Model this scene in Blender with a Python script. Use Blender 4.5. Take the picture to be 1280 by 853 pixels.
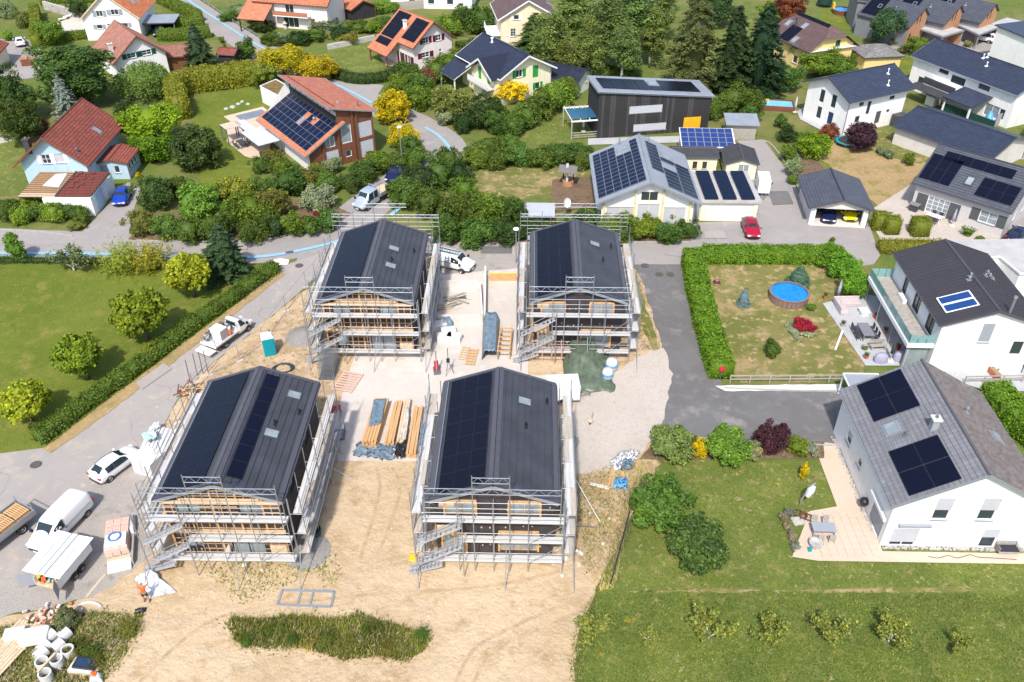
import bpy,bmesh,math,random
import numpy as np
from mathutils import Vector,Matrix
random.seed(7); rng = np.random.default_rng(7)
for o in list(bpy.data.objects): bpy.data.objects.remove(o)
scene = bpy.context.scene; col = scene.collection
R = math.radians
# ---------------------------------------------------------------- camera
F_PX,PITCH,CAM_H = 1070.0,R(36.23),50.0
cd = bpy.data.cameras.new('camera'); cam = bpy.data.objects.new('camera',cd); col.objects.link(cam)
cd.sensor_width = 36; cd.lens = F_PX/1280*36; cd.clip_start = .5; cd.clip_end = 3000
cam.location = (0,0,CAM_H); cam.rotation_euler = (math.pi/2 - PITCH,0,0); scene.camera = cam
# ---------------------------------------------------------------- sky, sun, exposure
SUN_EL,SUN_AZ = R(52),R(11)          # shadows fall away from the camera, a little to the right
w = bpy.data.worlds.new('World'); scene.world = w; w.use_nodes = True
nt = w.node_tree; bg = nt.nodes['Background']; sky = nt.nodes.new('ShaderNodeTexSky')
sky.sky_type = 'NISHITA'; sky.sun_disc = False; sky.sun_elevation = SUN_EL; sky.sun_rotation = math.pi + SUN_AZ
sky.dust_density = 2.0; sky.air_density = 1.0; sky.ozone_density = 1.0
nt.links.new(sky.outputs[0],bg.inputs[0]); bg.inputs[1].default_value = 0.15
sl = bpy.data.lights.new('sun','SUN'); sun = bpy.data.objects.new('sun',sl); col.objects.link(sun)
sl.energy = 3.05; sl.angle = R(2.2); sl.color = (1.0,.95,.88)
sun.rotation_euler = Vector((math.sin(SUN_AZ)*math.cos(SUN_EL),math.cos(SUN_AZ)*math.cos(SUN_EL),-math.sin(SUN_EL))).to_track_quat('-Z','Y').to_euler()
vs = scene.view_settings; vs.view_transform = 'Standard'; vs.look = 'None'; vs.gamma = 1; vs.use_curve_mapping = False
vs.exposure = 0.62
scene.render.engine = 'CYCLES'; scene.cycles.max_bounces = 5; scene.cycles.transparent_max_bounces = 6

def G(px,py,z=0.0):
 """the point at height z that lies on the sight line through a photo pixel"""
 dx,dy = (px-640)/F_PX,(426.5-py)/F_PX
 c,s = math.cos(PITCH),math.sin(PITCH)
 d = (dx,c+dy*s,-s+dy*c); t = (z-CAM_H)/d[2]
 return Vector((d[0]*t,d[1]*t,z))
def mpp(px,py,z=0):
 """metres per photo pixel, across the view, at a ground point"""
 return (G(px+1,py,z)-G(px,py,z)).length

# ---------------------------------------------------------------- materials
MATS = {}
def _nodes(name):
 m = bpy.data.materials.new(name); m.use_nodes = True
 t = m.node_tree; b = t.nodes['Principled BSDF']; MATS[name] = m
 return m,t,b
def N(t,kind,**kw):
 n = t.nodes.new('ShaderNode'+kind)
 for k,v in kw.items(): setattr(n,k,v)
 return n
def noise(t,vec,scale,detail=4,rough=.55):
 n = N(t,'TexNoise'); n.inputs['Scale'].default_value = scale; n.inputs['Detail'].default_value = detail
 n.inputs['Roughness'].default_value = rough; t.links.new(vec,n.inputs['Vector']); return n.outputs['Fac']
def ramp(t,fac,stops):
 r = N(t,'ValToRGB'); e = r.color_ramp.elements
 while len(e) < len(stops): e.new(.5)
 for i,(p,c) in enumerate(stops):
  e[i].position = p; e[i].color = (*c,1) if len(c) == 3 else c
 t.links.new(fac,r.inputs[0]); return r.outputs['Color']
def mixc(t,fac,a,b,mode='MIX'):
 n = N(t,'Mix',data_type='RGBA',blend_type=mode)
 for s,v in ((n.inputs['Factor'],fac),(n.inputs[6],a),(n.inputs[7],b)):
  if hasattr(v,'is_linked') or hasattr(v,'links'): t.links.new(v,s)
  elif isinstance(v,(int,float)): s.default_value = v
  else: s.default_value = (*v,1)
 return n.outputs[2]
def bump(t,b,h,strength,dist=.02):
 n = N(t,'Bump'); n.inputs['Strength'].default_value = strength; n.inputs['Distance'].default_value = dist
 t.links.new(h,n.inputs['Height']); t.links.new(n.outputs[0],b.inputs['Normal'])
def mat(name,c,rough=.6,var=.12,scale=3.0,bmp=0,bscale=30,metal=0,spec=.4,fine=0,streak=0):
 if name in MATS: return MATS[name]
 m,t,b = _nodes(name); b.inputs['Roughness'].default_value = rough; b.inputs['Metallic'].default_value = metal
 b.inputs['Specular IOR Level'].default_value = spec
 tc = N(t,'TexCoord').outputs['Object']
 if var:
  lo = tuple(x*(1-var) for x in c); hi = tuple(min(1,x*(1+var)) for x in c)
  cc = ramp(t,noise(t,tc,scale,5),[(.3,lo),(.7,hi)])
  if fine: cc = mixc(t,fine,cc,ramp(t,noise(t,tc,scale*12,2),[(.3,tuple(x*.55 for x in c)),(.7,tuple(min(1,x*1.4) for x in c))]))
  if name.startswith('render'):   # rain streaks and soiling on rendered walls
   mp = N(t,'Mapping'); mp.inputs['Scale'].default_value = (2.2,2.2,.22); t.links.new(tc,mp.inputs[0])
   cc = mixc(t,ramp(t,noise(t,mp.outputs[0],1.,6,.7),[(.5,(0,0,0)),(.75,(.35,.35,.35))]),cc,tuple(x*.6 for x in c))
  t.links.new(cc,b.inputs['Base Color'])
 else: b.inputs['Base Color'].default_value = (*c,1)
 if bmp: bump(t,b,noise(t,tc,bscale,3),bmp)
 return m
def ground_mat(name,layers,rough=.95,bmp=.5,bscale=6,gain=1.,cracks=0,relief=0.):
 """layers: (scale, detail, lo, hi, colour), each laid over the one before by a noise mask"""
 m,t,b = _nodes(name); b.inputs['Roughness'].default_value = rough; b.inputs['Specular IOR Level'].default_value = .15
 tc = N(t,'TexCoord').outputs['Object']; cc = None
 for i,(s,d,lo,hi,c) in enumerate(layers):
  c = tuple(x*gain for x in c)
  if cc is None: cc = mixc(t,0.,c,c); continue
  mp = N(t,'Mapping'); mp.inputs['Location'].default_value = (i*13.7,i*7.1,i*3.3); t.links.new(tc,mp.inputs[0])
  f = ramp(t,noise(t,mp.outputs[0],s,d,.6),[(lo,(0,0,0)),(hi,(1,1,1))])
  cc = mixc(t,f,cc,c)
 if cracks:
  wp = N(t,'VectorMath',operation='ADD'); nz = N(t,'TexNoise'); nz.inputs['Scale'].default_value = .5; t.links.new(tc,nz.inputs['Vector']); t.links.new(tc,wp.inputs[0]); t.links.new(nz.outputs['Color'],wp.inputs[1])
  vo = N(t,'TexVoronoi',feature='DISTANCE_TO_EDGE'); vo.inputs['Scale'].default_value = .16; t.links.new(wp.outputs[0],vo.inputs['Vector'])
  ln = ramp(t,vo.outputs['Distance'],[(.0,(cracks,)*3),(.006,(0,0,0))]); mk = ramp(t,noise(t,tc,.21,2),[(.48,(0,0,0)),(.56,(1,1,1))])
  cc = mixc(t,mixc(t,1.,ln,mk,'MULTIPLY'),cc,tuple(x*gain*.45 for x in layers[0][4]))
 t.links.new(cc,b.inputs['Base Color'])
 ad = N(t,'Math',operation='MULTIPLY_ADD'); t.links.new(noise(t,tc,bscale*.14,5,.6),ad.inputs[0]); ad.inputs[1].default_value = relief; t.links.new(noise(t,tc,bscale,6,.65),ad.inputs[2])
 bump(t,b,ad.outputs[0],bmp,.08)
 return m
def roof_mat(name,c,tu,tv,var=.25,rough=.7,line=.5,metal=0,moss=None,spec=.35):
 """tile by tile colour: UV is in metres on the slope; tu x tv is one tile"""
 m,t,b = _nodes(name); b.inputs['Roughness'].default_value = rough; b.inputs['Metallic'].default_value = metal
 b.inputs['Specular IOR Level'].default_value = spec
 uv = N(t,'UVMap').outputs[0]; sp = N(t,'SeparateXYZ'); t.links.new(uv,sp.inputs[0])
 fl = []
 for o,s in ((sp.outputs[0],tu),(sp.outputs[1],tv)):
  d = N(t,'Math',operation='DIVIDE'); t.links.new(o,d.inputs[0]); d.inputs[1].default_value = s
  g = N(t,'Math',operation='FLOOR'); t.links.new(d.outputs[0],g.inputs[0]); fl.append((d,g))
 cx = N(t,'CombineXYZ'); t.links.new(fl[0][1].outputs[0],cx.inputs[0]); t.links.new(fl[1][1].outputs[0],cx.inputs[1])
 wn = N(t,'TexWhiteNoise'); t.links.new(cx.outputs[0],wn.inputs[0])
 cc = ramp(t,wn.outputs[0],[(0,tuple(x*(1-var) for x in c)),(1,tuple(min(1,x*(1+var)) for x in c))])
 big = noise(t,uv,.6,5)
 cc = mixc(t,ramp(t,big,[(.35,(0,0,0)),(.7,(.6,.6,.6))]),cc,tuple(x*.72 for x in c))
 if moss: cc = mixc(t,ramp(t,noise(t,uv,1.7,6,.7),[(.5,(0,0,0)),(.68,(.8,.8,.8))]),cc,moss)
 if line:
  for d,g in fl:
   fr = N(t,'Math',operation='FRACT'); t.links.new(d.outputs[0],fr.inputs[0])
   lt = N(t,'Math',operation='LESS_THAN'); t.links.new(fr.outputs[0],lt.inputs[0]); lt.inputs[1].default_value = .09
   ml = N(t,'Math',operation='MULTIPLY'); t.links.new(lt.outputs[0],ml.inputs[0]); ml.inputs[1].default_value = line
   cc = mixc(t,ml.outputs[0],cc,tuple(x*.35 for x in c))
 t.links.new(cc,b.inputs['Base Color'])
 return m
def leaf_mat():
 """colour comes from each plant's object colour, varied leaf by leaf"""
 m,t,b = _nodes('foliage'); b.inputs['Roughness'].default_value = .55; b.inputs['Specular IOR Level'].default_value = .25
 oi = N(t,'ObjectInfo'); at = N(t,'Attribute',attribute_name='v')
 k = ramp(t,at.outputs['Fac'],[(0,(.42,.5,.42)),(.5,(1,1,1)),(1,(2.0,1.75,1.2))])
 cc = mixc(t,1.,oi.outputs['Color'],k,'MULTIPLY'); t.links.new(cc,b.inputs['Base Color'])
 tr = N(t,'BsdfTranslucent'); t.links.new(mixc(t,1.,cc,(1.1,1.25,.5),'MULTIPLY'),tr.inputs[0])
 ms = N(t,'MixShader'); ms.inputs[0].default_value = .3
 t.links.new(b.outputs[0],ms.inputs[1]); t.links.new(tr.outputs[0],ms.inputs[2])
 t.links.new(ms.outputs[0],t.nodes['Material Output'].inputs[0]); return m
leaf_mat()
def pv_mat(name,c,line,rough=.25):
 m,t,b = _nodes(name); b.inputs['Roughness'].default_value = rough; b.inputs['Specular IOR Level'].default_value = .16
 uv = N(t,'UVMap').outputs[0]
 br = N(t,'TexBrick'); br.offset = 0; t.links.new(uv,br.inputs[0])
 br.inputs['Color1'].default_value = (*c,1); br.inputs['Color2'].default_value = (*(x*1.25 for x in c),1); br.inputs['Mortar'].default_value = (*line,1)
 br.inputs['Scale'].default_value = 1; br.inputs['Mortar Size'].default_value = .006; br.inputs['Brick Width'].default_value = .16; br.inputs['Row Height'].default_value = .16
 t.links.new(br.outputs[0],b.inputs['Base Color']); return m

mat('render_white',(.82,.81,.80),.85,.04,1.2,.15,60); mat('render_grey',(.52,.50,.49),.85,.05,1.2,.15,60)
mat('render_cream',(.80,.68,.48),.85,.05,1.2); mat('render_yellow',(.78,.58,.26),.85,.05,1.2); mat('render_blue',(.42,.57,.67),.85,.05,1.2)
mat('render_pink',(.78,.70,.68),.85,.05,1.2); mat('render_pale_yellow',(.82,.76,.55),.85,.05,1.2)
mat('white_paint',(.80,.80,.80),.45,.03); mat('white_frame',(.78,.78,.77),.5,.02); mat('pale_yellow_timber',(.72,.60,.30),.6,.06)
mat('glass',(.035,.05,.06),.06,0,spec=.6); mat('glass_sky_tint',(.25,.29,.31),.08,.2,1.5,spec=.6); mat('balcony_glass',(.20,.36,.36),.1,.08,spec=.6)  # the pale panes have reflected sky painted into their base colour
mat('anthracite',(.055,.058,.066),.5,.08); mat('dark_grey_paint',(.09,.095,.10),.5,.06); mat('grey_blind',(.30,.32,.36),.6,.05); mat('white_blind',(.46,.47,.51),.6,.04,2)
mat('blue_door',(.02,.045,.11),.35,.1); mat('green_paint',(.03,.30,.06),.5,.08); mat('dark_green_paint',(.015,.075,.05),.5,.08); mat('maroon_paint',(.14,.012,.03),.5,.08)
mat('timber',(.58,.35,.165),.7,.18,4,.2,50); mat('timber_pale',(.60,.46,.31),.75,.18,4,.2,50); mat('timber_grey',(.36,.33,.29),.8,.2,3,.3,50)
mat('timber_red',(.17,.068,.036),.6,.2,3); mat('timber_dark',(.030,.028,.030),.8,.3,3,.4,20); mat('timber_black',(.055,.052,.054),.8,.35,3,.4,20); mat('membrane',(.05,.042,.045),.8,.25,2,.2,10)
mat('steel',(.42,.44,.47),.42,.1,3,metal=.75); mat('steel_dark',(.22,.23,.25),.45,.1,3,metal=.6); mat('deck_plank',(.55,.545,.54),.6,.14,2); mat('stair_aluminium',(.36,.37,.39),.5,.12,2); mat('deck_wood',(.46,.41,.35),.8,.2,2,.3,40)
mat('metal_roof',(.050,.051,.061),.45,.22,.6,spec=.45); mat('metal_trim',(.078,.077,.092),.42,.08,2,spec=.45); mat('zinc',(.38,.41,.45),.4,.08,2,metal=.5)
mat('concrete',(.62,.59,.55),.9,.10,.8,.3,8,fine=.15); mat('concrete_dark',(.36,.35,.34),.9,.12,1.2,.3,8,fine=.2); mat('concrete_ring',(.58,.57,.55),.9,.12,2,.3,20)
mat('black_plastic',(.02,.02,.022),.45,.1); mat('tyre',(.02,.02,.02),.85,.1); mat('rim',(.40,.41,.43),.35,.05,metal=.7); mat('car_glass',(.02,.03,.035),.04,0,spec=.7)
mat('car_white',(.80,.80,.80),.25,.02,spec=.6); mat('car_red',(.34,.008,.03),.2,.05,spec=.6); mat('car_blue',(.01,.05,.36),.2,.05,spec=.6); mat('car_navy',(.01,.015,.06),.2,.05,spec=.6)
mat('car_yellow',(.80,.66,.01),.25,.03,spec=.6); mat('car_silver',(.42,.50,.58),.3,.05,metal=.3,spec=.6); mat('car_grey',(.35,.36,.38),.3,.05,metal=.3,spec=.6)
mat('lamp_red',(.5,.01,.01),.2,0); mat('lamp_clear',(.75,.77,.8),.15,0,spec=.6); mat('plate',(.75,.75,.72),.5,0); mat('amber',(.8,.3,.02),.3,0)
mat('toilet_teal',(.0,.27,.33),.4,.06); mat('label_yellow',(.75,.68,.12),.6,0); mat('tarp_blue',(.15,.21,.27),.45,.3,2.5,.6,6); mat('tarp_green',(.10,.13,.09),.4,.3,2,.7,5); mat('tarp_black',(.03,.03,.035),.35,.3,3,.6,8)
mat('sheet_white',(.56,.57,.59),.5,.08,2,.5,6); mat('bag_blue',(.10,.36,.68),.5,.15,3); mat('foam_teal',(.42,.62,.58),.7,.15,3); mat('insulation',(.62,.61,.61),.9,.05,2); mat('insulation_pink',(.70,.52,.44),.9,.1,2)
mat('paper_tile',(.62,.42,.34),.8,.2,3); mat('orange_fabric',(.80,.13,.03),.8,.1,6); mat('skin',(.42,.24,.16),.6,.05); mat('hair',(.03,.02,.015),.7,.1); mat('dark_fabric',(.03,.03,.04),.9,.2,5)
mat('red_paint',(.55,.02,.04),.4,.08); mat('yellow_paint',(.85,.50,.03),.5,.08); mat('blue_paint',(.03,.18,.5),.4,.05); mat('lavender_cover',(.34,.33,.45),.7,.15,3,.4,6); mat('sofa_taupe',(.50,.43,.43),.9,.06,3)
mat('terracotta',(.42,.16,.09),.8,.12,4); mat('pool_water',(.012,.22,.62),.06,.25,3,.25,5,spec=.6); mat('pool_cover',(.20,.22,.26),.4,.1); mat('pool_pale',(.22,.58,.78),.1,.1,spec=.6)
mat('stone',(.44,.42,.39),.9,.3,4,.4,12); mat('gravel_white',(.62,.60,.57),.95,.25,14,.6,25); mat('brick_tan',(.42,.22,.12),.85,.15,2,.2,20)
mat('bark',(.13,.10,.075),.9,.3,5,.5,15); mat('bark_pale',(.48,.45,.41),.85,.15,6,.3,15); mat('soil',(.30,.21,.13),.95,.25,3,.5,8); mat('pebble',(.40,.38,.36),.9,.3,8)
mat('grey_cladding',(.20,.205,.23),.6,.06,1.5); mat('flat_roof',(.42,.41,.40),.9,.15,.8,.2,10,fine=.2); mat('green_roof',(.17,.11,.035),.95,.4,1.5,.6,8); mat('corrugated',(.46,.48,.52),.5,.08,2)
mat('teal_glass',(.03,.12,.22),.12,.1,spec=.6); mat('mulch',(.13,.085,.06),.95,.3,3,.6,8); mat('marking_blue',(.25,.47,.64),.8,.15,2,fine=.3); mat('marking_white',(.72,.72,.70),.8,.1,2,fine=.3); mat('iron',(.10,.085,.075),.7,.2,5)
mat('ochre_door',(.72,.36,.01),.6,.1); mat('brown_roller',(.22,.15,.12),.6,.08); mat('netting_green',(.01,.05,.035),.8,.2,4); mat('hose',(.04,.05,.055),.5,.1); mat('lime_fabric',(.30,.75,.05),.6,.1); mat('grit_pile',(.25,.235,.22),.95,.2,6,.5,20)
roof_mat('tile_red',(.25,.07,.05),.30,.38,.22,.75,.35); roof_mat('tile_terracotta',(.50,.185,.10),.30,.38,.2,.75,.3); roof_mat('tile_old_red',(.34,.15,.115),.28,.36,.22,.8,.3,moss=(.18,.16,.10))
roof_mat('tile_orange',(.50,.17,.075),.28,.36,.28,.75,.35); roof_mat('tile_navy',(.030,.036,.062),.33,.36,.22,.38,.35,spec=.5); roof_mat('tile_slate',(.042,.052,.085),.33,.36,.18,.42,.4,spec=.5)
roof_mat('tile_grey',(.20,.20,.215),.40,.40,.12,.6,.5); roof_mat('tile_grey_mossy',(.19,.165,.16),.25,.30,.3,.85,.35,moss=(.22,.15,.09)); roof_mat('tile_brown',(.135,.085,.08),.33,.36,.18,.6,.35); roof_mat('tile_mid_grey',(.085,.092,.115),.33,.38,.12,.6,.5)
roof_mat('shingle_grey',(.20,.19,.185),.3,.2,.35,.9,.2); roof_mat('seam_dark',(.052,.050,.058),.5,20,.05,.45,0,spec=.4); roof_mat('seam_grey',(.28,.31,.36),.5,20,.05,.45,0)
roof_mat('shingle_red',(.48,.17,.105),.3,.2,.25,.9,.25,moss=(.30,.11,.09)); roof_mat('shingle_dark',(.055,.055,.06),.3,.2,.25,.8,.2)
pv_mat('pv_black',(.0045,.006,.016),(.008,.010,.022)); pv_mat('pv_navy',(.006,.0065,.014),(.009,.010,.018)); pv_mat('pv_blue',(.004,.008,.027),(.012,.016,.04)); pv_mat('pv_bright',(.018,.04,.16),(.05,.08,.2)); pv_mat('pv_thermal',(.015,.055,.19),(.02,.06,.2))
mat('pv_frame_black',(.012,.014,.025),.4,0); mat('pv_frame_silver',(.22,.24,.29),.45,0,metal=.2)
# ---------------------------------------------------------------- mesh helpers
UP = Vector((0,0,1))
def tag(o,label=None,cat=None,group=None,kind=None):
 for k,v in (('label',label),('category',cat),('group',group),('kind',kind)):
  if v: o[k] = v
 return o
def link(name,data,parent=None,m=None):
 o = bpy.data.objects.new(name,data); col.objects.link(o)
 if parent is not None: o.parent = parent
 if m is not None and data is not None and not data.materials: data.materials.append(MATS[m])
 return o
def thing(name,label,cat,loc=(0,0,0),rz=0,group=None):
 o = link(name,None); o.empty_display_size = .3; o.location = loc; o.rotation_euler = (0,0,rz)
 return tag(o,label,cat,group)
class MB:
 def __init__(s): s.v = []; s.f = []; s.uv = []; s.mi = []; s.cur = 0
 def face(s,pts,uv=None):
  i = len(s.v); s.v += [tuple(p) for p in pts]; s.f.append(tuple(range(i,i+len(pts)))); s.uv.append(uv); s.mi.append(s.cur)
 def hexa(s,b,t):
  """b, t: four bottom and four top points in the same order (counter-clockwise from above)"""
  i = len(s.v); s.v += [tuple(p) for p in list(b)+list(t)]
  for q in ((3,2,1,0),(4,5,6,7),(0,1,5,4),(1,2,6,5),(2,3,7,6),(3,0,4,7)):
   s.f.append(tuple(i+k for k in q)); s.uv.append(None); s.mi.append(s.cur)
 def box(s,x0,x1,y0,y1,z0,z1):
  s.hexa([(x0,y0,z0),(x1,y0,z0),(x1,y1,z0),(x0,y1,z0)],[(x0,y0,z1),(x1,y0,z1),(x1,y1,z1),(x0,y1,z1)])
 def fbox(s,O,U,V,Nn,u0,u1,v0,v1,n0,n1):
  P = lambda u,v,n: O+U*u+V*v+Nn*n
  s.hexa([P(u0,v0,n0),P(u1,v0,n0),P(u1,v1,n0),P(u0,v1,n0)],[P(u0,v0,n1),P(u1,v0,n1),P(u1,v1,n1),P(u0,v1,n1)])
 def bar(s,a,b,w,h=None,up=UP):
  a,b = Vector(a),Vector(b); h = h or w; d = (b-a).normalized()
  x = d.cross(up)
  if x.length < 1e-4: x = d.cross(Vector((0,1,0)))
  x.normalize(); y = x.cross(d)
  q = [(-1,-1),(1,-1),(1,1),(-1,1)]
  s.hexa([a+x*(w/2*i)+y*(h/2*j) for i,j in q],[b+x*(w/2*i)+y*(h/2*j) for i,j in q])
 def tube(s,pts,rad,n=8,cap=True):
  pts = [Vector(p) for p in pts]; rad = rad if isinstance(rad,(list,tuple)) else [rad]*len(pts); rings = []
  for i,p in enumerate(pts):
   d = (pts[min(i+1,len(pts)-1)]-pts[max(i-1,0)]).normalized()
   x = d.cross(UP if abs(d.z) < .95 else Vector((0,1,0))).normalized(); y = x.cross(d); k = len(s.v)
   s.v += [tuple(p+(x*math.cos(2*math.pi*j/n)+y*math.sin(2*math.pi*j/n))*rad[i]) for j in range(n)]; rings.append(k)
  for a,b in zip(rings,rings[1:]):
   for j in range(n):
    s.f.append((a+j,b+j,b+(j+1) % n,a+(j+1) % n)); s.uv.append(None); s.mi.append(s.cur)
  if cap:
   for k,rev in ((rings[0],0),(rings[-1],1)):
    q = tuple(range(k,k+n)); s.f.append(q[::-1] if rev else q); s.uv.append(None); s.mi.append(s.cur)
 def lathe(s,prof,n=16,c=(0,0,0)):
  rings = []
  for r,z in prof:
   k = len(s.v); s.v += [(c[0]+r*math.cos(2*math.pi*j/n),c[1]+r*math.sin(2*math.pi*j/n),c[2]+z) for j in range(n)]; rings.append(k)
  for a,b in zip(rings,rings[1:]):
   for j in range(n): s.f.append((a+j,a+(j+1) % n,b+(j+1) % n,b+j)); s.uv.append(None); s.mi.append(s.cur)
 def prism(s,poly,z0,z1):
  n = len(poly); i = len(s.v)
  s.v += [(p[0],p[1],z0) for p in poly]+[(p[0],p[1],z1) for p in poly]
  for q in [tuple(range(i+n-1,i-1,-1)),tuple(range(i+n,i+2*n))]+[(i+j,i+(j+1) % n,i+n+(j+1) % n,i+n+j) for j in range(n)]:
   s.f.append(q); s.uv.append(None); s.mi.append(s.cur)
 def mesh(s,name,mats,smooth=False):
  me = bpy.data.meshes.new(name); me.from_pydata(s.v,[],s.f)
  for m in (mats if isinstance(mats,(list,tuple)) else [mats]): me.materials.append(MATS[m])
  if any(s.mi): me.polygons.foreach_set('material_index',s.mi)
  if any(u is not None for u in s.uv):
   ul = me.uv_layers.new(name='UVMap'); k = 0
   for f,u in zip(s.f,s.uv):
    for j in range(len(f)):
     ul.data[k].uv = u[j] if u else (0,0); k += 1
  if smooth: me.polygons.foreach_set('use_smooth',[True]*len(me.polygons))
  me.update(); return me
 def build(s,name,mats,parent=None,smooth=False,bevel=0,subsurf=0):
  o = link(name,s.mesh(name,mats,smooth),parent)
  if bevel:
   b = o.modifiers.new('bevel','BEVEL'); b.width = bevel; b.segments = 2; b.limit_method = 'ANGLE'; b.angle_limit = R(40)
  if subsurf:
   b = o.modifiers.new('subd','SUBSURF'); b.levels = subsurf; b.render_levels = subsurf
  return o
UNIT = {}
def unit(kind,m):
 k = (kind,m)
 if k not in UNIT:
  b = MB()
  if kind == 'box': b.box(-.5,.5,-.5,.5,-.5,.5)
  elif kind == 'pole': b.tube([(0,0,0),(0,0,1)],1,8)
  UNIT[k] = b.mesh('unit_'+kind+'_'+m,m,kind == 'pole')
 return UNIT[k]
def pbox(name,parent,m,c,size,rz=0,rot=None):
 o = link(name,unit('box',m),parent); o.location = c; o.scale = size
 o.rotation_euler = rot if rot else (0,0,rz); return o
def pbar(name,parent,m,a,b,w,h):
 """box bar from a to b, sharing one mesh between alike pieces"""
 a,b = Vector(a),Vector(b); d = b-a; o = link(name,unit('box',m),parent)
 x = d.normalized(); y = UP.cross(x)
 if y.length < 1e-3: y = Vector((0,1,0))
 y.normalize(); z = x.cross(y)
 o.matrix_local = Matrix.Translation((a+b)/2) @ Matrix((x,y,z)).transposed().to_4x4() @ Matrix.Diagonal((d.length,w,h,1)); return o
def ppole(name,parent,m,a,b,r):
 a,b = Vector(a),Vector(b); d = b-a; o = link(name,unit('pole',m),parent)
 o.matrix_local = Matrix.Translation(a) @ d.to_track_quat('Z','Y').to_matrix().to_4x4() @ Matrix.Diagonal((r,r,d.length,1)); return o
def sheet(name,pts,z,m,label=None,parent=None,wob=0):
 """a flat patch of ground from photo pixels, edges subdivided and slightly uneven"""
 P = [G(*p) for p in pts]; Q = []
 for a,b in zip(P,P[1:]+P[:1]):
  n = max(1,int((b-a).length/(.7 if wob else 5))); t = (b-a).normalized() if (b-a).length > 0 else Vector((1,0,0))
  nr = Vector((-t.y,t.x,0))
  for k in range(n): Q.append(a.lerp(b,k/n)+(nr*random.uniform(-wob,wob) if wob else Vector()))
 bm = bmesh.new(); vs_ = [bm.verts.new((p.x,p.y,z)) for p in Q]; f = bm.faces.new(vs_)
 if f.normal.z < 0 or f.calc_area() == 0: f.normal_flip()
 f.normal_update()
 if f.normal.z < 0: f.normal_flip()
 bmesh.ops.triangulate(bm,faces=[f]); me = bpy.data.meshes.new(name); bm.to_mesh(me); bm.free()
 return tag(link(name,me,parent,m),label,kind='structure')
def sheet_xy(name,pts,z,m,kind='structure',parent=None):
 bm = bmesh.new(); f = bm.faces.new([bm.verts.new((p[0],p[1],z)) for p in pts]); f.normal_update()
 if f.normal.z < 0: f.normal_flip()
 bmesh.ops.triangulate(bm,faces=[f]); me = bpy.data.meshes.new(name); bm.to_mesh(me); bm.free()
 return tag(link(name,me,parent,m),kind=kind)
def ribbon(name,pts,width,z,m,px=True):
 """strip of even width along a line; pts are photo pixels on the ground"""
 P = [G(*p) if px else Vector((p[0],p[1],0)) for p in pts]; Q = smooth_path(P,4); b = MB(); prev = None
 for i,p in enumerate(Q):
  t = (Q[min(i+1,len(Q)-1)]-Q[max(i-1,0)]).normalized(); n = Vector((-t.y,t.x,0))*(width/2)
  cur = (Vector((p.x,p.y,z))+n,Vector((p.x,p.y,z))-n)
  if prev: b.face([prev[1],cur[1],cur[0],prev[0]])
  prev = cur
 return tag(b.build(name,m),kind='structure')
def smooth_path(P,n=4):
 out = []
 for i in range(len(P)-1):
  p0,p1,p2,p3 = P[max(i-1,0)],P[i],P[i+1],P[min(i+2,len(P)-1)]
  for k in range(n):
   t = k/n
   out.append(.5*((2*p1)+(p2-p0)*t+(2*p0-5*p1+4*p2-p3)*t*t+(3*p1-p0-3*p2+p3)*t**3))
 return out+[P[-1]]

# ---------------------------------------------------------------- house helpers
def clip_poly(poly,outline):
 for i in range(len(outline)):
  a,b = outline[i],outline[(i+1) % len(outline)]; out = []
  side = lambda p: (b[0]-a[0])*(p[1]-a[1])-(b[1]-a[1])*(p[0]-a[0])
  for j in range(len(poly)):
   p,q = poly[j],poly[(j+1) % len(poly)]; sp,sq = side(p),side(q)
   if sp >= -1e-9: out.append(p)
   if (sp > 1e-9 and sq < -1e-9) or (sp < -1e-9 and sq > 1e-9):
    t = sp/(sp-sq); out.append((p[0]+(q[0]-p[0])*t,p[1]+(q[1]-p[1])*t))
  poly = out
  if len(poly) < 3: return None
 return poly
def wall(mb,O,U,outline,holes=(),depth=.16):
 """wall face in the plane O + u*U + z*Z with real openings; outward is U x Z"""
 Nn = U.cross(UP); us = sorted({p[0] for p in outline} | {h[0]-h[2]/2 for h in holes} | {h[0]+h[2]/2 for h in holes})
 zs = sorted({p[1] for p in outline} | {h[1] for h in holes} | {h[1]+h[3] for h in holes})
 P = lambda u,z,n=0: O+U*u+UP*z+Nn*n
 for u0,u1 in zip(us,us[1:]):
  for z0,z1 in zip(zs,zs[1:]):
   um,zm = (u0+u1)/2,(z0+z1)/2
   if any(abs(um-h[0]) < h[2]/2 and h[1] < zm < h[1]+h[3] for h in holes): continue
   c = clip_poly([(u0,z0),(u1,z0),(u1,z1),(u0,z1)],outline)
   if c: mb.face([P(*q) for q in c])
 for u,z,w_,h_ in [h[:4] for h in holes]:
  a,b,c,d = (u-w_/2,z),(u+w_/2,z),(u+w_/2,z+h_),(u-w_/2,z+h_)
  for p,q in ((a,b),(b,c),(c,d),(d,a)):
   mb.face([P(*q),P(*p),P(*p,-depth),P(*q,-depth)])
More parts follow.
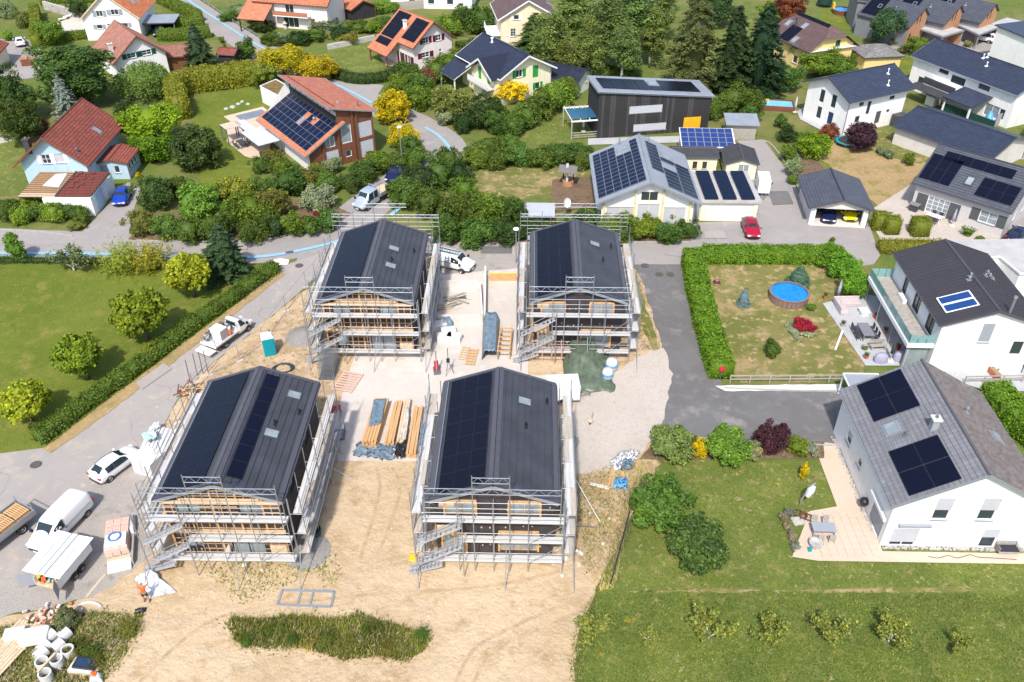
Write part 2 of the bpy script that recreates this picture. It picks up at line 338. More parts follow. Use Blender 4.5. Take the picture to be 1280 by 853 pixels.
def window(par,O,U,u,z,w_,h_,kind='win',shut=None,frame='white_frame',glass='glass',blind=None,bl=.6,mull=1,name='window',sill=True,rows=1,tilt=0):
 Nn = U.cross(UP); P0 = O+U*u+UP*z; b = MB(); t = .07
 B = lambda u0,u1,v0,v1,n0,n1: b.fbox(P0,U,UP,Nn,u0,u1,v0,v1,n0,n1)
 hw = w_/2
 B(-hw,-hw+t,0,h_,-.15,-.06); B(hw-t,hw,0,h_,-.15,-.06); B(-hw+t,hw-t,0,t,-.15,-.06); B(-hw+t,hw-t,h_-t,h_,-.15,-.06)
 for k in range(1,mull): x = -hw+w_*k/mull; B(x-.035,x+.035,t,h_-t,-.145,-.065)
 for k in range(1,rows): y = h_*k/rows; B(-hw+t,hw-t,y-.02,y+.02,-.14,-.07)
 o = b.build(name,frame,par); g = MB()
 if kind == 'door': g.fbox(P0,U,UP,Nn,-hw+t,hw-t,t,h_-t,-.14,-.09); g.build('door_leaf',glass,o)
 else: g.fbox(P0,U,UP,Nn,-hw+t,hw-t,t,h_-t,-.135,-.11); g.build('pane',glass,o)
 if blind:
  g = MB(); n = max(3,int(h_*bl/.12))
  for k in range(n):
   v1 = h_-(k*h_*bl/n)-.002; g.fbox(P0,U,UP,Nn,-hw+.02,hw-.02,v1-h_*bl/n+.008,v1,-.055,-.03)
  g.build('roller_blind',blind,o)
 if sill and kind == 'win':
  g = MB(); g.fbox(P0,U,UP,Nn,-hw-.08,hw+.08,-.06,-.005,-.02,.09); g.build('sill','zinc',o)
 if shut:
  for s in (-1,1):
   g = MB(); sw = hw*.98; x0 = s*(hw+.03) if s > 0 else -hw-.03-sw
   g.fbox(P0,U,UP,Nn,x0,x0+sw,-.02,h_+.02,.012,.05)
   for k in range(int(h_/.14)): g.fbox(P0,U,UP,Nn,x0+.06,x0+sw-.06,.06+k*.14,.14+k*.14,.05,.062)
   g.build('shutter',shut,o)
 return o
def ray_local(FR,px,py):
 o = Vector((0,0,CAM_H)); d = G(px,py,0)-o; M_ = Matrix.Rotation(-FR[1],4,'Z'); return M_ @ (o-FR[0]),M_ @ d
def hit(FR,O,Nn,px,py):
 o,d = ray_local(FR,px,py); t = (O-o).dot(Nn)/d.dot(Nn); return o+d*t
def resolve(FR,O,U,q):
 """px = (x top, y top, x bottom, y bottom): the middle of an opening's head and foot in the photo"""
 if 'px' in q:
  a,b,c,d = q.pop('px'); Nn = U.cross(UP); P,Q = hit(FR,O,Nn,a,b),hit(FR,O,Nn,c,d)
  q['u'] = ((P-O).dot(U)+(Q-O).dot(U))/2; q['z'] = max(.02,Q.z); q['h_'] = max(.3,P.z-q['z'])
 if 'wpx' in q: q['w_'] = q.pop('wpx')
 return q
class Slope:
 def __init__(s,O,U,V,lu,lv,FR=None): s.O,s.U,s.V,s.lu,s.lv,s.FR = O,U.normalized(),V.normalized(),lu,lv,FR; s.N = s.U.cross(s.V).normalized()
 def px(s,x,y): h = hit(s.FR,s.O,s.N,x,y)-s.O; return h.dot(s.U),h.dot(s.V)
 def p(s,u,v,n=0): return s.O+s.U*u+s.V*v+s.N*n
def roof_slope(par,sl,kind,m,name='roof_slope',thick=.16,trim='metal_trim',under=None):
 b = MB()
 if kind in ('pan','flat'):
  du = .30 if kind == 'pan' else sl.lu; dv = .38; nv = max(1,round(sl.lv/dv)); dv = sl.lv/nv
  us = [0,sl.lu] if kind == 'flat' else [k*.15 for k in range(int(sl.lu/.15))]+[sl.lu]
  for j in range(nv):
   v0,v1 = j*dv,(j+1)*dv
   hh = [(0 if kind == 'flat' else (.045 if i % 2 else 0)) for i in range(len(us))]
   for i in range(len(us)-1):
    a,c = us[i],us[i+1]
    b.face([sl.p(a,v0,.045+hh[i]),sl.p(c,v0,.045+hh[i+1]),sl.p(c,v1,hh[i+1]),sl.p(a,v1,hh[i])],[(a,v0),(c,v0),(c,v1),(a,v1)])
    if kind == 'flat' or i % 1 == 0:
     b.face([sl.p(a,v0,hh[i]),sl.p(c,v0,hh[i+1]),sl.p(c,v0,.045+hh[i+1]),sl.p(a,v0,.045+hh[i])],[(a,v0),(c,v0),(c,v0+.01),(a,v0+.01)])
 else:
  b.face([sl.p(0,0),sl.p(sl.lu,0),sl.p(sl.lu,sl.lv),sl.p(0,sl.lv)],[(0,0),(sl.lu,0),(sl.lu,sl.lv),(0,sl.lv)])
  if kind == 'seam':
   n = round(sl.lu/.5)
   for k in range(n+1):
    u = k*sl.lu/n; b.fbox(sl.O,sl.U,sl.V,sl.N,u-.028,u+.028,0,sl.lv,.001,.075)
 o = b.build(name,m,par); g = MB()
 g.fbox(sl.O,sl.U,sl.V,sl.N,0,sl.lu,0,sl.lv,-thick,-.006); g.build('roof_deck',under or trim,par)
 g = MB(); a,c = sl.p(0,-.07,-.05),sl.p(sl.lu,-.07,-.05); g.tube([a,c],.075,8); g.build('gutter',trim,par)
 return o
PANEL = {}
def panels(par,sl,u0,v0,nu,nv,pw,ph,cell='pv_black',frame='pv_frame_black',gap=.025,n=.09,skip=(),name='solar_panel',rim=.03):
 k = (round(pw,3),round(ph,3),cell,frame,rim)
 if k not in PANEL:
  b = MB(); b.box(0,pw,0,ph,0,.035); b.cur = 1
  for i in (0,): b.face([(rim,rim,.037),(pw-rim,rim,.037),(pw-rim,ph-rim,.037),(rim,ph-rim,.037)],[(0,0),(pw-.05,0),(pw-.05,ph-.05),(0,ph-.05)])
  PANEL[k] = b.mesh(name,[frame,cell])
 M3 = Matrix((sl.U,sl.V,sl.N)).transposed().to_4x4()
 for i in range(nu):
  for j in range(nv):
   if (i,j) in skip: continue
   o = link(name,PANEL[k],par); o.matrix_local = Matrix.Translation(sl.p(u0+i*(pw+gap),v0+j*(ph+gap),n)) @ M3
def panels_px(par,sl,a,b,nu,nv,**kw):
 """fills the slope rectangle between two opposite photo corners with nu x nv panels"""
 (u0,v0),(u1,v1) = sl.px(*a),sl.px(*b); u0,u1 = sorted((u0,u1)); v0,v1 = sorted((v0,v1)); g_ = kw.get('gap',.025)
 u0 = max(u0,.08); u1 = min(u1,sl.lu-.08); v0 = max(v0,.08); v1 = min(v1,sl.lv-.05)
 panels(par,sl,u0,v0,nu,nv,(u1-u0)/nu-g_,(v1-v0)/nv-g_,**kw)
def skylight_px(par,sl,x,y,w_=.8,h_=1.2,**kw):
 u,v = sl.px(x,y); return skylight(par,sl,u-w_/2,v-h_/2,w_,h_,**kw)
def skylight(par,sl,u,v,w_=.8,h_=1.2,frame='zinc',glass='glass_sky_tint',name='roof_window'):
 b = MB(); B = lambda a,c,d,e,n0,n1: b.fbox(sl.O,sl.U,sl.V,sl.N,u+a,u+c,v+d,v+e,n0,n1)
 t = .09; B(0,t,0,h_,.0,.14); B(w_-t,w_,0,h_,.0,.14); B(t,w_-t,0,t,.0,.14); B(t,w_-t,h_-t,h_,.0,.14)
 B(-.1,w_+.1,-.14,-.002,.0,.055); B(-.1,w_+.1,h_+.002,h_+.12,.0,.055)
 o = b.build(name,frame,par); g = MB(); g.fbox(sl.O,sl.U,sl.V,sl.N,u+t,u+w_-t,v+t,v+h_-t,.08,.11); g.build('pane',glass,o); return o
def vent_pipe(par,sl,u,v,h=.5,r=.06,m='zinc',name='vent_pipe'):
 b = MB(); a = sl.p(u,v,-.05); b.tube([a,a+UP*h],r,8); b.tube([a+UP*h,a+UP*(h+.12)],[r*1.9,r*1.4],8)
 b.fbox(sl.O,sl.U,sl.V,sl.N,u-.2,u+.2,v-.2,v+.2,.0,.06); return b.build(name,m,par)
def chimney(par,sl,u,v,w_=.55,d=.55,h=1.2,m='zinc',cap='concrete'):
 a = sl.p(u,v,-.3); b = MB(); b.box(a.x-w_/2,a.x+w_/2,a.y-d/2,a.y+d/2,a.z,a.z+h+.3); o = b.build('chimney',m,par)
 b = MB(); b.box(a.x-w_/2-.1,a.x+w_/2+.1,a.y-d/2-.1,a.y+d/2+.1,a.z+h+.3,a.z+h+.42); b.build('chimney_cap',cap,o)
 b = MB(); b.tube([(a.x,a.y,a.z+h+.42),(a.x,a.y,a.z+h+.62)],.11,10); b.build('flue','terracotta' if cap != 'concrete' else 'steel_dark',o); return o
def gable_house(name,label,x,y,rot,L,W,ze,zr,wm,rm,kind='flat',oh=(.5,.5),wins=None,trim='metal_trim',cat='house',thick=.18,open_front=False,wm_front=None,group=None,rm2=None):
 """ridge along local y, visible gable at -y ('front'); roof footprint W x L; wins: wall -> list of dicts for window()"""
 wins = wins or {}; T = thing(name,label,cat,(x,y,0),R(rot),group)
 FR = (Vector((x,y,0)),R(rot))
 hw,hl = W/2-oh[0],L/2-oh[1]; k = (zr-ze)/(W/2); top = lambda u: zr-abs(u)*k-thick*1.15
 zw = top(hw); walls = {
  'front': (Vector((0,-hl,0)),Vector((1,0,0)),[(-hw,0),(hw,0),(hw,zw),(0,top(0)),(-hw,zw)]),
  'back': (Vector((0,hl,0)),Vector((-1,0,0)),[(-hw,0),(hw,0),(hw,zw),(0,top(0)),(-hw,zw)]),
  'left': (Vector((-hw,0,0)),Vector((0,-1,0)),[(-hl,0),(hl,0),(hl,zw),(-hl,zw)]),
  'right': (Vector((hw,0,0)),Vector((0,1,0)),[(-hl,0),(hl,0),(hl,zw),(-hl,zw)])}
 for nme,(O,U,out) in walls.items():
  if open_front and nme == 'front': continue
  ws = [resolve(FR,O,U,dict(q)) for q in wins.get(nme,[])]
  b = MB(); wall(b,O,U,out,[(q['u'],q['z'],q['w_'],q['h_']) for q in ws]); b.build('wall',(wm_front if nme == 'front' and wm_front else wm),T)
  for q in ws: window(T,O,U,**q)
 lv = math.hypot(W/2,zr-ze); sl = {}
 for s,nme in ((-1,'left'),(1,'right')):
  O = Vector((s*W/2,L/2 if s < 0 else -L/2,ze)); U = Vector((0,-1 if s < 0 else 1,0)); V = Vector((-s*W/2,0,zr-ze))
  sl[nme] = Slope(O,U,V,L,lv,FR); roof_slope(T,sl[nme],kind,rm2 if (rm2 and s > 0) else rm,trim=trim,thick=thick)
 b = MB(); b.tube([(0,-L/2-.02,zr+.03),(0,L/2+.02,zr+.03)],.11,8); b.build('ridge_cap',rm if rm.startswith('tile') else trim,T)
 for e in (-1,1):
  for s in (-1,1):
   b = MB(); yy = e*(L/2+.015); b.bar((s*W/2,yy,ze-.07),(0,yy,zr-.07),.03,.24); b.build('verge_board',trim,T)
 # downpipe
 b = MB(); b.tube([(hw+.08,-hl-.06,0),(hw+.08,-hl-.06,zw)],.045,6); b.build('downpipe',trim,T)
 T_ = dict(T=T,sl=sl,walls=walls,hw=hw,hl=hl,zw=zw); return T_
# ---------------------------------------------------------------- ground, roads, paving
ground_mat('garden_ground',[(1,1,0,1,(.085,.115,.022)),(.12,4,.45,.62,(.15,.135,.05)),(.5,5,.5,.7,(.045,.085,.016)),(6,4,.45,.7,(.12,.135,.04))],gain=1.3)
ground_mat('lawn_lush',[(1,1,0,1,(.150,.180,.026)),(.16,3,.4,.62,(.115,.155,.020)),(.8,5,.52,.74,(.205,.195,.042)),(7,4,.45,.72,(.10,.14,.02)),(.35,5,.58,.7,(.22,.20,.05)),(1.4,5,.66,.75,(.30,.255,.10))],bmp=.8,bscale=9,relief=1.)
ground_mat('lawn_mixed',[(1,1,0,1,(.120,.155,.032)),(.22,5,.44,.60,(.175,.20,.042)),(.5,6,.50,.66,(.115,.155,.026)),(.9,6,.54,.68,(.24,.215,.08)),(2.6,6,.58,.68,(.37,.29,.15)),(7,4,.48,.72,(.085,.12,.024))],bmp=.9,bscale=7,relief=1.5)
ground_mat('meadow',[(1,1,0,1,(.110,.150,.030)),(.2,5,.42,.6,(.145,.175,.038)),(.6,6,.48,.64,(.095,.135,.024)),(1.1,6,.54,.68,(.21,.205,.06)),(5,4,.48,.72,(.075,.115,.02)),(2.4,5,.62,.70,(.34,.29,.15)),(1.6,6,.63,.7,(.28,.22,.03))],bmp=1.,bscale=6,relief=2)
ground_mat('lawn_dry',[(1,1,0,1,(.135,.15,.035)),(.16,4,.44,.56,(.20,.185,.06)),(.30,6,.50,.60,(.34,.25,.125)),(1.1,6,.54,.64,(.42,.31,.17)),(2.2,6,.57,.66,(.11,.135,.03)),(8,4,.5,.75,(.19,.165,.065))],bmp=.8,bscale=7,relief=1.)
ground_mat('lawn_burnt',[(1,1,0,1,(.34,.235,.115)),(.3,5,.5,.68,(.17,.16,.045)),(2,5,.52,.72,(.42,.30,.16)),(7,4,.5,.75,(.2,.16,.07))],bmp=.6,gain=1.1)
ground_mat('sand',[(1,1,0,1,(.55,.42,.275)),(.13,5,.44,.60,(.485,.36,.22)),(.45,6,.53,.68,(.41,.285,.155)),(2.2,6,.5,.75,(.58,.45,.295)),(9,5,.66,.78,(.34,.25,.15)),(1.1,6,.60,.70,(.45,.32,.18)),(3.2,3,.70,.75,(.20,.18,.06))],bmp=1.,bscale=4,gain=.97,relief=4)
ground_mat('sand_churned',[(1,1,0,1,(.44,.32,.19)),(.5,6,.46,.6,(.58,.43,.28)),(2.5,6,.52,.62,(.34,.23,.13)),(1.3,5,.6,.68,(.15,.15,.04)),(8,5,.56,.7,(.62,.50,.36))],bmp=1.,bscale=5,gain=.92,relief=3)
ground_mat('sand_rut',[(1,1,0,1,(.55,.40,.25)),(1.2,5,.42,.58,(.46,.33,.20)),(.7,5,.5,.62,(.57,.42,.265))],bmp=1.,bscale=5,gain=.88,relief=2)
ground_mat('asphalt_old',[(1,1,0,1,(.40,.365,.345)),(.1,4,.42,.62,(.35,.325,.315)),(.7,6,.52,.7,(.45,.41,.385)),(18,3,.45,.7,(.33,.305,.295)),(2.4,6,.66,.72,(.24,.22,.21))],bmp=.2,bscale=30,gain=.84,cracks=.8)
ground_mat('asphalt_site',[(1,1,0,1,(.44,.40,.365)),(.12,4,.42,.62,(.39,.36,.34)),(.6,6,.52,.68,(.50,.43,.36)),(18,3,.45,.7,(.34,.31,.29)),(1.2,6,.6,.7,(.54,.45,.35))],bmp=.2,bscale=30,gain=.86,cracks=.7)
ground_mat('asphalt_new',[(1,1,0,1,(.182,.178,.175)),(.2,4,.42,.62,(.158,.153,.15)),(.9,6,.52,.7,(.225,.21,.21)),(22,3,.45,.7,(.13,.125,.125)),(.35,5,.58,.7,(.27,.25,.24))],bmp=.2,bscale=30,gain=.95,cracks=.4)
ground_mat('gravel',[(1,1,0,1,(.56,.49,.42)),(.25,4,.42,.62,(.60,.53,.46)),(2,6,.5,.7,(.50,.43,.365)),(14,3,.5,.66,(.42,.37,.32)),(24,2,.55,.68,(.68,.62,.56))],bmp=.8,bscale=20,gain=.92)
ground_mat('gravel_grey',[(1,1,0,1,(.40,.365,.33)),(.35,5,.45,.6,(.46,.41,.355)),(12,3,.5,.66,(.27,.25,.235)),(20,2,.55,.68,(.55,.50,.46)),(.8,5,.58,.68,(.32,.28,.245))],bmp=.8,bscale=20,gain=.92)
ground_mat('slab_concrete',[(1,1,0,1,(.70,.64,.575)),(.2,4,.42,.62,(.64,.58,.52)),(1,6,.52,.7,(.74,.69,.63)),(4,6,.62,.7,(.52,.45,.38)),(.6,5,.64,.74,(.50,.41,.32))],bmp=.2,bscale=12,gain=0.8)
ground_mat('paving_beige',[(1,1,0,1,(.68,.54,.42)),(.4,4,.42,.62,(.64,.50,.38)),(6,4,.5,.7,(.72,.59,.47))],bmp=.1,gain=.85)
ground_mat('paving_grey',[(1,1,0,1,(.42,.425,.43)),(.5,4,.42,.62,(.37,.375,.385)),(5,4,.5,.7,(.47,.475,.48))],bmp=.1)
ground_mat('bark_bed',[(1,1,0,1,(.17,.115,.075)),(1,5,.45,.62,(.12,.08,.05)),(5,4,.5,.7,(.24,.17,.11))],bmp=1.)

g = sheet_xy('ground',[(-900,-300),(900,-300),(900,1500),(-900,1500)],0,'garden_ground')
z = [.006]
def lay(name,pts,m,wob=0.0,dz=.0015):
 z[0] += dz; return sheet(name,pts,z[0],m,wob=wob)
# lawns
lay('lawn',[(-60,335),(30,327),(130,328),(260,336),(348,331),(350,345),(290,395),(180,475),(60,562),(-60,572)],'lawn_lush')
lay('lawn',[(745,735),(790,640),(812,590),(818,572),(960,578),(1045,578),(1070,640),(1330,700),(1330,760),(745,745)],'lawn_mixed',.12)
lay('meadow',[(715,900),(722,800),(742,745),(760,738),(1000,737),(1340,742),(1380,900)],'meadow',.15)
lay('dry_path',[(780,739),(860,738),(900,736.5),(960,738),(1050,737),(1110,735),(1200,734),(1240,737),(1180,741),(1110,740),(1050,741),(980,740),(900,740.5),(850,740)],'lawn_dry',.1)
lay('lawn',[(868,330),(1058,328),(1085,380),(1075,400),(1082,478),(905,478),(882,420)],'lawn_dry',.15)
lay('lawn',[(1000,185),(1065,160),(1150,195),(1165,215),(1140,235),(1110,265),(1080,245),(1035,205)],'lawn_burnt',.15)
lay('lawn',[(1075,160),(1110,165),(1165,195),(1150,205),(1100,195),(1070,180)],'lawn_dry',.15)
lay('lawn',[(585,238),(600,210),(735,212),(740,250),(660,247),(620,262)],'lawn_dry',.12)
lay('lawn',[(640,175),(715,138),(728,180),(660,186)],'lawn_mixed',.12)
lay('lawn',[(400,75),(415,60),(470,56),(500,72),(490,82),(440,92),(412,88)],'lawn_mixed',.12)
lay('lawn',[(250,120),(330,108),(345,118),(330,200),(300,240),(250,230),(235,170)],'lawn_lush',.12)
lay('lawn',[(810,60),(860,50),(900,20),(940,20),(950,60),(900,95),(820,100)],'lawn_mixed',.12)
lay('lawn',[(1022,30),(1030,10),(1070,14),(1070,40)],'lawn_lush',.1)
lay('lawn',[(-40,210),(20,170),(60,190),(60,240),(-40,250)],'lawn_mixed',.1)
lay('lawn',[(1120,75),(1140,70),(1150,105),(1120,100)],'lawn_lush',.1)
lay('lawn',[(1130,480),(1330,470),(1330,570),(1250,510),(1180,480)],'lawn_mixed',.12)
# street with its side roads
MAIN = [(-60,302),(60,305),(150,309),(250,314),(330,312),(390,301),(435,277),(470,250),(505,225),(545,205),(556,183),(528,160),(475,134),(425,112),(372,88),(330,66),(268,28),(205,-15)]
z[0] = .032; ribbon('street',MAIN,6.2,z[0],'asphalt_old')
z[0] += .004; ribbon('street',[(372,322),(470,319),(560,317),(700,316.5),(862,316)],5.4,z[0],'asphalt_old')
lay('access_road',[(352,333),(300,378),(200,457),(120,512),(58,560),(-60,575),(-60,790),(0,768),(60,762),(128,738),(190,690),(205,600),(198,545),(222,500),(265,455),(335,400),(398,345),(405,316)],'asphalt_site')
lay('driveway',[(92,302),(130,262),(160,228),(176,236),(165,270),(160,306)],'asphalt_old')
lay('driveway',[(412,100),(440,103),(480,107),(470,122)],'asphalt_old')
lay('forecourt',[(846,333),(856,303),(862,279),(940,276),(922,176),(955,176),(985,215),(1016,275),(1085,277),(1100,320),(1092,331),(1079,333),(1055,312),(870,309)],'asphalt_old')
lay('driveway',[(795,331),(852,331),(864,390),(882,440),(905,485),(1060,490),(1075,520),(1052,562),(960,553),(870,547),(826,532),(836,470),(826,430),(811,380)],'asphalt_new',.04)
lay('driveway',[(-40,45),(10,50),(50,50),(54,95),(30,100),(-40,95)],'asphalt_old')
lay('driveway',[(1100,60),(1215,45),(1330,55),(1330,100),(1215,72)],'asphalt_old')
lay('driveway',[(1180,190),(1330,175),(1330,200),(1225,200)],'asphalt_old')
lay('driveway',[(1090,262),(1140,230),(1150,240),(1128,268)],'gravel')
lay('driveway',[(1255,275),(1330,250),(1330,315),(1230,310)],'asphalt_old')
# building site
z[0] = .055
lay('site_ground',[(398,350),(420,320),(660,326),(792,332),(812,384),(828,435),(838,470),(826,532),(812,565),(820,590),(790,640),(745,735),(722,800),(715,900),(-60,900),(-60,780),(60,764),(128,740),(190,690),(205,600),(198,545),(222,500),(265,455),(335,400)],'sand',.15)
for tr in ([(560,880),(590,815),(640,785),(720,750)],[(580,880),(612,820),(660,792),(728,765)],[(150,880),(230,800),(300,765),(450,745),(600,735),(700,715)],[(470,700),(490,650),(500,610),(490,585)],[(450,700),(466,650),(475,610),(470,585)],[(640,790),(675,808),(702,835)]):
 z[0] += .001; ribbon('wheel_rut',tr,.28,z[0],'sand_rut')
lay('rough_ground',[(360,390),(396,372),(402,450),(440,470),(425,555),(400,600),(250,480),(300,440)],'sand_churned',.2)
lay('rough_ground',[(715,590),(760,590),(800,560),(825,580),(790,640),(760,700),(735,720),(712,690)],'sand_churned',.2)
lay('rough_ground',[(790,335),(800,345),(812,384),(828,437),(800,450),(760,470),(765,420)],'sand_churned',.15)
lay('gravel_ground',[(128,600),(204,600),(196,690),(128,742),(40,764),(-60,785),(-60,730),(30,720),(100,660)],'gravel_grey',.2)
lay('gravel_ground',[(716,500),(752,478),(790,452),(815,438),(830,436),(840,468),(829,530),(806,562),(775,590),(716,592)],'gravel',.15)
lay('yard_slab',[(444,443),(540,438),(545,345),(606,338),(658,330),(660,470),(705,470),(708,500),(650,520),(560,545),(545,578),(400,577),(420,520)],'slab_concrete',.03)
lay('gravel_ground',[(545,300),(660,303),(660,335),(545,345)],'gravel_grey',.1)
lay('verge',[(795,345),(806,378),(824,437),(816,440),(800,402),(789,360)],'lawn_dry',.15)
lay('verge',[(53,562),(60,558),(130,505),(240,422),(352,340),(357,343),(245,432),(135,517),(64,567)],'lawn_burnt',.08)
# garden paving
lay('patio',[(1024,553),(1045,556),(1103,690),(1340,694),(1340,707),(1022,702),(990,697),(1012,640),(1046,634),(1022,570)],'paving_beige')
lay('patio',[(1028,380),(1078,368),(1120,376),(1170,458),(1082,458)],'paving_grey')
lay('patio',[(1160,458),(1330,455),(1330,490),(1235,490),(1170,470)],'paving_grey')
lay('gravel_strip',[(893,483),(1050,481),(1056,489),(906,490)],'gravel_white',.06)
lay('patio',[(1140,235),(1170,215),(1180,230),(1180,262),(1250,285),(1250,312),(1100,300),(1090,280),(1125,262)],'gravel',.08)
lay('patio',[(282,158),(312,140),(345,150),(333,205),(306,196),(284,178)],'paving_beige')
lay('patio',[(475,72),(520,70),(530,80),(484,84)],'paving_beige')
lay('patio',[(70,30),(100,18),(150,42),(108,46),(80,44)],'slab_concrete')
lay('patio',[(735,174),(880,170),(885,178),(735,182)],'paving_grey')
lay('terrace',[(690,225),(742,222),(745,260),(690,266)],'bark_bed',.05)
lay('patio',[(996,140),(1008,133),(1062,168),(1050,176),(1000,150)],'paving_grey')
lay('planting_bed',[(800,575),(815,555),(860,548),(1030,553),(1030,574),(820,576)],'bark_bed',.08)
lay('planting_bed',[(160,300),(190,270),(260,260),(400,250),(440,268),(420,283),(350,298),(300,302),(200,302)],'bark_bed',.12)
lay('planting_bed',[(545,300),(560,285),(640,288),(860,285),(864,302),(700,304),(550,304)],'bark_bed',.12)
lay('planting_bed',[(980,180),(1000,180),(1030,210),(1015,235),(990,215)],'bark_bed',.12)
# road markings and covers
z[0] += .004
ribbon('road_marking',[(-60,317),(60,317.5),(150,319),(250,322.5),(320,322),(365,316),(420,303),(450,290)],.55,z[0],'marking_blue')
ribbon('road_marking',[(488,270),(500,261),(513,252)],.55,z[0],'marking_blue')
ribbon('road_marking',[(566,192),(556,178),(545,168),(531,160)],.5,z[0],'marking_blue')
ribbon('road_marking',[(466,130),(440,116),(413,103)],.5,z[0],'marking_blue')
ribbon('road_marking',[(333,63),(305,47),(262,19),(228,-4)],.5,z[0],'marking_blue')
for pp in ([(600,309),(640,309),(640,318),(601,318)],[(250,305),(310,306),(309,313),(249,312)],[(880,290),(905,290),(908,299),(881,299)],[(170,480),(205,455),(215,462),(178,488)],[(960,240),(985,240),(992,256),(966,257)]): lay('road_patch',pp,'asphalt_new' if pp[0][0] in (600,960) else 'asphalt_site')
def kerb(pts,h=.11,wd=.16):
 b = MB(); P = smooth_path([G(*q) for q in pts],4)
 for a,c in zip(P,P[1:]):
  n = max(1,round((c-a).length/1.0))
  for k in range(n): p,q = a.lerp(c,k/n),a.lerp(c,(k+.97)/n); b.bar((p.x,p.y,h/2+.02),(q.x,q.y,h/2+.02),wd,h)
 return tag(b.build('kerb','concrete_dark'),kind='structure')
kerb([(548,304.5),(640,304),(860,303)]); kerb([(170,301),(260,303),(330,300),(385,288),(425,268)]); kerb([(-40,286),(40,289),(92,296)]); kerb([(906,486),(980,489),(1050,490)]); kerb([(828,534),(870,548),(960,554),(1042,558)]); kerb([(930,180),(960,178),(988,216),(1014,272)])
lay('road_marking',[(342,326),(350,324),(362,326),(360,332),(348,333)],'marking_white')
MH = MB(); MH.lathe([(0,.012),(.42,.012),(.44,0)],18); mh = MH.mesh('manhole_cover','iron')
for i,(x,y) in enumerate(((374,333),(45,582),(300,524),(806,333),(824,344),(838,344),(1047,322),(962,230))):
 o = link('manhole_cover',mh); p = G(x,y); o.location = (p.x,p.y,z[0]+.002)
 tag(o,('round iron manhole cover where the side road leaves the street','round iron manhole cover by the lawn corner','round iron manhole cover beside the insulation stack',*['round iron manhole cover at the mouth of the dark driveway']*3,'iron manhole cover in front of the carport','iron manhole cover on the lane beside the garden')[i],'manhole cover','iron manhole covers')
o = pbox('road_drain',None,'iron',(0,0,0),(.9,.45,.02)); p = G(362,316.5); o.location = (p.x,p.y,z[0]+.012); o.rotation_euler = (0,0,R(15)); tag(o,'small iron drain grate in the blue road stripe','drain')
# stepping joints in the beige patio, too fine to pick apart
b = MB(); A = [G(*q) for q in ((1010,640),(1078,634),(1103,692),(996,697))]
x0,x1,y0,y1 = A[0].x-.2,A[1].x-.2,A[3].y,A[0].y
nx,ny = int((x1-x0)/.62),int((y1-y0)/.62)
for i in range(nx):
 for j in range(ny):
  px,py = x0+i*.62,y0+j*.62
  b.box(px,px+.605,py,py+.605,z[0]-.02,z[0]+.03+random.uniform(0,.006))
tag(b.build('patio_slabs','paving_beige'),kind='stuff')
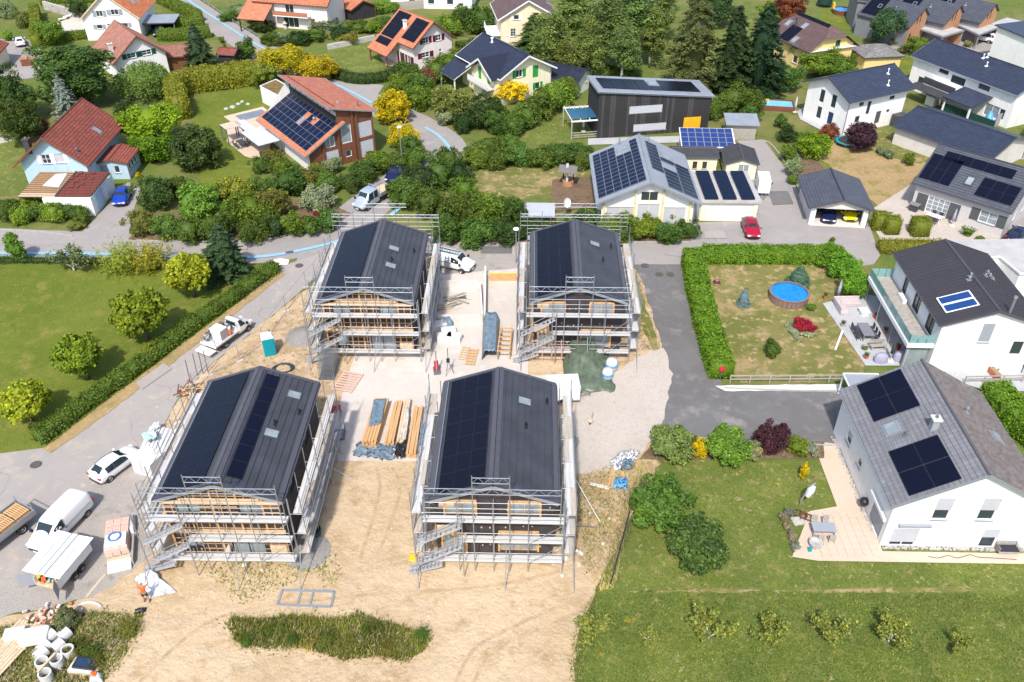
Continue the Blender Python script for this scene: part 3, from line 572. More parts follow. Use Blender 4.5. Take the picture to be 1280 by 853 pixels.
# ---------------------------------------------------------------- the four houses under construction
L0,W0,ZE,ZR = 13.05,9.02,6.2,7.78
SLP = math.hypot(W0/2,ZR-ZE)
def site_house(label,x,y,rot,front,pv,sky_,vents,deep_left=False):
 T = thing('house_under_construction',label,'house',(x,y,0),R(rot),'timber houses under construction')
 hw,hl = W0/2-.35,L0/2-.4; k = (ZR-ZE)/(W0/2); top = lambda u: ZR-abs(u)*k-.28; zw = top(hw); th = .26
 out = [(-hw,0),(hw,0),(hw,zw),(0,top(0)),(-hw,zw)]
 if front == 'battens':
  holes = [(-2.4,4.55,1.7,1.25),(2.0,4.55,1.7,1.25),(1.2,.2,2.4,2.1),(-2.6,.9,1.2,1.3)]
 else:
  holes = [(-2.35,4.5,2.1,1.3),(2.15,4.5,2.1,1.3),(1.75,.75,2.7,1.95),(-2.9,.3,1.6,2.1)]
 O,U = Vector((0,-hl,0)),Vector((1,0,0))
 b = MB(); wall(b,O,U,out,holes,.25); b.build('wall','membrane',T)
 for q in holes:
  wd = window(T,O,U,*q,frame='timber' if front != 'battens' else 'anthracite',glass='glass_sky_tint',mull=2,sill=False)
  if front != 'battens':
   for (a,c,d,e) in ((-q[2]/2-.1,q[2]/2+.1,q[3],q[3]+.2),(-q[2]/2-.14,-q[2]/2,0,q[3]),(q[2]/2,q[2]/2+.14,0,q[3])):
    g = MB(); g.fbox(O+U*q[0]+UP*q[1],U,UP,Vector((0,-1,0)),a,c,d,e,.003,.09); g.build('casing','timber',wd)
 for O2,U2,ol in ((Vector((0,hl,0)),Vector((-1,0,0)),out),(Vector((-hw,0,0)),Vector((0,-1,0)),[(-hl,0),(hl,0),(hl,zw),(-hl,zw)]),(Vector((hw,0,0)),Vector((0,1,0)),[(-hl,0),(hl,0),(hl,zw),(-hl,zw)])):
  b = MB(); wall(b,O2,U2,ol,[(-3,3.9,1.4,1.3),(2,3.9,1.4,1.3),(0,.3,2,2.1)] if ol is not out else ()); b.build('wall','membrane',T)
  if ol is not out:
   for q in ((-3,3.9,1.4,1.3),(2,3.9,1.4,1.3),(0,.3,2,2.1)): window(T,O2,U2,*q,frame='anthracite',sill=False)
 yf = -hl
 if front == 'battens':     # bare battens over dark membrane, each its own piece
  n = 15
  inh = lambda u,z_: any(abs(u-h[0]) < h[2]/2 and h[1] < z_ < h[1]+h[3] for h in holes)
  for i in range(n):
   u = -hw+.1+(2*hw-.2)*i/(n-1); zz = 0.15
   segs = [(0.15,top(u)-.05)]
   for h in holes:
    if abs(u-h[0]) < h[2]/2:
     segs = [s for (a,c) in segs for s in ((a,min(c,h[1])),(max(a,h[1]+h[3]),c)) if s[1]-s[0] > .15]
   for a,c in segs: pbox('upright_batten',T,'timber',(u,yf-.05,(a+c)/2),(.13 if i % 3 == 0 else .07,.05,c-a))
  for zc in [.4,.95,1.5,2.05,2.6,3.15,3.7,4.25,4.8,5.35,5.9,6.4,6.9]:
   wmax = hw if zc < zw else (top(0)-zc)/k
   if wmax < .5: continue
   segs = [(-wmax+.05,wmax-.05)]
   for h in holes:
    if h[1] < zc < h[1]+h[3]: segs = [s for (a,c) in segs for s in ((a,min(c,h[0]-h[2]/2)),(max(a,h[0]+h[2]/2),c)) if s[1]-s[0] > .15]
   for a,c in segs: pbox('cross_batten',T,'timber',((a+c)/2,yf-.105,zc),(c-a,.05,.055))
  pbox('ring_beam',T,'timber_pale',(0,yf-.16,5.75),(2*hw+.1,.06,.24)); pbox('ring_beam',T,'timber_pale',(0,yf-.16,2.9),(2*hw+.1,.06,.26))
 else:
  for (u,z_,w_,h_) in ((-3.4,2.5,1.4,.9),(-3.3,5.3,1.1,.7)): pbox('timber_panel',T,'timber_pale',(u,yf-.02,z_+h_/2),(w_,.03,h_))
  for u in (-.25,.25): pbox('purlin_end',T,'timber',(u,yf-.1,top(u)-.12),(.14,.3,.2))
  for i in range(14):
   u = -hw+.3+(2*hw-.6)*i/13
   for zc in (1.4,3.4,5.2):
    if not any(abs(u-h[0]) < h[2]/2+.1 and h[1]-.1 < zc < h[1]+h[3]+.3 for h in holes) and random.random() < .6:
     pbox('bracket',T,'timber_pale',(u+random.uniform(-.1,.1),yf-.03,zc+random.uniform(-.2,.2)),(.1,.05,.1))
 pbox('plinth',T,'concrete',(0,yf-.14,.22),(2*hw+.04,.1,.44))
 if front == 'battens':
  for (u,z_,w_,h_) in ((1.2,2.36,2.7,.5),(-1.2,2.4,1.6,.45),(0,6.0,5.6,.2),(3.4,.5,1.2,.9)): pbox('timber_panel',T,'timber_pale',(u,yf-.14,z_+h_/2),(w_,.03,h_))
 # roof slopes: left carries the solar field, right carries metal courses that run along the ridge
 sl = {}
 for s,nme in ((-1,'left'),(1,'right')):
  sl[nme] = Slope(Vector((s*W0/2,L0/2 if s < 0 else -L0/2,ZE)),Vector((0,-1 if s < 0 else 1,0)),Vector((-s*W0/2,0,ZR-ZE)),L0,SLP)
  b = MB(); S = sl[nme]; b.fbox(S.O,S.U,S.V,S.N,0,L0,0,SLP,-th,0); b.build('roof_deck','metal_roof',T)
  b = MB(); b.tube([S.p(0,-.08,-.1),S.p(L0,-.08,-.1)],.09,8); b.build('gutter','metal_trim',T)
 S = sl['right']; n = 9; h = SLP/n
 for j in range(n):
  b = MB(); b.hexa([S.p(.06,j*h,.004),S.p(L0-.06,j*h,.004),S.p(L0-.06,(j+1)*h-.03,.004),S.p(.06,(j+1)*h-.03,.004)],[S.p(.06,j*h,.085),S.p(L0-.06,j*h,.085),S.p(L0-.06,(j+1)*h-.03,.02),S.p(.06,(j+1)*h-.03,.02)])
  b.build('roof_course','metal_roof',T)
 for nme in ('left','right'):
  S = sl[nme]
  for (u0,u1,v0,v1) in ((0,.3,0,SLP-.02),(L0-.3,L0,0,SLP-.02)):
   b = MB(); b.fbox(S.O,S.U,S.V,S.N,u0,u1,v0,v1,.09,.11); b.build('verge_flashing','metal_trim',T)
  b = MB(); b.fbox(S.O,S.U,S.V,S.N,0,L0,SLP-.32,SLP+.02,.1,.13); b.build('ridge_flashing','metal_trim',T)
  b = MB(); b.fbox(S.O,S.U,S.V,S.N,.3,L0-.3,.02,.38,.08,.10); b.build('eaves_flashing','metal_trim',T)
 S = sl['left']; b = MB(); b.fbox(S.O,S.U,S.V,S.N,.3,L0-.3,.42,.47,.08,.16); b.build('snow_rail','zinc',T)
 for a in pv: panels(T,sl[a[0]],*a[1:])
 for (u,v) in sky_: skylight(T,sl['right'],u,v,.95,1.15,'anthracite')
 for (u,v) in vents:
  S = sl['right']; b = MB(); b.fbox(S.O,S.U,S.V,S.N,u-.3,u+.3,v-.12,v+.12,.08,.1); b.tube([S.p(u,v,.02),S.p(u,v,.02)+UP*.45],.07,8); b.build('vent_pipe','black_plastic',T)
 for s in (-1,1):
  b = MB(); b.bar((s*W0/2,-L0/2-.03,ZE-.1),(0,-L0/2-.03,ZR-.1),.05,.26); b.build('verge_board','zinc',T)
  b = MB(); b.bar((s*W0/2,L0/2+.03,ZE-.1),(0,L0/2+.03,ZR-.1),.05,.26); b.build('verge_board','anthracite',T)
 return T
PVL = ('left',.42,.72,7,3,1.72,1.13)
HOUSES = [
 ('timber house with bare battens on its gable and black solar roof beside the street junction',-13.42,72.33,-1.1,'battens',[('left',.40,.6,7,3,1.73,1.16,'pv_black')],[(7.6,2.45),(4.4,2.35)],[(8.7,1.0),(5.9,2.9)]),
 ('dark boarded timber house with solar roof beside the clipped laurel hedge and dark driveway',6.35,72.35,-1.3,'boards',[PVL+('pv_navy',)],[(8.6,2.25)],[(9.6,1.0),(6.3,2.1)]),
 ('timber house with bare battens on its gable and solar strips either side of the ridge',-20.25,47.6,-.9,'battens',[('left',.40,.62,7,3,1.73,1.08,'pv_black'),('right',1.0,3.05,7,1,1.6,1.1,'pv_black')],[(10.3,1.0),(5.6,1.65)],[(9.0,.75),(7.2,2.2)]),
 ('dark boarded timber house with solar roof standing nearest the white box trailer and gravel',-1.12,47.5,-1.4,'boards',[PVL+('pv_navy',)],[(9.2,2.1)],[(10.4,.8),(6.9,2.5)]),
]
for h_ in HOUSES: site_house(*h_)

# ---------------------------------------------------------------- scaffolds
LIFT = [1.05,3.1,5.12]
SLAT = {}
def scaffold(label,x,y,rot,sides,stair,ridge_guard,rear_guard,extra=0):
 T = thing('scaffold',label,'scaffold',(x,y,0),R(rot),'steel scaffolds round the new houses')
 i0,d = .38,.92; hw,hl = W0/2,L0/2; r = .05
 pole = lambda a,b_,rr=.024: ppole('ledger',T,'steel',a,b_,rr)
 def run(a,b_,nx,ny,nb,zt,first=False,decks=LIFT,rails=(.5,1.0)):
  a,b_ = Vector(a),Vector(b_); dr = b_-a; out = Vector((nx,ny,0)); ln = dr.length; t = dr.normalized()
  for k in range(nb+1):
   p = a+dr*(k/nb)
   for off in (0,d):
    q = p+out*off; zz = zt+(random.uniform(-.1,.35) if off else -.4)
    ppole('standard',T,'steel',(q.x,q.y,.02),(q.x,q.y,zz),.034)
    pbox('base_plate',T,'steel_dark',(q.x,q.y,.012),(.18,.18,.02))
   for zl in decks: pole((p.x,p.y,zl-.08),tuple(p+out*d+UP*(zl-.08)))
  for zl in decks:
   for k in range(nb):
    if (zl,k) in extra_gaps and first: continue
    p0,p1 = a+dr*(k/nb),a+dr*((k+1)/nb); c = (p0+p1)/2+out*(d/2)
    for q in range(2):
     pbar('deck_plank',T,'deck_plank' if first or random.random() < .55 else 'deck_wood',(p0+out*(.42+q*.31)+UP*(zl)+t*.02),(p1+out*(.42+q*.31)+UP*(zl)-t*.02),.3,.05)
    pbar('toe_board',T,'deck_plank',p0+out*(d-.02)+UP*(zl+.1)+t*.03,p1+out*(d-.02)+UP*(zl+.1)-t*.03,.03,.15)
    for rl in rails: pole(tuple(p0+out*d+UP*(zl+rl)),tuple(p1+out*d+UP*(zl+rl)))
  for k in range(nb):
   if k % 4 == 3:
    p0,p1 = a+dr*(k/nb)+out*(d+.05),a+dr*((k+1)/nb)+out*(d+.05)
    for za,zb in zip(LIFT,LIFT[1:]): pole(tuple(p0+UP*za),tuple(p1+UP*zb),.026)
 def lattice(a,b_,z0,z1,n,name='lattice_girder'):
  a,b_ = Vector(a),Vector(b_); m_ = MB()
  for zz in (z0,z1): m_.tube([a+UP*zz,b_+UP*zz],.03,6)
  for k in range(n):
   p,q = a.lerp(b_,k/n),a.lerp(b_,(k+1)/n); mid = (p+q)/2
   m_.tube([p+UP*z0,mid+UP*z1],.018,5); m_.tube([mid+UP*z1,q+UP*z0],.018,5)
  return m_.build(name,'steel',T)
 f0 = -hl-i0+.35
 extra_gaps = {(zl,0) for zl in LIFT[1:2]} if stair else set()
 if 'f' in sides: run((-hw-i0,f0,0),(hw+i0,f0,0),0,-1,4,7.0,True)
 if 'l' in sides: run((-hw-i0+.05,hl-.2,0),(-hw-i0+.05,f0,0),-1,0,5,6.9)
 if 'r' in sides: run((hw+i0-.05,f0,0),(hw+i0-.05,hl-.2,0),1,0,5,6.9)
 if 'b' in sides: run((hw+i0,hl+.1,0),(-hw-i0,hl+.1,0),0,1,4,7.4)
 yo = f0-d
 lattice((-hw-.1,yo,0),(hw+.1,yo,0),7.95,8.45,9)
 for zz in (6.55,7.1): pole((-hw-.1,yo+.02,zz),(hw+.1,yo+.02,zz))
 lattice((-1.35,yo,0),(1.15,yo,0),9.0,9.5,3)
 for u in (-1.35,1.15): ppole('standard',T,'steel',(u,yo,.02),(u,yo,9.7),.04)
 for u in (-hw-.1,hw+.1): ppole('standard',T,'steel',(u,yo,5.),(u,yo,8.8),.036)
 if rear_guard:
  yb = hl+.1+d
  lattice((-hw-1.1,yb,0),(hw+1.1,yb,0),7.5,7.85,10)
  for zz in (6.5,7.0): pole((-hw-1.1,yb,zz),(hw+1.1,yb,zz))
  lattice((-2.3,yb,0),(2.3,yb,0),8.7,9.1,5)
  for k in range(6):
   u = -hw-1.1+(2*hw+2.2)*k/5; ppole('standard',T,'steel',(u,yb,6),(u,yb,9.3 if 1 < k < 4 else 8.2),.036)
 if stair:
  for j,(za,zb) in enumerate(((.05,1.05),(1.1,3.05),(3.15,5.1))):
   m_ = MB(); xa,xb = -hw-.9,-hw+2.35; ys = yo-.12
   if j == 0: xa -= .7; xb -= 1.5
   for s in (-.3,.3): m_.bar((xa,ys+s,za),(xb,ys+s,zb),.04,.12)
   n = 9
   for k in range(n):
    q = (k+.5)/n; m_.box(xa+(xb-xa)*q-.1,xa+(xb-xa)*q+.1,ys-.28,ys+.28,za+(zb-za)*q-.02,za+(zb-za)*q+.02)
   m_.build('stair_flight','stair_aluminium',T)
   for s in (-.34,):
    m_ = MB(); m_.tube([(xa,ys+s,za+.9),(xb,ys+s,zb+.9)],.028,6); m_.tube([(xa,ys+s,za+.45),(xb,ys+s,zb+.45)],.022,6); m_.build('handrail','steel',T)
  for u in (-hw-.95,-hw+2.4):
   ppole('standard',T,'steel',(u,yo-.5,.02),(u,yo-.5,6.3),.042)
 for k in range(3):
  u = (-hw-1.0,0.9,hw+1.)[k]
  ppole('raking_brace',T,'steel',(u,yo-.05,3.0),(u+random.uniform(-.3,.3),yo-1.7,.02),.035)
 return T
SC = ['steel scaffold round the house by the street junction','steel scaffold round the house beside the laurel hedge','steel scaffold round the house beside the parked white hatchback','steel scaffold round the house beside the gravel and box trailer']
for i,(hs,sd) in enumerate(zip(HOUSES,('flrb','flrb','flr','flr'))):
 scaffold(SC[i],hs[1],hs[2],hs[3],sd,True,True,i < 2)
# ---------------------------------------------------------------- neighbouring houses
def w(px=None,wd=1.,**k): k.update(w_=wd); k.update(px=px) if px else None; return k
def quad_roof(T,pts,m,thick=.18,name='roof',kind='plain',trim='metal_trim'):
 """four-cornered roof sheet with thickness; pts run counter-clockwise from above, local coordinates"""
 b = MB(); P = [Vector(p) for p in pts]; n = (P[1]-P[0]).cross(P[3]-P[0]).normalized(); lu,lv = (P[1]-P[0]).length,(P[3]-P[0]).length
 b.face([p+n*.012 for p in P],[(0,0),(lu,0),(lu,lv),(0,lv)]); o = b.build(name,m,T)
 b = MB(); b.hexa([p-n*thick for p in P],P); b.build('roof_edge',trim,T); return o
# --- white house with mossy roof, terrace and solar panels
A = gable_house('detached_house','white house with grey tiled roof, square chimney and beige terrace beside the meadow',33.02,48.53,-1.5,13.06,11.67,4.42,7.78,'render_white','tile_grey','flat',(.35,.3),{
 'front': [w((1183,623.5,1174.5,650),1.15,frame='white_frame',blind='white_blind',bl=.55),w((1242,623.6,1230,650.5),1.2,blind='white_blind',bl=.55),
   w((1133,661,1124.5,687.5),1.9,blind='white_blind',bl=.78,mull=2),w((1241,662,1231,685),1.15,blind='white_blind',bl=.45)],
 'left': [w(None,1.0,u=-3.2,z=1.6,h_=1.2,blind='white_blind',bl=.5),w(None,.8,u=-.4,z=1.7,h_=.8),w(None,2.2,u=4.6,z=.1,h_=2.3,blind='grey_blind',bl=.9,mull=2,sill=False)],
},trim='zinc',rm2='tile_grey_mossy')
T,S = A['T'],A['sl']['left']
panels_px(T,S,(1071.5,483),(1152,508),2,2,cell='pv_black',gap=.05); panels_px(T,S,(1111,566),(1204,600),2,2,cell='pv_black',gap=.05)
skylight_px(T,S,1115,536,1.1,1.0); chimney(T,S,*S.px(1163,537),.5,.5,1.0,'grey_blind','concrete')
u,v = S.px(1131,544); vent_pipe(T,S,u,v,.3,.05,'steel_dark')
S2 = A['sl']['right']; skylight_px(T,S2,1245,547,1.0,.8); u,v = S2.px(1208,516); vent_pipe(T,S2,u,v,.5,.07,'zinc')
pbox('awning_box',T,'white_frame',(-5.7,-4.6,2.55),(.2,3,.25))
pbox('window_hood',T,'grey_blind',(-3.55,-6.4,2.42),(2.3,.25,.16))
b = MB()
for i in range(420):
 t = random.uniform(-5.4,5.2); q = random.uniform(.05,.34); r_ = random.uniform(.04,.09)
 if i < 300: c = Vector((t,-6.23-.02-q,.09))
 else: c = Vector((-5.5-q,random.uniform(-5,5.6),.09))
 b.box(c.x-r_,c.x+r_,c.y-r_*.8,c.y+r_*.8,c.z-.05,c.z+r_*.7)
tag(b.build('pebble_strip','pebble',T),kind='stuff')
# --- white house with balcony
A = gable_house('detached_house','white house with dark standing seam roof, glass balcony and grey patio',43.6,69.41,-1.7,12.86,9.6,5.5,7.14,'render_white','seam_dark','seam',(.45,.35),{
 'front': [w((1238.3,405,1228.3,428),1.05,blind='grey_blind',bl=.98),w((1274,427,1268,444),1.1,frame='white_frame',mull=1,sill=False),w((1229,423,1228,425),.3)][:2],
 'left': [w(None,1.,u=-2.8,z=3.0,h_=2.1,frame='anthracite',sill=False),w(None,1.6,u=.4,z=3.0,h_=2.1,frame='anthracite',mull=2,sill=False),w(None,1.6,u=3.9,z=3.0,h_=2.1,frame='anthracite',mull=2,sill=False),
   w(None,2.6,u=-3.6,z=.1,h_=2.2,frame='anthracite',mull=3,sill=False),w(None,2.6,u=0,z=.1,h_=2.2,frame='anthracite',mull=3,sill=False),w(None,2.2,u=3.6,z=.1,h_=2.2,frame='anthracite',mull=2,sill=False)],
})
T,S = A['T'],A['sl']['left']
panels_px(T,S,(1170,374),(1225.5,382.6),2,1,cell='pv_thermal',frame='white_paint',gap=.02,rim=.13)
for p in ((1211,350),(1213,346)): u,v = S.px(*p); vent_pipe(T,S,u,v,.35,.07)
S2 = A['sl']['right']
for p in ((1235,341),(1238,345),(1232,345),(1241,350)): u,v = S2.px(*p); vent_pipe(T,S2,u,v,.2,.06)
u,v = S2.px(1262,391); b = MB(); a = S2.p(u,v); b.tube([a,a+UP*1.6],.13,10); b.tube([a+UP*1.6,a+UP*1.75],[.2,.16],10); b.build('flue','steel',T)
hw,hl = A['hw'],A['hl']; bx0,bx1 = -hw-2.35,-hw-.02; by0,by1 = -hl+.3,hl-.1
b = MB(); b.box(bx0,bx1,by0,by1,2.62,2.9); b.build('balcony_slab','white_paint',T)
b = MB(); b.box(bx0+.1,bx1-.05,by0+.1,by1-.1,2.905,2.93); b.build('balcony_floor','timber_grey',T)
b = MB(); b.box(bx0-.12,bx0-.005,by0-.12,by1,2.55,2.98); b.box(bx0,bx1,by0-.12,by0-.005,2.55,2.98); b.build('balcony_fascia','white_paint',T)
n = 9
for k in range(n):
 ya,yb = by0+(by1-by0)*k/n,by0+(by1-by0)*(k+1)/n
 pbox('glass_panel',T,'balcony_glass',(bx0+.02,(ya+yb)/2,3.42),(.03,yb-ya-.07,.95)); pbox('balustrade_post',T,'steel_dark',(bx0+.02,ya,3.42),(.05,.05,1.05))
for k in range(3):
 xa,xb = bx0+(bx1-bx0)*k/3,bx0+(bx1-bx0)*(k+1)/3
 for yy in (by0+.02,by1-.02): pbox('glass_panel',T,'balcony_glass',((xa+xb)/2,yy,3.42),(xb-xa-.07,.03,.95))
for k in range(4): pbox('balcony_post',T,'zinc',(bx0+.15,by0+.2+(by1-by0-.4)*k/3,1.3),(.14,.14,2.6))
pbox('corner_window',T,'glass_sky_tint',((bx0+bx1)/2,by0+.35,1.35),(2.,.05,2.3)); pbox('corner_window_frame',T,'white_frame',(bx0+.25,by0+.3,1.3),(.12,.12,2.5))
pbox('balcony_bench',T,'white_paint',(-hw-.5,1.6,3.15),(.4,1.4,.4))
# flat-roofed wing behind it
p = [G(1178,300,3.3),G(1330,298,3.3),G(1330,345,3.3),G(1275,343,3.3),G(1250,322,3.3),G(1222,324,3.3)]
T = thing('flat_roof_annex','flat grey roofed annex with white parapet behind the dark seam roof','annex'); b = MB(); b.prism([(q.x,q.y) for q in p[::-1]],0,3.1); b.build('wall','render_white',T)
b = MB(); b.prism([(q.x,q.y) for q in p[::-1]],3.1,3.3); b.build('flat_roof','flat_roof',T)
for a,c in zip(p[2:],p[3:]):
 b = MB(); b.bar(a+UP*.06,c+UP*.06,.16,.2); b.build('parapet','white_paint',T)
q0 = G(1256,335,0); pbox('door',T,'glass',(q0.x+.3,q0.y-.6,1.2),(.9,.08,2.1))
# --- house with solar roof up the slope
A = gable_house('detached_house','light grey house with black solar roof and white lattice french doors',57.29,96.32,46.3,11.63,11.14,3.53,6.86,'render_grey','tile_mid_grey','flat',(.55,.4),{
 'left': [w((1172,248,1171,269),2.6,shut='dark_grey_paint',mull=4,rows=4,glass='glass_sky_tint',sill=False),w((1236,265,1234,280),2.0,shut='dark_grey_paint',mull=2,rows=2,glass='glass_sky_tint')],
 'front': [w(None,1.0,u=1.5,z=1.,h_=1.2),w(None,1.0,u=-1.6,z=1.0,h_=1.2)]})
T,S = A['T'],A['sl']['left']
panels_px(T,S,(1148,222),(1206,203),3,2,cell='pv_black'); panels_px(T,S,(1178,200),(1272,214),5,1,cell='pv_black'); panels_px(T,S,(1217,244),(1278,236),3,2,cell='pv_black')
skylight_px(T,S,1212,227,.9,1.3,frame='anthracite')
pbox('grill_canopy',T,'grey_cladding',(-5.6,4.8,1.),(.9,1.2,.1)); pbox('grill_leg',T,'anthracite',(-5.6,4.8,.5),(.6,.9,.95))
# --- open carport with two cars
A = gable_house('carport','open double carport with grey tiled roof housing two cars',39.69,95.59,-6.4,8.65,7.6,2.5,3.75,'concrete','tile_mid_grey','flat',(.5,.5),{},cat='carport',open_front=True,thick=.14)
T = A['T']; hw,hl = A['hw'],A['hl']
for s in (-1,1): pbox('pier',T,'render_white',(s*(hw-.25),-hl+.15,1.1),(.6,.3,2.2))
b = MB(); b.face([(-hw,-hl,2.34),(hw,-hl,2.34),(hw,-hl,A['zw']),(0,-hl,3.5),(-hw,-hl,A['zw'])]); b.build('gable_panel','concrete',T); pbox('lintel',T,'concrete',(0,-hl+.1,2.32),(2*hw,.2,.14))
pbox('garage_floor',T,'concrete',(0,0,.07),(2*hw-.1,2*hl+.6,.02))
# --- low garage block
A = gable_house('garage_block','long low garage block with dark slate roof beside the play garden',62.9,113.9,37,14.6,11.0,2.7,4.35,'concrete','tile_slate','flat',(.5,.4),{},cat='garage')
# --- white house with plum tree
W_ = lambda *p,**k: w(p,k.pop('wd',.9),frame='anthracite',sill=False,**k)
A = gable_house('detached_house','white house with slate blue roof and narrow dark windows beside the plum tree',51.67,125.51,-63.4,13.06,9.88,5.41,7.59,'render_white','tile_slate','flat',(.75,.8),{
 'front': [W_(1028.5,112,1027,128),W_(1043,118.5,1041.5,135),W_(1024,133,1023.5,148),w((1038,140,1037,156),1.0,kind='door',glass='blue_door',frame='anthracite')],
 'right': [W_(1077,128,1077,132.5),W_(1086.5,127,1085,142.5,wd=.7),W_(1071.6,145.5,1071,153),w((1097.5,139.5,1096.5,154),1.0,kind='door',glass='dark_grey_paint',frame='anthracite'),W_(1115.5,120,1115.3,124,wd=1.0),W_(1110,137,1109.8,140.5,wd=.6)]})
T,S = A['T'],A['sl']['right']
for p in ((1110,92.5),(1110,107)): u,v = S.px(*p); vent_pipe(T,S,u,v,.75,.07,'white_paint')
pbox('waste_store',T,'anthracite',(A['hw']+.9,4.6,.9),(1.4,2.1,1.8))
# --- long white house
A = gable_house('detached_house','long white house with slate blue roof, terrace and dark porch canopy',73.41,132.51,25.8,20.1,9.65,5.23,7.37,'render_white','tile_slate','flat',(.6,.4),{
 'left': [w((1153,97,1152.5,105),1.7,frame='anthracite',mull=2),w((1180,86,1180,92),1.8,frame='anthracite',mull=2),w((1198,96,1197,106),2.6,frame='anthracite',mull=2,sill=False),w((1231,104,1230,113),2.0,frame='anthracite',blind='dark_grey_paint',bl=.97,sill=False),
   w((1240,131,1239,147),2.6,mull=2,glass='glass_sky_tint',sill=False),w((1252,136,1251,150),1.0,sill=False)],
 'front': [w(None,1.2,u=-1,z=3.4,h_=1.2),w(None,1.6,u=1,z=1.,h_=1.3)]},trim='zinc')
T,S = A['T'],A['sl']['left']
for p in ((1233,83),(1229,73),(1234,72)): u,v = S.px(*p); vent_pipe(T,S,u,v,.6,.07,'white_paint')
hw,hl = A['hw'],A['hl']; FRL = S.FR; Ow = Vector((-hw,0,0));
def lw(px,py,out=0.0): return hit(FRL,Vector((-hw-out,0,0)),Vector((-1,0,0)),px,py)
a,c = lw(1171,106),lw(1200,118)
ym = (a.y+c.y)/2; wl = abs(a.y-c.y)+1.5
b = MB(); b.box(-hw-2.4,-hw-.01,ym-wl/2,ym+wl/2,2.6,2.78); b.build('balcony_slab','render_white',T)
b = MB(); b.box(-hw-2.42,-hw-2.36,ym-wl/2,ym+wl/2,2.7,3.75); b.build('balcony_railing','dark_grey_paint',T)
for k in range(3): pbox('railing_panel',T,'anthracite',(-hw-2.44,ym-wl/2+wl*(k+.5)/3,3.2),(.03,wl/3-.12,.8))
quad_roof(T,[(-hw-4.6,ym-3.4,2.35),(-hw-4.6,ym+4.0,2.35),(-hw-2.5,ym+4.0,2.6),(-hw-2.5,ym-3.4,2.6)][::-1],'shingle_dark',.1,'awning',trim='anthracite')
yp = lw(1226,108).y
quad_roof(T,[(-hw-4.3,yp-2.6,2.7),(-hw-4.3,yp+2.6,2.7),(-hw-.05,yp+2.6,3.6),(-hw-.05,yp-2.6,3.6)][::-1],'tile_slate',.14,'porch_roof',trim='anthracite')
for s in (-1,1): pbox('porch_post',T,'render_white',(-hw-4.0,yp+s*2.3,1.35),(.22,.22,2.7))
# --- yellow house, half-hipped, with annex
T = thing('detached_house','yellow house with brown hipped roof and solar strip behind the leafy trees','house',(52.6,152.3,0),R(22))
for nm,O,U,hw_,hs in (('f',Vector((0,-5.2,0)),Vector((1,0,0)),4.6,[(1.2,4.1,1.0,1.1)]),('b',Vector((0,5.2,0)),Vector((-1,0,0)),4.6,[]),('l',Vector((-4.6,0,0)),Vector((0,-1,0)),5.2,[(-2,1,1.2,1.3),(2,1,1.2,1.3)]),('r',Vector((4.6,0,0)),Vector((0,1,0)),5.2,[(0,1,1.2,1.3)])):
 b = MB(); wall(b,O,U,[(-hw_,0),(hw_,0),(hw_,4.3),(2.2,5.8),(-2.2,5.8),(-hw_,4.3)] if nm in 'fb' else [(-hw_,0),(hw_,0),(hw_,4.3),(-hw_,4.3)],hs); b.build('wall','render_yellow',T)
 for q in hs: window(T,O,U,*q,glass='dark_green_paint' if nm == 'f' else 'glass',frame='dark_green_paint' if nm == 'f' else 'white_frame')
FRy = (Vector((52.6,152.3,0)),R(22)); ys = {}
for s,nm in ((-1,'left'),(1,'right')):
 O = Vector((s*5.2,6 if s < 0 else -6,4.0)); ys[nm] = Slope(O,Vector((0,-s*-1 if False else (-1 if s < 0 else 1),0)),Vector((-s*5.2,0,3.5)),12,math.hypot(5.2,3.5),FRy)
 b = MB(); S = ys[nm]; nv = 16
 for j in range(nv):   # slope narrows to the ridge at both half-hips
  v0,v1 = S.lv*j/nv,S.lv*(j+1)/nv; ins = lambda v: max(0,(v/S.lv-.55))/.45*2.2
  a0,a1 = ins(v0),ins(v1)
  b.face([S.p(a0,v0,.04),S.p(12-a0,v0,.04),S.p(12-a1,v1,0),S.p(a1,v1,0)],[(a0,v0),(12-a0,v0),(12-a1,v1),(a1,v1)])
  b.face([S.p(a0,v0,0),S.p(12-a0,v0,0),S.p(12-a0,v0,.04),S.p(a0,v0,.04)],[(0,v0)]*4)
 b.build('roof_slope','tile_brown',T); b = MB(); b.tube([S.p(0,-.06,-.04),S.p(12,-.06,-.04)],.08,8); b.build('gutter','anthracite',T)
for e in (-1,1):
 b = MB(); zb = 4.0+3.5*.55; xb = 5.2*.45
 b.face([(xb*e*-1*-1 if False else -xb,e*6,zb),(xb,e*6,zb),(0,e*3.8,7.5)] if e < 0 else [(xb,e*6,zb),(-xb,e*6,zb),(0,e*3.8,7.5)],[(0,0),(4.6,0),(2.3,2.7)]); b.build('half_hip','tile_brown',T)
b = MB(); b.box(-4.9,4.9,-5.7,5.7,3.85,3.98); b.build('soffit','white_paint',T)
panels_px(T,ys['left'],(995,18),(1040,32),7,1,cell='pv_navy'); panels_px(T,ys['left'],(973,47),(1004,36.5),4,1,cell='pv_navy')
for p in ((986,29),(1006,33),(994,50)): skylight_px(T,ys['left'],*p,1.,1.2)
u,v = ys['left'].px(994,35); b = MB(); a = ys['left'].p(u,v); b.tube([a,a+UP*1.8],.13,8); b.build('flue','anthracite',T)
T = thing('garage','yellow garage with low grey hipped roof beside the yellow house','garage',(63.4,150.3,0),R(8))
b = MB(); b.box(-3.3,3.3,-3.,3.,0,2.6); b.build('wall','render_yellow',T)
b = MB(); c0 = [(-3.7,-3.4,2.6),(3.7,-3.4,2.6),(3.7,3.4,2.6),(-3.7,3.4,2.6)]; ap = (0.2,0,3.9)
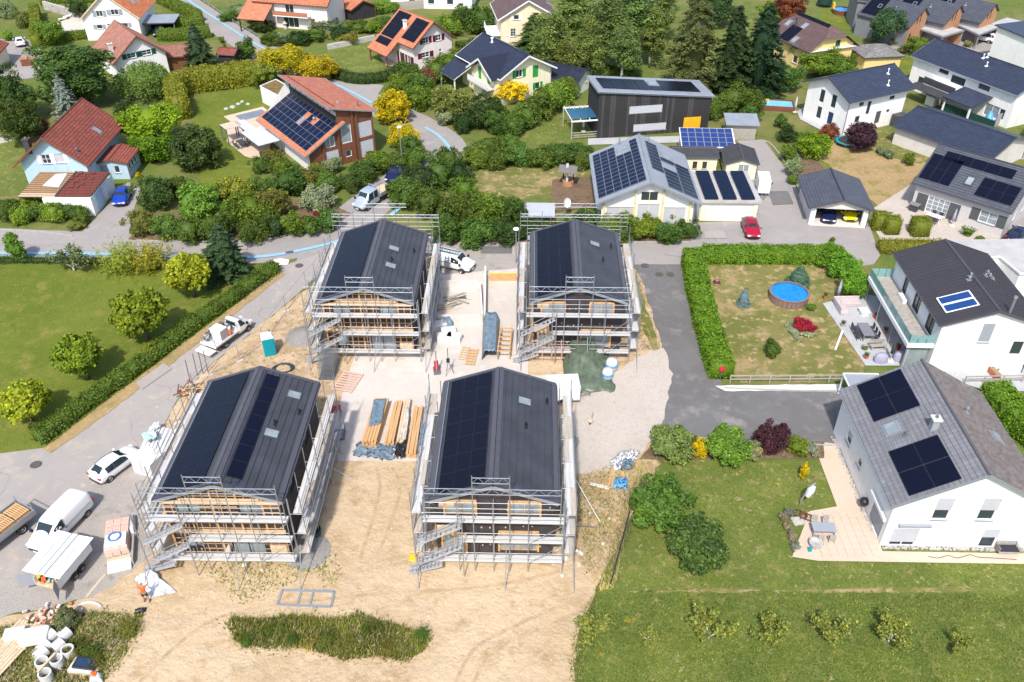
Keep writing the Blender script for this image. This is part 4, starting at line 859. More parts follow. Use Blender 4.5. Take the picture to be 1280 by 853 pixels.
for i in range(4): b.face([c0[i],c0[(i+1) % 4],ap],[(0,0),(7,0),(3.5,3.7)])
b.build('roof','shingle_grey',T); b = MB(); b.box(-3.72,3.72,-3.42,3.42,2.42,2.59); b.build('fascia','anthracite',T)
# --- house with blue-grey solar gable roof by the street
A = gable_house('detached_house','house with solar panels on both roof slopes and pale yellow timber front',15.93,95.82,-.8,13.63,12.12,4.37,7.14,'render_white','seam_grey','seam',(.7,.9),{
 'front': [w(None,3.2,u=-3.2,z=.9,h_=2.6,mull=2,glass='white_blind',sill=False,frame='pale_yellow_timber'),w(None,2.6,u=.1,z=.9,h_=3.,mull=2,glass='white_blind',sill=False,frame='pale_yellow_timber'),w(None,2.0,u=.1,z=4.3,h_=1.2,mull=2,frame='pale_yellow_timber',sill=False),w(None,2.6,u=3.2,z=.9,h_=2.6,mull=2,glass='white_blind',frame='pale_yellow_timber',sill=False)]},trim='zinc')
T,S,S2 = A['T'],A['sl']['left'],A['sl']['right']; hl = A['hl']
for u in (-5.1,-1.5,1.7,4.9): pbox('timber_post',T,'pale_yellow_timber',(u,-hl-.16,2.1),(.2,.2,4.2))
for u in (-1.5,1.7): pbox('timber_post',T,'pale_yellow_timber',(u,-hl-.16,4.9),(.2,.2,1.7))
panels(T,S,.9,.35,12,6,.97,.96,'pv_blue','pv_frame_silver',.02,skip={(i,j) for i in range(3) for j in (3,4)})
panels(T,S2,.8,.35,8,1,1.0,1.95,'pv_blue','pv_frame_silver',.02); panels(T,S2,.8,2.4,8,1,1.0,1.95,'pv_blue','pv_frame_silver',.02,skip={(5,0),(6,0)}); panels(T,S2,4.0,4.45,8,1,1.0,1.6,'pv_blue','pv_frame_silver',.02)
skylight(T,S2,9.3,2.6,1.1,1.5); vent_pipe(T,S,.9,3.9,1.0,.1); vent_pipe(T,S2,11.9,5.5,.8,.08); skylight(T,S,1.6,3.6,1.2,1.3)
# its garage with tilted panel rows
pc = [G(864,214,2.75),G(932,215,2.75),G(947,250,2.75),G(879.5,251,2.75)]
cx,cy = sum(q.x for q in pc)/4,sum(q.y for q in pc)/4
T = thing('garage','pale yellow double garage with white door and three rows of roof panels','garage',(cx,cy,0),R(-.8)); gw,gl = 3.4,4.1
b = MB(); O,U = Vector((0,-gl,0)),Vector((1,0,0)); wall(b,O,U,[(-gw,0),(gw,0),(gw,2.5),(-gw,2.5)],[(.1,.05,5.6,2.1)]); b.box(-gw,-gw+.2,-gl+.2,gl,0,2.5); b.box(gw-.2,gw,-gl+.2,gl,0,2.5); b.build('wall','render_pale_yellow',T)
b = MB()
for k in range(5): b.fbox(O,U,UP,Vector((0,-1,0)),-2.68,2.88,.07+k*.41,.46+k*.41,-.12,-.08)
b.build('garage_door','white_paint',T)
b = MB(); b.box(-gw-.3,gw+.3,-gl-.3,gl+.1,2.5,2.75); b.build('flat_roof','flat_roof',T)
for k in range(3):
 S = Slope(Vector((-3.1+k*2.2,-gl,2.95)),Vector((1,0,0)),Vector((0,1,.02)),2,8); panels(T,S,0,0,1,7,1.65,1.05,'pv_blue','pv_frame_black',.03,n=.0)
pbox('side_door',T,'glass_sky_tint',(-gw-.75,-gl+.3,1.1),(1.3,.08,2.1)); pbox('side_wall',T,'white_frame',(-gw-.75,-gl+.45,1.2),(1.5,.15,2.4))
# --- three little outbuildings behind
def shed(name,label,px,z_,W_s,L_s,h,wm,rm,rot,gable=.5,wins=None,kind='plain',cat='shed'):
 p_ = G(*px,h); return gable_house(name,label,p_.x,p_.y,rot,L_s,W_s,h,h+gable,wm,rm,kind,(.25,.25),wins or {},cat=cat,thick=.1)
A = shed('garden_house','small pale yellow garden house with dark gabled roof by the lane',(925,195),0,4.4,5.0,2.3,'render_pale_yellow','shingle_dark',-5,.7,{'front': [w(None,1.4,u=.3,z=.1,h_=1.9,mull=2,glass='glass_sky_tint',sill=False)],'left': [w(None,.7,u=-1,z=1.,h_=1),w(None,.7,u=.6,z=1.,h_=1)]})
A = gable_house('garden_house','low pale yellow outbuilding with dark roof and red windows',*G(868,189,2.5).xy,88,6.2,3.6,2.4,2.9,'render_pale_yellow','shingle_dark','plain',(.2,.2),{'right': [],'left': [w(None,.6,u=-1.3,z=.7,h_=1.,frame='maroon_paint'),w(None,.6,u=0,z=.7,h_=1.,frame='maroon_paint'),w(None,.6,u=1.3,z=.7,h_=1.,frame='maroon_paint')]},cat='shed',thick=.1)
T = thing('solar_carport','white carport roofed with blue grid solar panels beside the dark timber house','carport',(*G(884,173,2.8).xy,0),R(-3))
S = Slope(Vector((-3.6,-2.0,2.4)),Vector((1,0,0)),Vector((0,4.2,1.0)),7.4,4.4)
b = MB(); b.fbox(S.O,S.U,S.V,S.N,-.1,7.3,-.1,4.3,-.15,-.01); b.build('roof_deck','white_paint',T)
panels(T,S,0,0,7,4,1.0,1.03,'pv_bright','pv_frame_silver',.02,n=.01,rim=.05)
for u in (-3.4,3.4):
 for v in (-1.8,1.8): pbox('post',T,'white_paint',(u,v,1.2),(.18,.18,2.4 if v < 0 else 3.2))
pbox('back_wall',T,'white_paint',(0,1.9,1.2),(6.9,.12,2.4))
T = thing('timber_shed','grey timber shed with zinc roof and diagonal boards at the lane end','shed',G(926,174.5)+Vector((0,1.3,0)),R(-4))
for k in range(12): pbox('cladding_board',T,'timber_grey',(-1.9+k*.345,-1.3,1.15),(.33,.05,2.3))
b = MB(); b.box(-2.05,2.05,-1.27,1.4,0,2.3); b.build('wall','timber_grey',T)
for s in (-1,1): pbar('diagonal_brace',T,'timber_grey',(s*.05,-1.35,.2),(s*1.8,-1.35,2.1),.05,.12)
quad_roof(T,[(-2.4,-1.8,2.35),(2.4,-1.8,2.35),(2.4,1.8,2.75),(-2.4,1.8,2.75)],'seam_grey',.12,trim='zinc')
# --- dark timber clad house, mono-pitch
p0,p1 = G(746,173),G(884,163); ang = math.atan2(p1.y-p0.y,p1.x-p0.x); ln = (p1-p0).length; mid = (p0+p1)/2
T = thing('timber_clad_house','dark timber clad house with sloping zinc roof and one row of solar panels','house',(mid.x,mid.y,0),ang); FRd = (Vector((mid.x,mid.y,0)),ang); dp = 6.0; h0,h1 = 7.1,5.3
O,U = Vector((0,0,0)),Vector((1,0,0)); hs = [resolve(FRd,O,U,w(q,5.)) for q in ((807,132,807.5,141),(812,154.5,812.5,163))]
for nm,O_,U_,out,hh in (('f',O,U,[(-ln/2,0),(ln/2,0),(ln/2,h1),(-ln/2,h0)],hs),('b',Vector((0,dp,0)),-U,[(-ln/2,0),(ln/2,0),(ln/2,h0),(-ln/2,h1)],[]),('l',Vector((-ln/2,dp/2,0)),Vector((0,-1,0)),[(-dp/2,0),(dp/2,0),(dp/2,h0),(-dp/2,h0)],[]),('r',Vector((ln/2,dp/2,0)),Vector((0,1,0)),[(-dp/2,0),(dp/2,0),(dp/2,h1),(-dp/2,h1)],[])):
 b = MB(); wall(b,O_,U_,out,[(q['u'],q['z'],q['w_'],q['h_']) for q in hh]); b.build('wall','timber_dark',T)
for q in hs: window(T,O,U,q['u'],q['z'],q['w_'],q['h_'],mull=3,blind='white_blind',bl=.93,sill=True)
for k in range(int(ln/.42)):
 u = -ln/2+.21+k*.42; tp = h0+(h1-h0)*(u+ln/2)/ln-.05; segs = [(0.02,tp)]
 for q in hs:
  if abs(u-q['u']) < q['w_']/2+.12: segs = [s_ for (a,c) in segs for s_ in ((a,min(c,q['z']-.08)),(max(a,q['z']+q['h_']+.05),c)) if s_[1]-s_[0] > .1]
 for a,c in segs: pbox('cladding_board',T,random.choice(['timber_dark','timber_dark','timber_black']),(u,-.02,(a+c)/2),(.36,random.choice((.03,.05)),c-a))
pbox('sliding_door',T,'ochre_door',(ln/2-2.6,-.1,1.15),(2.6,.08,2.2))
S = Slope(Vector((-ln/2-.3,-.35,h0+.06)),Vector((ln+.6,0,h1-h0)),Vector((0,1,0)),math.hypot(ln+.6,h0-h1),dp+.7,FRd)
roof_slope(T,S,'plain','seam_grey',trim='zinc',thick=.3); panels(T,S,1.0,1.2,8,1,1.8,4.2,'pv_navy','pv_frame_black',.06,skip={(4,0)}); panels(T,S,1.0+4*1.86,1.2,1,1,1.8,1.7,'pv_navy','pv_frame_black',.06)
skylight(T,S,8.6,3.4,1.5,1.5)
# glazed pergola on its side
p0 = G(714,175); T = thing('pergola','white framed pergola with blue glass roof against the timber clad house','pergola',(p0.x,p0.y,0),ang)
for u in (0,4.0):
 for v in (0,5.4): pbox('post',T,'timber_grey',(u,v,1.35),(.16,.16,2.7))
for v in (0,5.4): pbar('beam',T,'white_paint',(-.1,v,2.75),(4.1,v,2.75),.1,.2)
for k in range(4): pbar('beam',T,'white_paint',(k*4/3,0,2.9),(k*4/3,5.4,2.9),.08,.14)
for k in range(4): pbox('glass_panel',T,'teal_glass',(2.,.9+k*.95,2.99),(3.8,.88,.03))
for k in range(6): pbar('slat',T,'white_paint',(k*.75+.1,4.5,3.0),(k*.75+.1,5.4,3.0),.05,.08)
for k in range(3): pbar('railing',T,'timber_grey',(0,0.02,.3+k*.35),(4,.02,.3+k*.35),.05,.1)
# --- chalet with split red roof and solar field
e0,e1 = G(381,197,2.8),G(320,149.6,2.8); d_ = (e1-e0); L_c = d_.length; ang = math.atan2(-d_.x,d_.y); mid = (e0+e1)/2
T = thing('timber_chalet','red brown timber chalet with split red roof and blue solar field','house',(mid.x,mid.y,0),ang); FRc = (Vector((mid.x,mid.y,0)),ang); hl = L_c/2
t0 = hit(FRc,Vector((0,-hl,0)),Vector((0,-1,0)),431.4,153); t1 = hit(FRc,Vector((0,-hl,0)),Vector((0,-1,0)),411,136); t2 = hit(FRc,Vector((0,-hl,0)),Vector((0,-1,0)),472,139)
xa,za,xb,zb,xc,zc = t0.x,t0.z,t1.x,t1.z,t2.x,t2.z
S1 = Slope(Vector((0,hl,2.8)),Vector((0,-1,0)),Vector((xa,0,za-2.8)),L_c,math.hypot(xa,za-2.8),FRc)
roof_slope(T,S1,'pan','tile_terracotta',trim='zinc')
panels(T,S1,.7,.75,12,5,(L_c-1.5)/12-.02,(S1.lv-1.3)/5-.02,'pv_blue','pv_frame_silver',.02,rim=.02,skip={(6,2),(8,3),(6,3)})
skylight(T,S1,.7+6*(L_c-1.5)/12+.1,.75+2*(S1.lv-1.3)/5+.2,.8,1.2); vent_pipe(T,S1,.7+8.4*(L_c-1.5)/12,.75+3.4*(S1.lv-1.3)/5,.6,.12)
xm = xa-.9
S3 = Slope(Vector((xc,-hl,zc)),Vector((0,1,0)),Vector((xb-xc,0,zb-zc)),L_c,math.hypot(xb-xc,zb-zc),FRc)
roof_slope(T,S3,'plain','shingle_red',trim='zinc'); vent_pipe(T,S3,2.2,1.8,.7,.09,'steel_dark'); vent_pipe(T,S3,2.6,4.6,.3,.1,'zinc')
yw = -hl+.7
b = MB(); O,U = Vector((0,yw,0)),Vector((1,0,0))
wx0,wx1 = .9,xc-.6; zt = lambda u: (2.8+(za-2.8)*u/xa if u < xm else zb+(zc-zb)*(u-xb)/(xc-xb))-.25
hs = [(xm-1.3,2.9,1.4,min(1.9,zt(xm-1.9)-3.0)),(xm-1.2,.2,1.9,2.2),(xm+1.2,2.9,1.5,2.6),(xm+1.2,.9,.9,.9),(xm+4.1,3.1,2.3,2.2),(xm+4.1,.2,2.3,2.4)]
for u0,u1 in ((wx0,xm),(xm,wx1)):
 wall(b,O,U,[(u0,0),(u1,0),(u1,zt(u1-.001)),(u0,zt(u0 if u0 < xm else xm+.001))],[h for h in hs if u0 < h[0] < u1])
b.build('wall','timber_red',T)
for i,q in enumerate(hs): window(T,O,U,*q,blind='white_blind' if i in (1,4,5) else None,bl=.97,mull=2 if i == 0 else 1,glass='glass_sky_tint' if i in (0,2) else 'glass',sill=False)
for u in (xm-2.4,xm-.1,xm+2.2,xm+2.8,wx1-.1): pbox('timber_post',T,'timber_red',(u,yw-.12,zt(u)/2),(.22,.2,zt(u)))
b = MB(); b.face([(wx0,yw,0),(wx0,yw,zt(wx0)),(wx0,hl-.7,zt(wx0)),(wx0,hl-.7,0)]); b.face([(wx1,yw,0),(wx1,hl-.7,0),(wx1,hl-.7,zt(wx1)),(wx1,yw,zt(wx1))]); b.face([(wx0,hl-.7,0),(wx0,hl-.7,zt(wx0)),(xm,hl-.7,zt(xm+.01)),(wx1,hl-.7,zt(wx1)),(wx1,hl-.7,0)]); b.build('wall','render_white',T)
b = MB(); b.face([(xm,yw,za-.4),(xm,hl-.7,za-.4),(xm,hl-.7,zb-.2),(xm,yw,zb-.2)]); b.build('clerestory_wall','timber_dark',T)
for k in range(8): pbox('clerestory_pane',T,'white_blind',(xm-.05,-hl+1.4+k*(L_c-2.6)/7.6,(za+zb)/2-.05),(.05,(L_c-2.6)/9,.55))
# flat annex with brown green-roof
p_ = [G(x_,y_,2.6) for x_,y_ in ((325,108.5),(349,121),(366,112),(345,100))]
T = thing('flat_roof_annex','white flat annex with brown planted roof beside the split roof chalet','annex'); b = MB(); q = [(v.x,v.y) for v in p_]; b.prism(q,0,2.5); b.build('wall','render_white',T); b = MB(); b.prism(q,2.5,2.62); b.build('planted_roof','green_roof',T)
for a,c in zip(p_,p_[1:]+p_[:1]): b = MB(); b.bar(a+UP*.04,c+UP*.04,.12,.2); b.build('parapet','white_paint',T)
# --- blue house
A = gable_house('detached_house','light blue house with big dark red tiled roof and white shutters',-58.63,107.36,1.7,13.63,9.44,3.73,7.57,'render_blue','tile_red','pan',(.7,.9),{
 'front': [w((57.5,193.5,58,205),1.1,shut='white_paint',mull=2,rows=2),w((74.5,192.5,75,204),1.1,shut='white_paint',mull=1,glass='white_blind')]},trim='timber_red')
T,S = A['T'],A['sl']['right']; skylight_px(T,S,121,163.5,.7,1.1); u,v = S.px(97,191); vent_pipe(T,S,u,v,.6,.1,'steel_dark')
chimney(T,A['sl']['left'],12.6,2.6,.7,.7,1.5,'anthracite','anthracite')
p_ = G(146,196,2.2); T2 = gable_house('house_porch','light blue glazed porch with red tiled lean roof against the blue house',p_.x,p_.y,1.7+0,5.2,4.6,2.4,2.9,'render_blue','tile_red','pan',(.3,.3),{
 'front': [w(None,1.2,u=-1.1,z=.1,h_=2.,kind='door',glass='grey_blind'),w(None,.7,u=.6,z=.9,h_=1.)],'right': [w(None,.8,u=-1.3,z=1.,h_=1.),w(None,.8,u=-.2,z=1.,h_=1.),w(None,.8,u=.9,z=1.,h_=1.)]},cat='porch',trim='timber_red',thick=.12)
# garage with half-stripped roof
c0 = [G(22,244,2.9),G(112,247,2.6),G(140,209,3.4),G(46,216,3.6)]
T = thing('garage','white garage with red tiled roof half stripped to battens','garage'); wc = [G(52,247,2.6),G(113,248,2.4),G(138,214,2.6),G(70,218,2.6)]
q = [(v.x,v.y) for v in wc]; b = MB(); b.prism(q,0,2.45); b.build('wall','render_white',T)
r0,r1,r2,r3 = [G(22,246,2.5),G(112,246.5,2.5),G(139,208,3.6),G(50,215,3.6)]
S = Slope(r0,r1-r0,(r3-r0)-(r1-r0).normalized()*((r3-r0).dot((r1-r0).normalized())),(r1-r0).length,((r3-r0)-(r1-r0).normalized()*((r3-r0).dot((r1-r0).normalized()))).length)
sh = (r3-r0).dot(S.U)
def sp_(u,v,n=0): return S.p(u+sh*v/S.lv,v,n)
lu,lv = S.lu,S.lv; um = lu*.52
b = MB(); b.hexa([sp_(0,0,-.15),sp_(lu,0,-.15),sp_(lu,lv,-.15),sp_(0,lv,-.15)],[sp_(0,0,-.005),sp_(lu,0,-.005),sp_(lu,lv,-.005),sp_(0,lv,-.005)]); b.build('roof_deck','mulch',T)
n = 13
for k in range(n): v = .1+k*(lv-.2)/(n-1); pbar('roof_batten',T,'timber_pale' if k < 2 else 'timber',sp_(.1,v,.03),sp_(um,v,.03),.09 if k > 1 else .3,.05)
b = MB(); b.hexa([sp_(lu*.22,lv*.4,.07),sp_(um-.5,lv*.36,.07),sp_(um-.9,lv*.92,.07),sp_(lu*.26,lv*.9,.07)],[sp_(lu*.22,lv*.4,.09),sp_(um-.5,lv*.36,.09),sp_(um-.9,lv*.92,.09),sp_(lu*.26,lv*.9,.09)]); b.build('underlay_sheet','sheet_white',T)
tn,tm = 13,9; tb = MB(); tw,tl = (lu-um-.2)/tn,lv/tm; tb.hexa([(0,0,0),(tw*.93,0,0),(tw*.93,tl,-.03),(0,tl,-.03)],[(0,0,.07),(tw*.93,0,.07),(tw*.93,tl,.02),(0,tl,.02)]); tme = tb.mesh('roof_tile','tile_red')
M3 = Matrix((S.U,S.V,S.N)).transposed().to_4x4()
for i in range(tn):
 for j in range(tm):
  o = link('roof_tile',tme,T); pp = sp_(um+.2+i*tw,j*tl,.04+(random.choice((0,0,.08)) if i < 9 and j > 2 else 0)); o.matrix_local = Matrix.Translation(pp) @ M3 @ Matrix.Rotation(R(random.uniform(-4,4)),4,'Z')
b = MB(); b.bar(sp_(um+.05,0,.1),sp_(um+.05,lv,.1),.2,.12); b.build('valley_rail','anthracite',T)
pbox('garage_door',T,'render_blue',(wc[1].lerp(wc[2],.3)+Vector((.06,0,1.1-2.5))),(.1,2.4,2.2),math.atan2(wc[2].y-wc[1].y,wc[2].x-wc[1].x)-math.pi/2)
pbox('side_door',T,'white_paint',(wc[1].lerp(wc[2],.75)+Vector((.06,0,1.1-2.5))),(.1,2.2,2.2),math.atan2(wc[2].y-wc[1].y,wc[2].x-wc[1].x)-math.pi/2)
# --- old red roofed house behind the willow
A = gable_house('detached_house','white house with faded red roof and dark green shutters behind the willow',-65.54,148.23,37.7,11.5,9.6,3.3,7.1,'render_white','tile_old_red','pan',(.6,.7),{
 'front': [w((164,66.5,164.3,73),1.5,shut='dark_green_paint',mull=2,rows=2),w((183.5,62.3,183.5,69),1.5,shut='dark_green_paint',mull=2,rows=2)]},trim='timber_red')
T,S = A['T'],A['sl']['left']; u,v = S.px(139,68); chimney(T,S,u,v,.6,.6,1.6,'concrete','concrete')
p_ = G(222,62,2.8); gable_house('garage','lean garage with faded red roof joined to the green shuttered house',p_.x,p_.y,100,10,5.5,2.4,3.6,'timber_red','tile_old_red','pan',(.5,.4),{},cat='garage',trim='timber_red',open_front=False)
# --- cream house at the back with orange tiles, and its carport
A = gable_house('detached_house','cream house with orange tiled roof and grey shutters behind the faded roof',-75.94,170.95,5.6,12.6,11,3.9,8.6,'render_white','tile_orange','pan',(.5,.5),{
 'front': [w((124,13.5,124.3,21),1.2,shut='grey_blind',mull=2),w((143,12,143.3,19),1.4,shut='grey_blind',mull=2),w((124.5,31,124.7,36.5),1.1,shut='grey_blind'),w((156,29,156,34),1.2,shut='grey_blind'),w((135.5,30,135.5,32.5),.6)]},trim='timber_pale')
for p in ((165,2),(171,-1)): skylight_px(A['T'],A['sl']['right'],*p,.9,1.2)
p_ = G(204,40); T = thing('carport','grey flat carport sheltering a dark car beside the clipped hedge','carport',(p_.x,p_.y,0),R(5))
quad_roof(T,[(-3.2,-2.6,2.4),(3.2,-2.6,2.4),(3.2,2.6,2.6),(-3.2,2.6,2.6)],'seam_grey',.2)
for u in (-3,3):
 for v in (-2.3,2.3): pbox('post',T,'zinc',(u,v,1.15),(.14,.14,2.3))
pbox('back_wall',T,'timber_dark',(0,2.4,1.1),(6,.1,2.2)); pbox('side_wall',T,'timber_dark',(-3.05,0,1.1),(.1,4.6,2.2))
# --- pink house with maroon shutters
A = gable_house('detached_house','pale pink chalet with maroon shutters, orange roof and black solar panels',-16.61,153.45,38.9,10.8,9.25,4.18,7.81,'render_pink','tile_terracotta','pan',(.6,.8),{
 'front': [w((532,46.8,532,54.5),1.2,shut='maroon_paint',mull=2,rows=2),w((548,43.3,548,51),1.2,shut='maroon_paint',mull=2,rows=2),w((532,65.5,532,72),1.6,shut='maroon_paint',mull=2,rows=2),w((550.5,61,550.5,65),.5)],
 'left': [w(None,1.3,u=3.2,z=.2,h_=2.1,shut='maroon_paint',mull=2,sill=False),w(None,1.1,u=.5,z=.2,h_=2.1,shut='maroon_paint',sill=False)]},trim='timber_red')
T,S = A['T'],A['sl']['left']; S.lv0 = S.lv
panels(T,S,6.2,1.0,4,3,.95,1.45,'pv_navy'); panels(T,S,.6,.15,4,4,.95,1.32,'pv_navy'); chimney(T,S,5.3,2.6,.5,.5,1.4,'render_white','concrete')
b = MB(); S4 = Slope(S.O+S.V*-3.2+Vector((0,.3,0)),S.U,S.V,6.4,3.2,S.FR); roof_slope(T,S4,'pan','tile_terracotta',trim='timber_red',name='veranda_roof'); panels(T,S4,.9,1.7,4,1,.95,1.4,'pv_navy')
for u in (.4,5.9): q = S4.p(u,.3,-.2); pbox('veranda_post',T,'timber_red',(q.x,q.y,q.z/2),(.2,.2,q.z))
# --- navy roofed pale yellow house with cross gable
A = gable_house('detached_house','pale yellow house with navy cross gabled roof and bright green shutters',-1.08,138.98,32.1,14.18,10.63,4.5,7.29,'render_pale_yellow','tile_navy','flat',(.7,.9),{
 'front': [w((649,87.5,649,97),1.2,shut='green_paint',mull=2),w((669.5,82,669.5,97),1.1,kind='door',glass='green_paint',frame='green_paint'),w((672,103,672,111),.9,shut='green_paint')]},trim='white_paint')
T = A['T']; k = (7.29-4.5)/5.315
ax = -6.6; cw = 3.9; zt = 6.75   # cross gable facing left
for s in (-1,1):
 yc = -2.6; P = [Vector((ax,yc+s*cw,4.35)),Vector((ax,yc,zt)),Vector((-(7.29-zt)/k,yc,zt)),Vector((-(7.29-4.35)/k*1.0,yc+s*cw,4.35))]
 if s > 0: P = [P[0],P[1],P[2],P[3]][::-1]
 n_ = (P[1]-P[0]).cross(P[2]-P[0]).normalized()
 if n_.z < 0: P = P[::-1]; n_ = -n_
 b = MB(); b.hexa([q+n_*-.12 for q in P],[q+n_*.07 for q in P]); b.build('cross_gable_roof','shingle_dark',T).data.materials[0] = MATS['tile_navy']
 b = MB(); b.bar((ax-.02,yc+s*cw,4.28),(ax-.02,yc,zt-.06),.05,.26); b.build('verge_board','white_paint',T)
O,U = Vector((-5.6,-2.6,0)),Vector((0,-1,0)); hs = [(-1.3,3.0,1.0,2.1),(1.5,2.9,1.0,2.1),(.6,.1,2.4,2.1)]
b = MB(); wall(b,O,U,[(-3.3,0),(3.3,0),(3.3,4.5),(0,6.45),(-3.3,4.5)],hs); b.build('wall','render_pale_yellow',T)
for i,q in enumerate(hs): window(T,O,U,*q,kind='door' if i < 2 else 'win',glass='green_paint' if i < 2 else 'grey_blind',frame='green_paint' if i < 2 else 'white_frame',sill=False)
for s in (-3.3,3.3): pbox('wall',T,'render_pale_yellow',(-5.0,-2.6+s,2.2),(1.1,.12,4.4))
b = MB(); b.box(-6.9,-5.61,-5.8,.4,2.6,2.8); b.build('balcony_slab','concrete',T); b = MB(); b.box(-6.92,-6.86,-5.8,.4,2.8,3.6); b.build('balcony_parapet','white_paint',T)
S = A['sl']['left']; u,v = S.px(615,53); vent_pipe(T,S,u,v,.7,.14,'white_paint'); u,v = S.px(634,51.5); vent_pipe(T,S,u,v,.9,.16,'white_paint')
quad_roof(T,[(-8.4,7.6,2.3),(-8.4,2.3,2.3),(-4.9,2.3,4.0),(-4.9,7.6,4.0)],'tile_navy',.14,'porch_roof',trim='white_paint')
for v in (2.6,7.2): pbox('porch_post',T,'white_paint',(-8.1,v,1.1),(.18,.18,2.2))
p_ = G(704,93,2.6); A = gable_house('garage','white garage with navy roof joined to the green shuttered house',p_.x,p_.y+1,60,8.5,6.5,2.4,3.8,'render_white','tile_navy','flat',(.4,.4),{'front': [w(None,.5,u=.8,z=1.4,h_=.5)]},cat='garage')
# --- cream house at the top, brown roof
A = gable_house('detached_house','tall cream house with brown roof and white balcony beyond the navy roofed house',2.2,164.5,8,11.5,11.2,5.6,8.8,'render_cream','tile_brown','flat',(.6,.6),{
 'front': [w((645.5,19,645.5,25),1.0,shut='white_paint'),w((676,19.5,676,26),1.2,shut='white_paint',mull=2),w((641.5,36,641.5,46),1.0,mull=2,rows=3)]},trim='white_paint')
T = A['T']; skylight_px(T,A['sl']['right'],687,6,1,1.3)
b = MB(); b.box(2.6,6.3,-8.2,-5.22,2.7,2.9); b.build('canopy','white_paint',T); pbox('canopy_post',T,'render_cream',(6.0,-8,1.35),(.3,.3,2.7))
b = MB(); b.box(-7.4,-5.05,-5,1,2.6,2.8); b.build('balcony_slab','white_paint',T)
for k in range(7): pbox('baluster',T,'white_paint',(-7.35,-5+k,3.2),(.06,.06,.9))
pbox('balcony_rail',T,'white_paint',(-7.35,-2,3.68),(.08,6.1,.08))
# --- house at the top left with terrace roof and its timber shed
p_ = G(375,0,5.5); A = gable_house('detached_house','cream house with orange roof and balcony beside the dark timber shed',p_.x-1,p_.y+4,75,16,9,4.8,7.6,'render_pink','tile_terracotta','pan',(.6,.5),{
 'left': [w(None,3.2,u=-.4,z=.2,h_=2.2,mull=3,sill=False),w(None,1.,u=4.3,z=.1,h_=2.1,kind='door',glass='timber_red'),w(None,1.8,u=-.4,z=2.95,h_=1.7,mull=2)],'right': []},trim='timber_red')
T = A['T']; b = MB(); b.box(-5.3,-3.9,-4,3.4,2.55,2.75); b.build('balcony_slab','white_paint',T); b = MB(); b.box(-5.32,-5.26,-4,3.4,2.75,3.55); b.build('balcony_parapet','terracotta',T)
p_ = G(345,6,3); quad_roof(T,[(-8.6,3.6,2.5),(-8.6,9.4,2.5),(-3.6,9.4,4.8),(-3.6,3.6,4.8)][::-1],'tile_terracotta',.16,'veranda_roof',trim='timber_red')
for v in (4,9): pbox('veranda_post',T,'timber_dark',(-8.3,v,1.2),(.2,.2,2.4))
p_ = G(444,5,2.4); A = gable_house('timber_shed','dark timber shed with orange tiled roof beside the clipped green hedge',p_.x,p_.y,40,6.6,6.2,2.3,3.7,'timber_dark','tile_terracotta','pan',(.4,.4),{},cat='shed',trim='timber_red')
p_ = G(540,-6,3); A = gable_house('detached_house','white building with grey roof behind the weathered plank fence',p_.x,p_.y+5,85,18,9,3,4.6,'render_white','shingle_grey','plain',(.5,.4),{'left': [w(None,1.4,u=-4,z=.9,h_=1.3),w(None,1.4,u=0,z=.9,h_=1.3),w(None,1.4,u=4,z=.9,h_=1.3)]},trim='white_paint')
# --- houses cut by the left edge
p_ = G(-12,62,3); gable_house('detached_house','red tiled house cut off beside the parked white car',p_.x-1.5,p_.y-1,10,9,7,2.8,4.6,'render_cream','tile_red','pan',(.5,.4),{},trim='timber_red')
# --- row of grey houses with tan brick gables and flat carports
RW = R(24); rd = Vector((math.cos(RW-.0),math.sin(RW),0))
base = G(1128,55); ang = R(35)
def row_house(i,label,ox,oy):
 T = thing('terraced_house',label,'house',(ox,oy,0),R(38),'row of grey houses with brick gables')
 O,U = Vector((0,-4.6,0)),Vector((1,0,0)); hs = [(-.2,3.9,.45,2.0),(.75,3.9,.45,2.0),(-1.6,1.,.7,1.4)]
 b = MB(); wall(b,O,U,[(-2.9,0),(2.9,0),(2.9,5.2),(1.2,6.6),(-2.9,4.0)],hs); b.build('brick_gable','brick_tan',T)
 for q in hs: window(T,O,U,*q,frame='anthracite',sill=False)
 b = MB(); b.face([(-2.9,-4.6,0),(-2.9,-4.6,4.0),(-2.9,6,4.0),(-2.9,6,0)]); b.face([(2.9,-4.6,0),(2.9,6,0),(2.9,6,5.2),(2.9,-4.6,5.2)]); b.build('wall','grey_cladding',T)
 S = Slope(Vector((-3.2,6,3.85)),Vector((0,-1,0)),Vector((4.4,0,2.8)),10.9,math.hypot(4.4,2.8)); roof_slope(T,S,'flat','tile_mid_grey',trim='anthracite',thick=.14)
 S2 = Slope(Vector((3.1,-4.9,5.05)),Vector((0,1,0)),Vector((-1.9,0,1.6)),10.9,math.hypot(1.9,1.6)); roof_slope(T,S2,'flat','tile_mid_grey',trim='anthracite',thick=.14)
 skylight(T,S,2.5,2.6,.7,.9); vent_pipe(T,S,6,3.2,.5,.06); panels(T,S,.4,.6,3,4,1.1,1.1,'pv_navy','pv_frame_black'); return T
def at_row(px,py,z=6.4): q = G(px,py,z); return q.x,q.y
RL = ['grey terraced house with tan brick gable beside the round dark tree','middle grey terraced house with tan brick gable above flat carports','grey terraced house with tan brick gable above the silver car carport']
for i,(px,py) in enumerate(((1156,11),(1200,8),(1244,6))):
 q = G(px,py,6.4); M_ = Matrix.Rotation(R(38),3,'Z'); o_ = M_ @ Vector((1.2,-4.6,0)); row_house(i,RL[i],q.x-o_.x,q.y-o_.y)
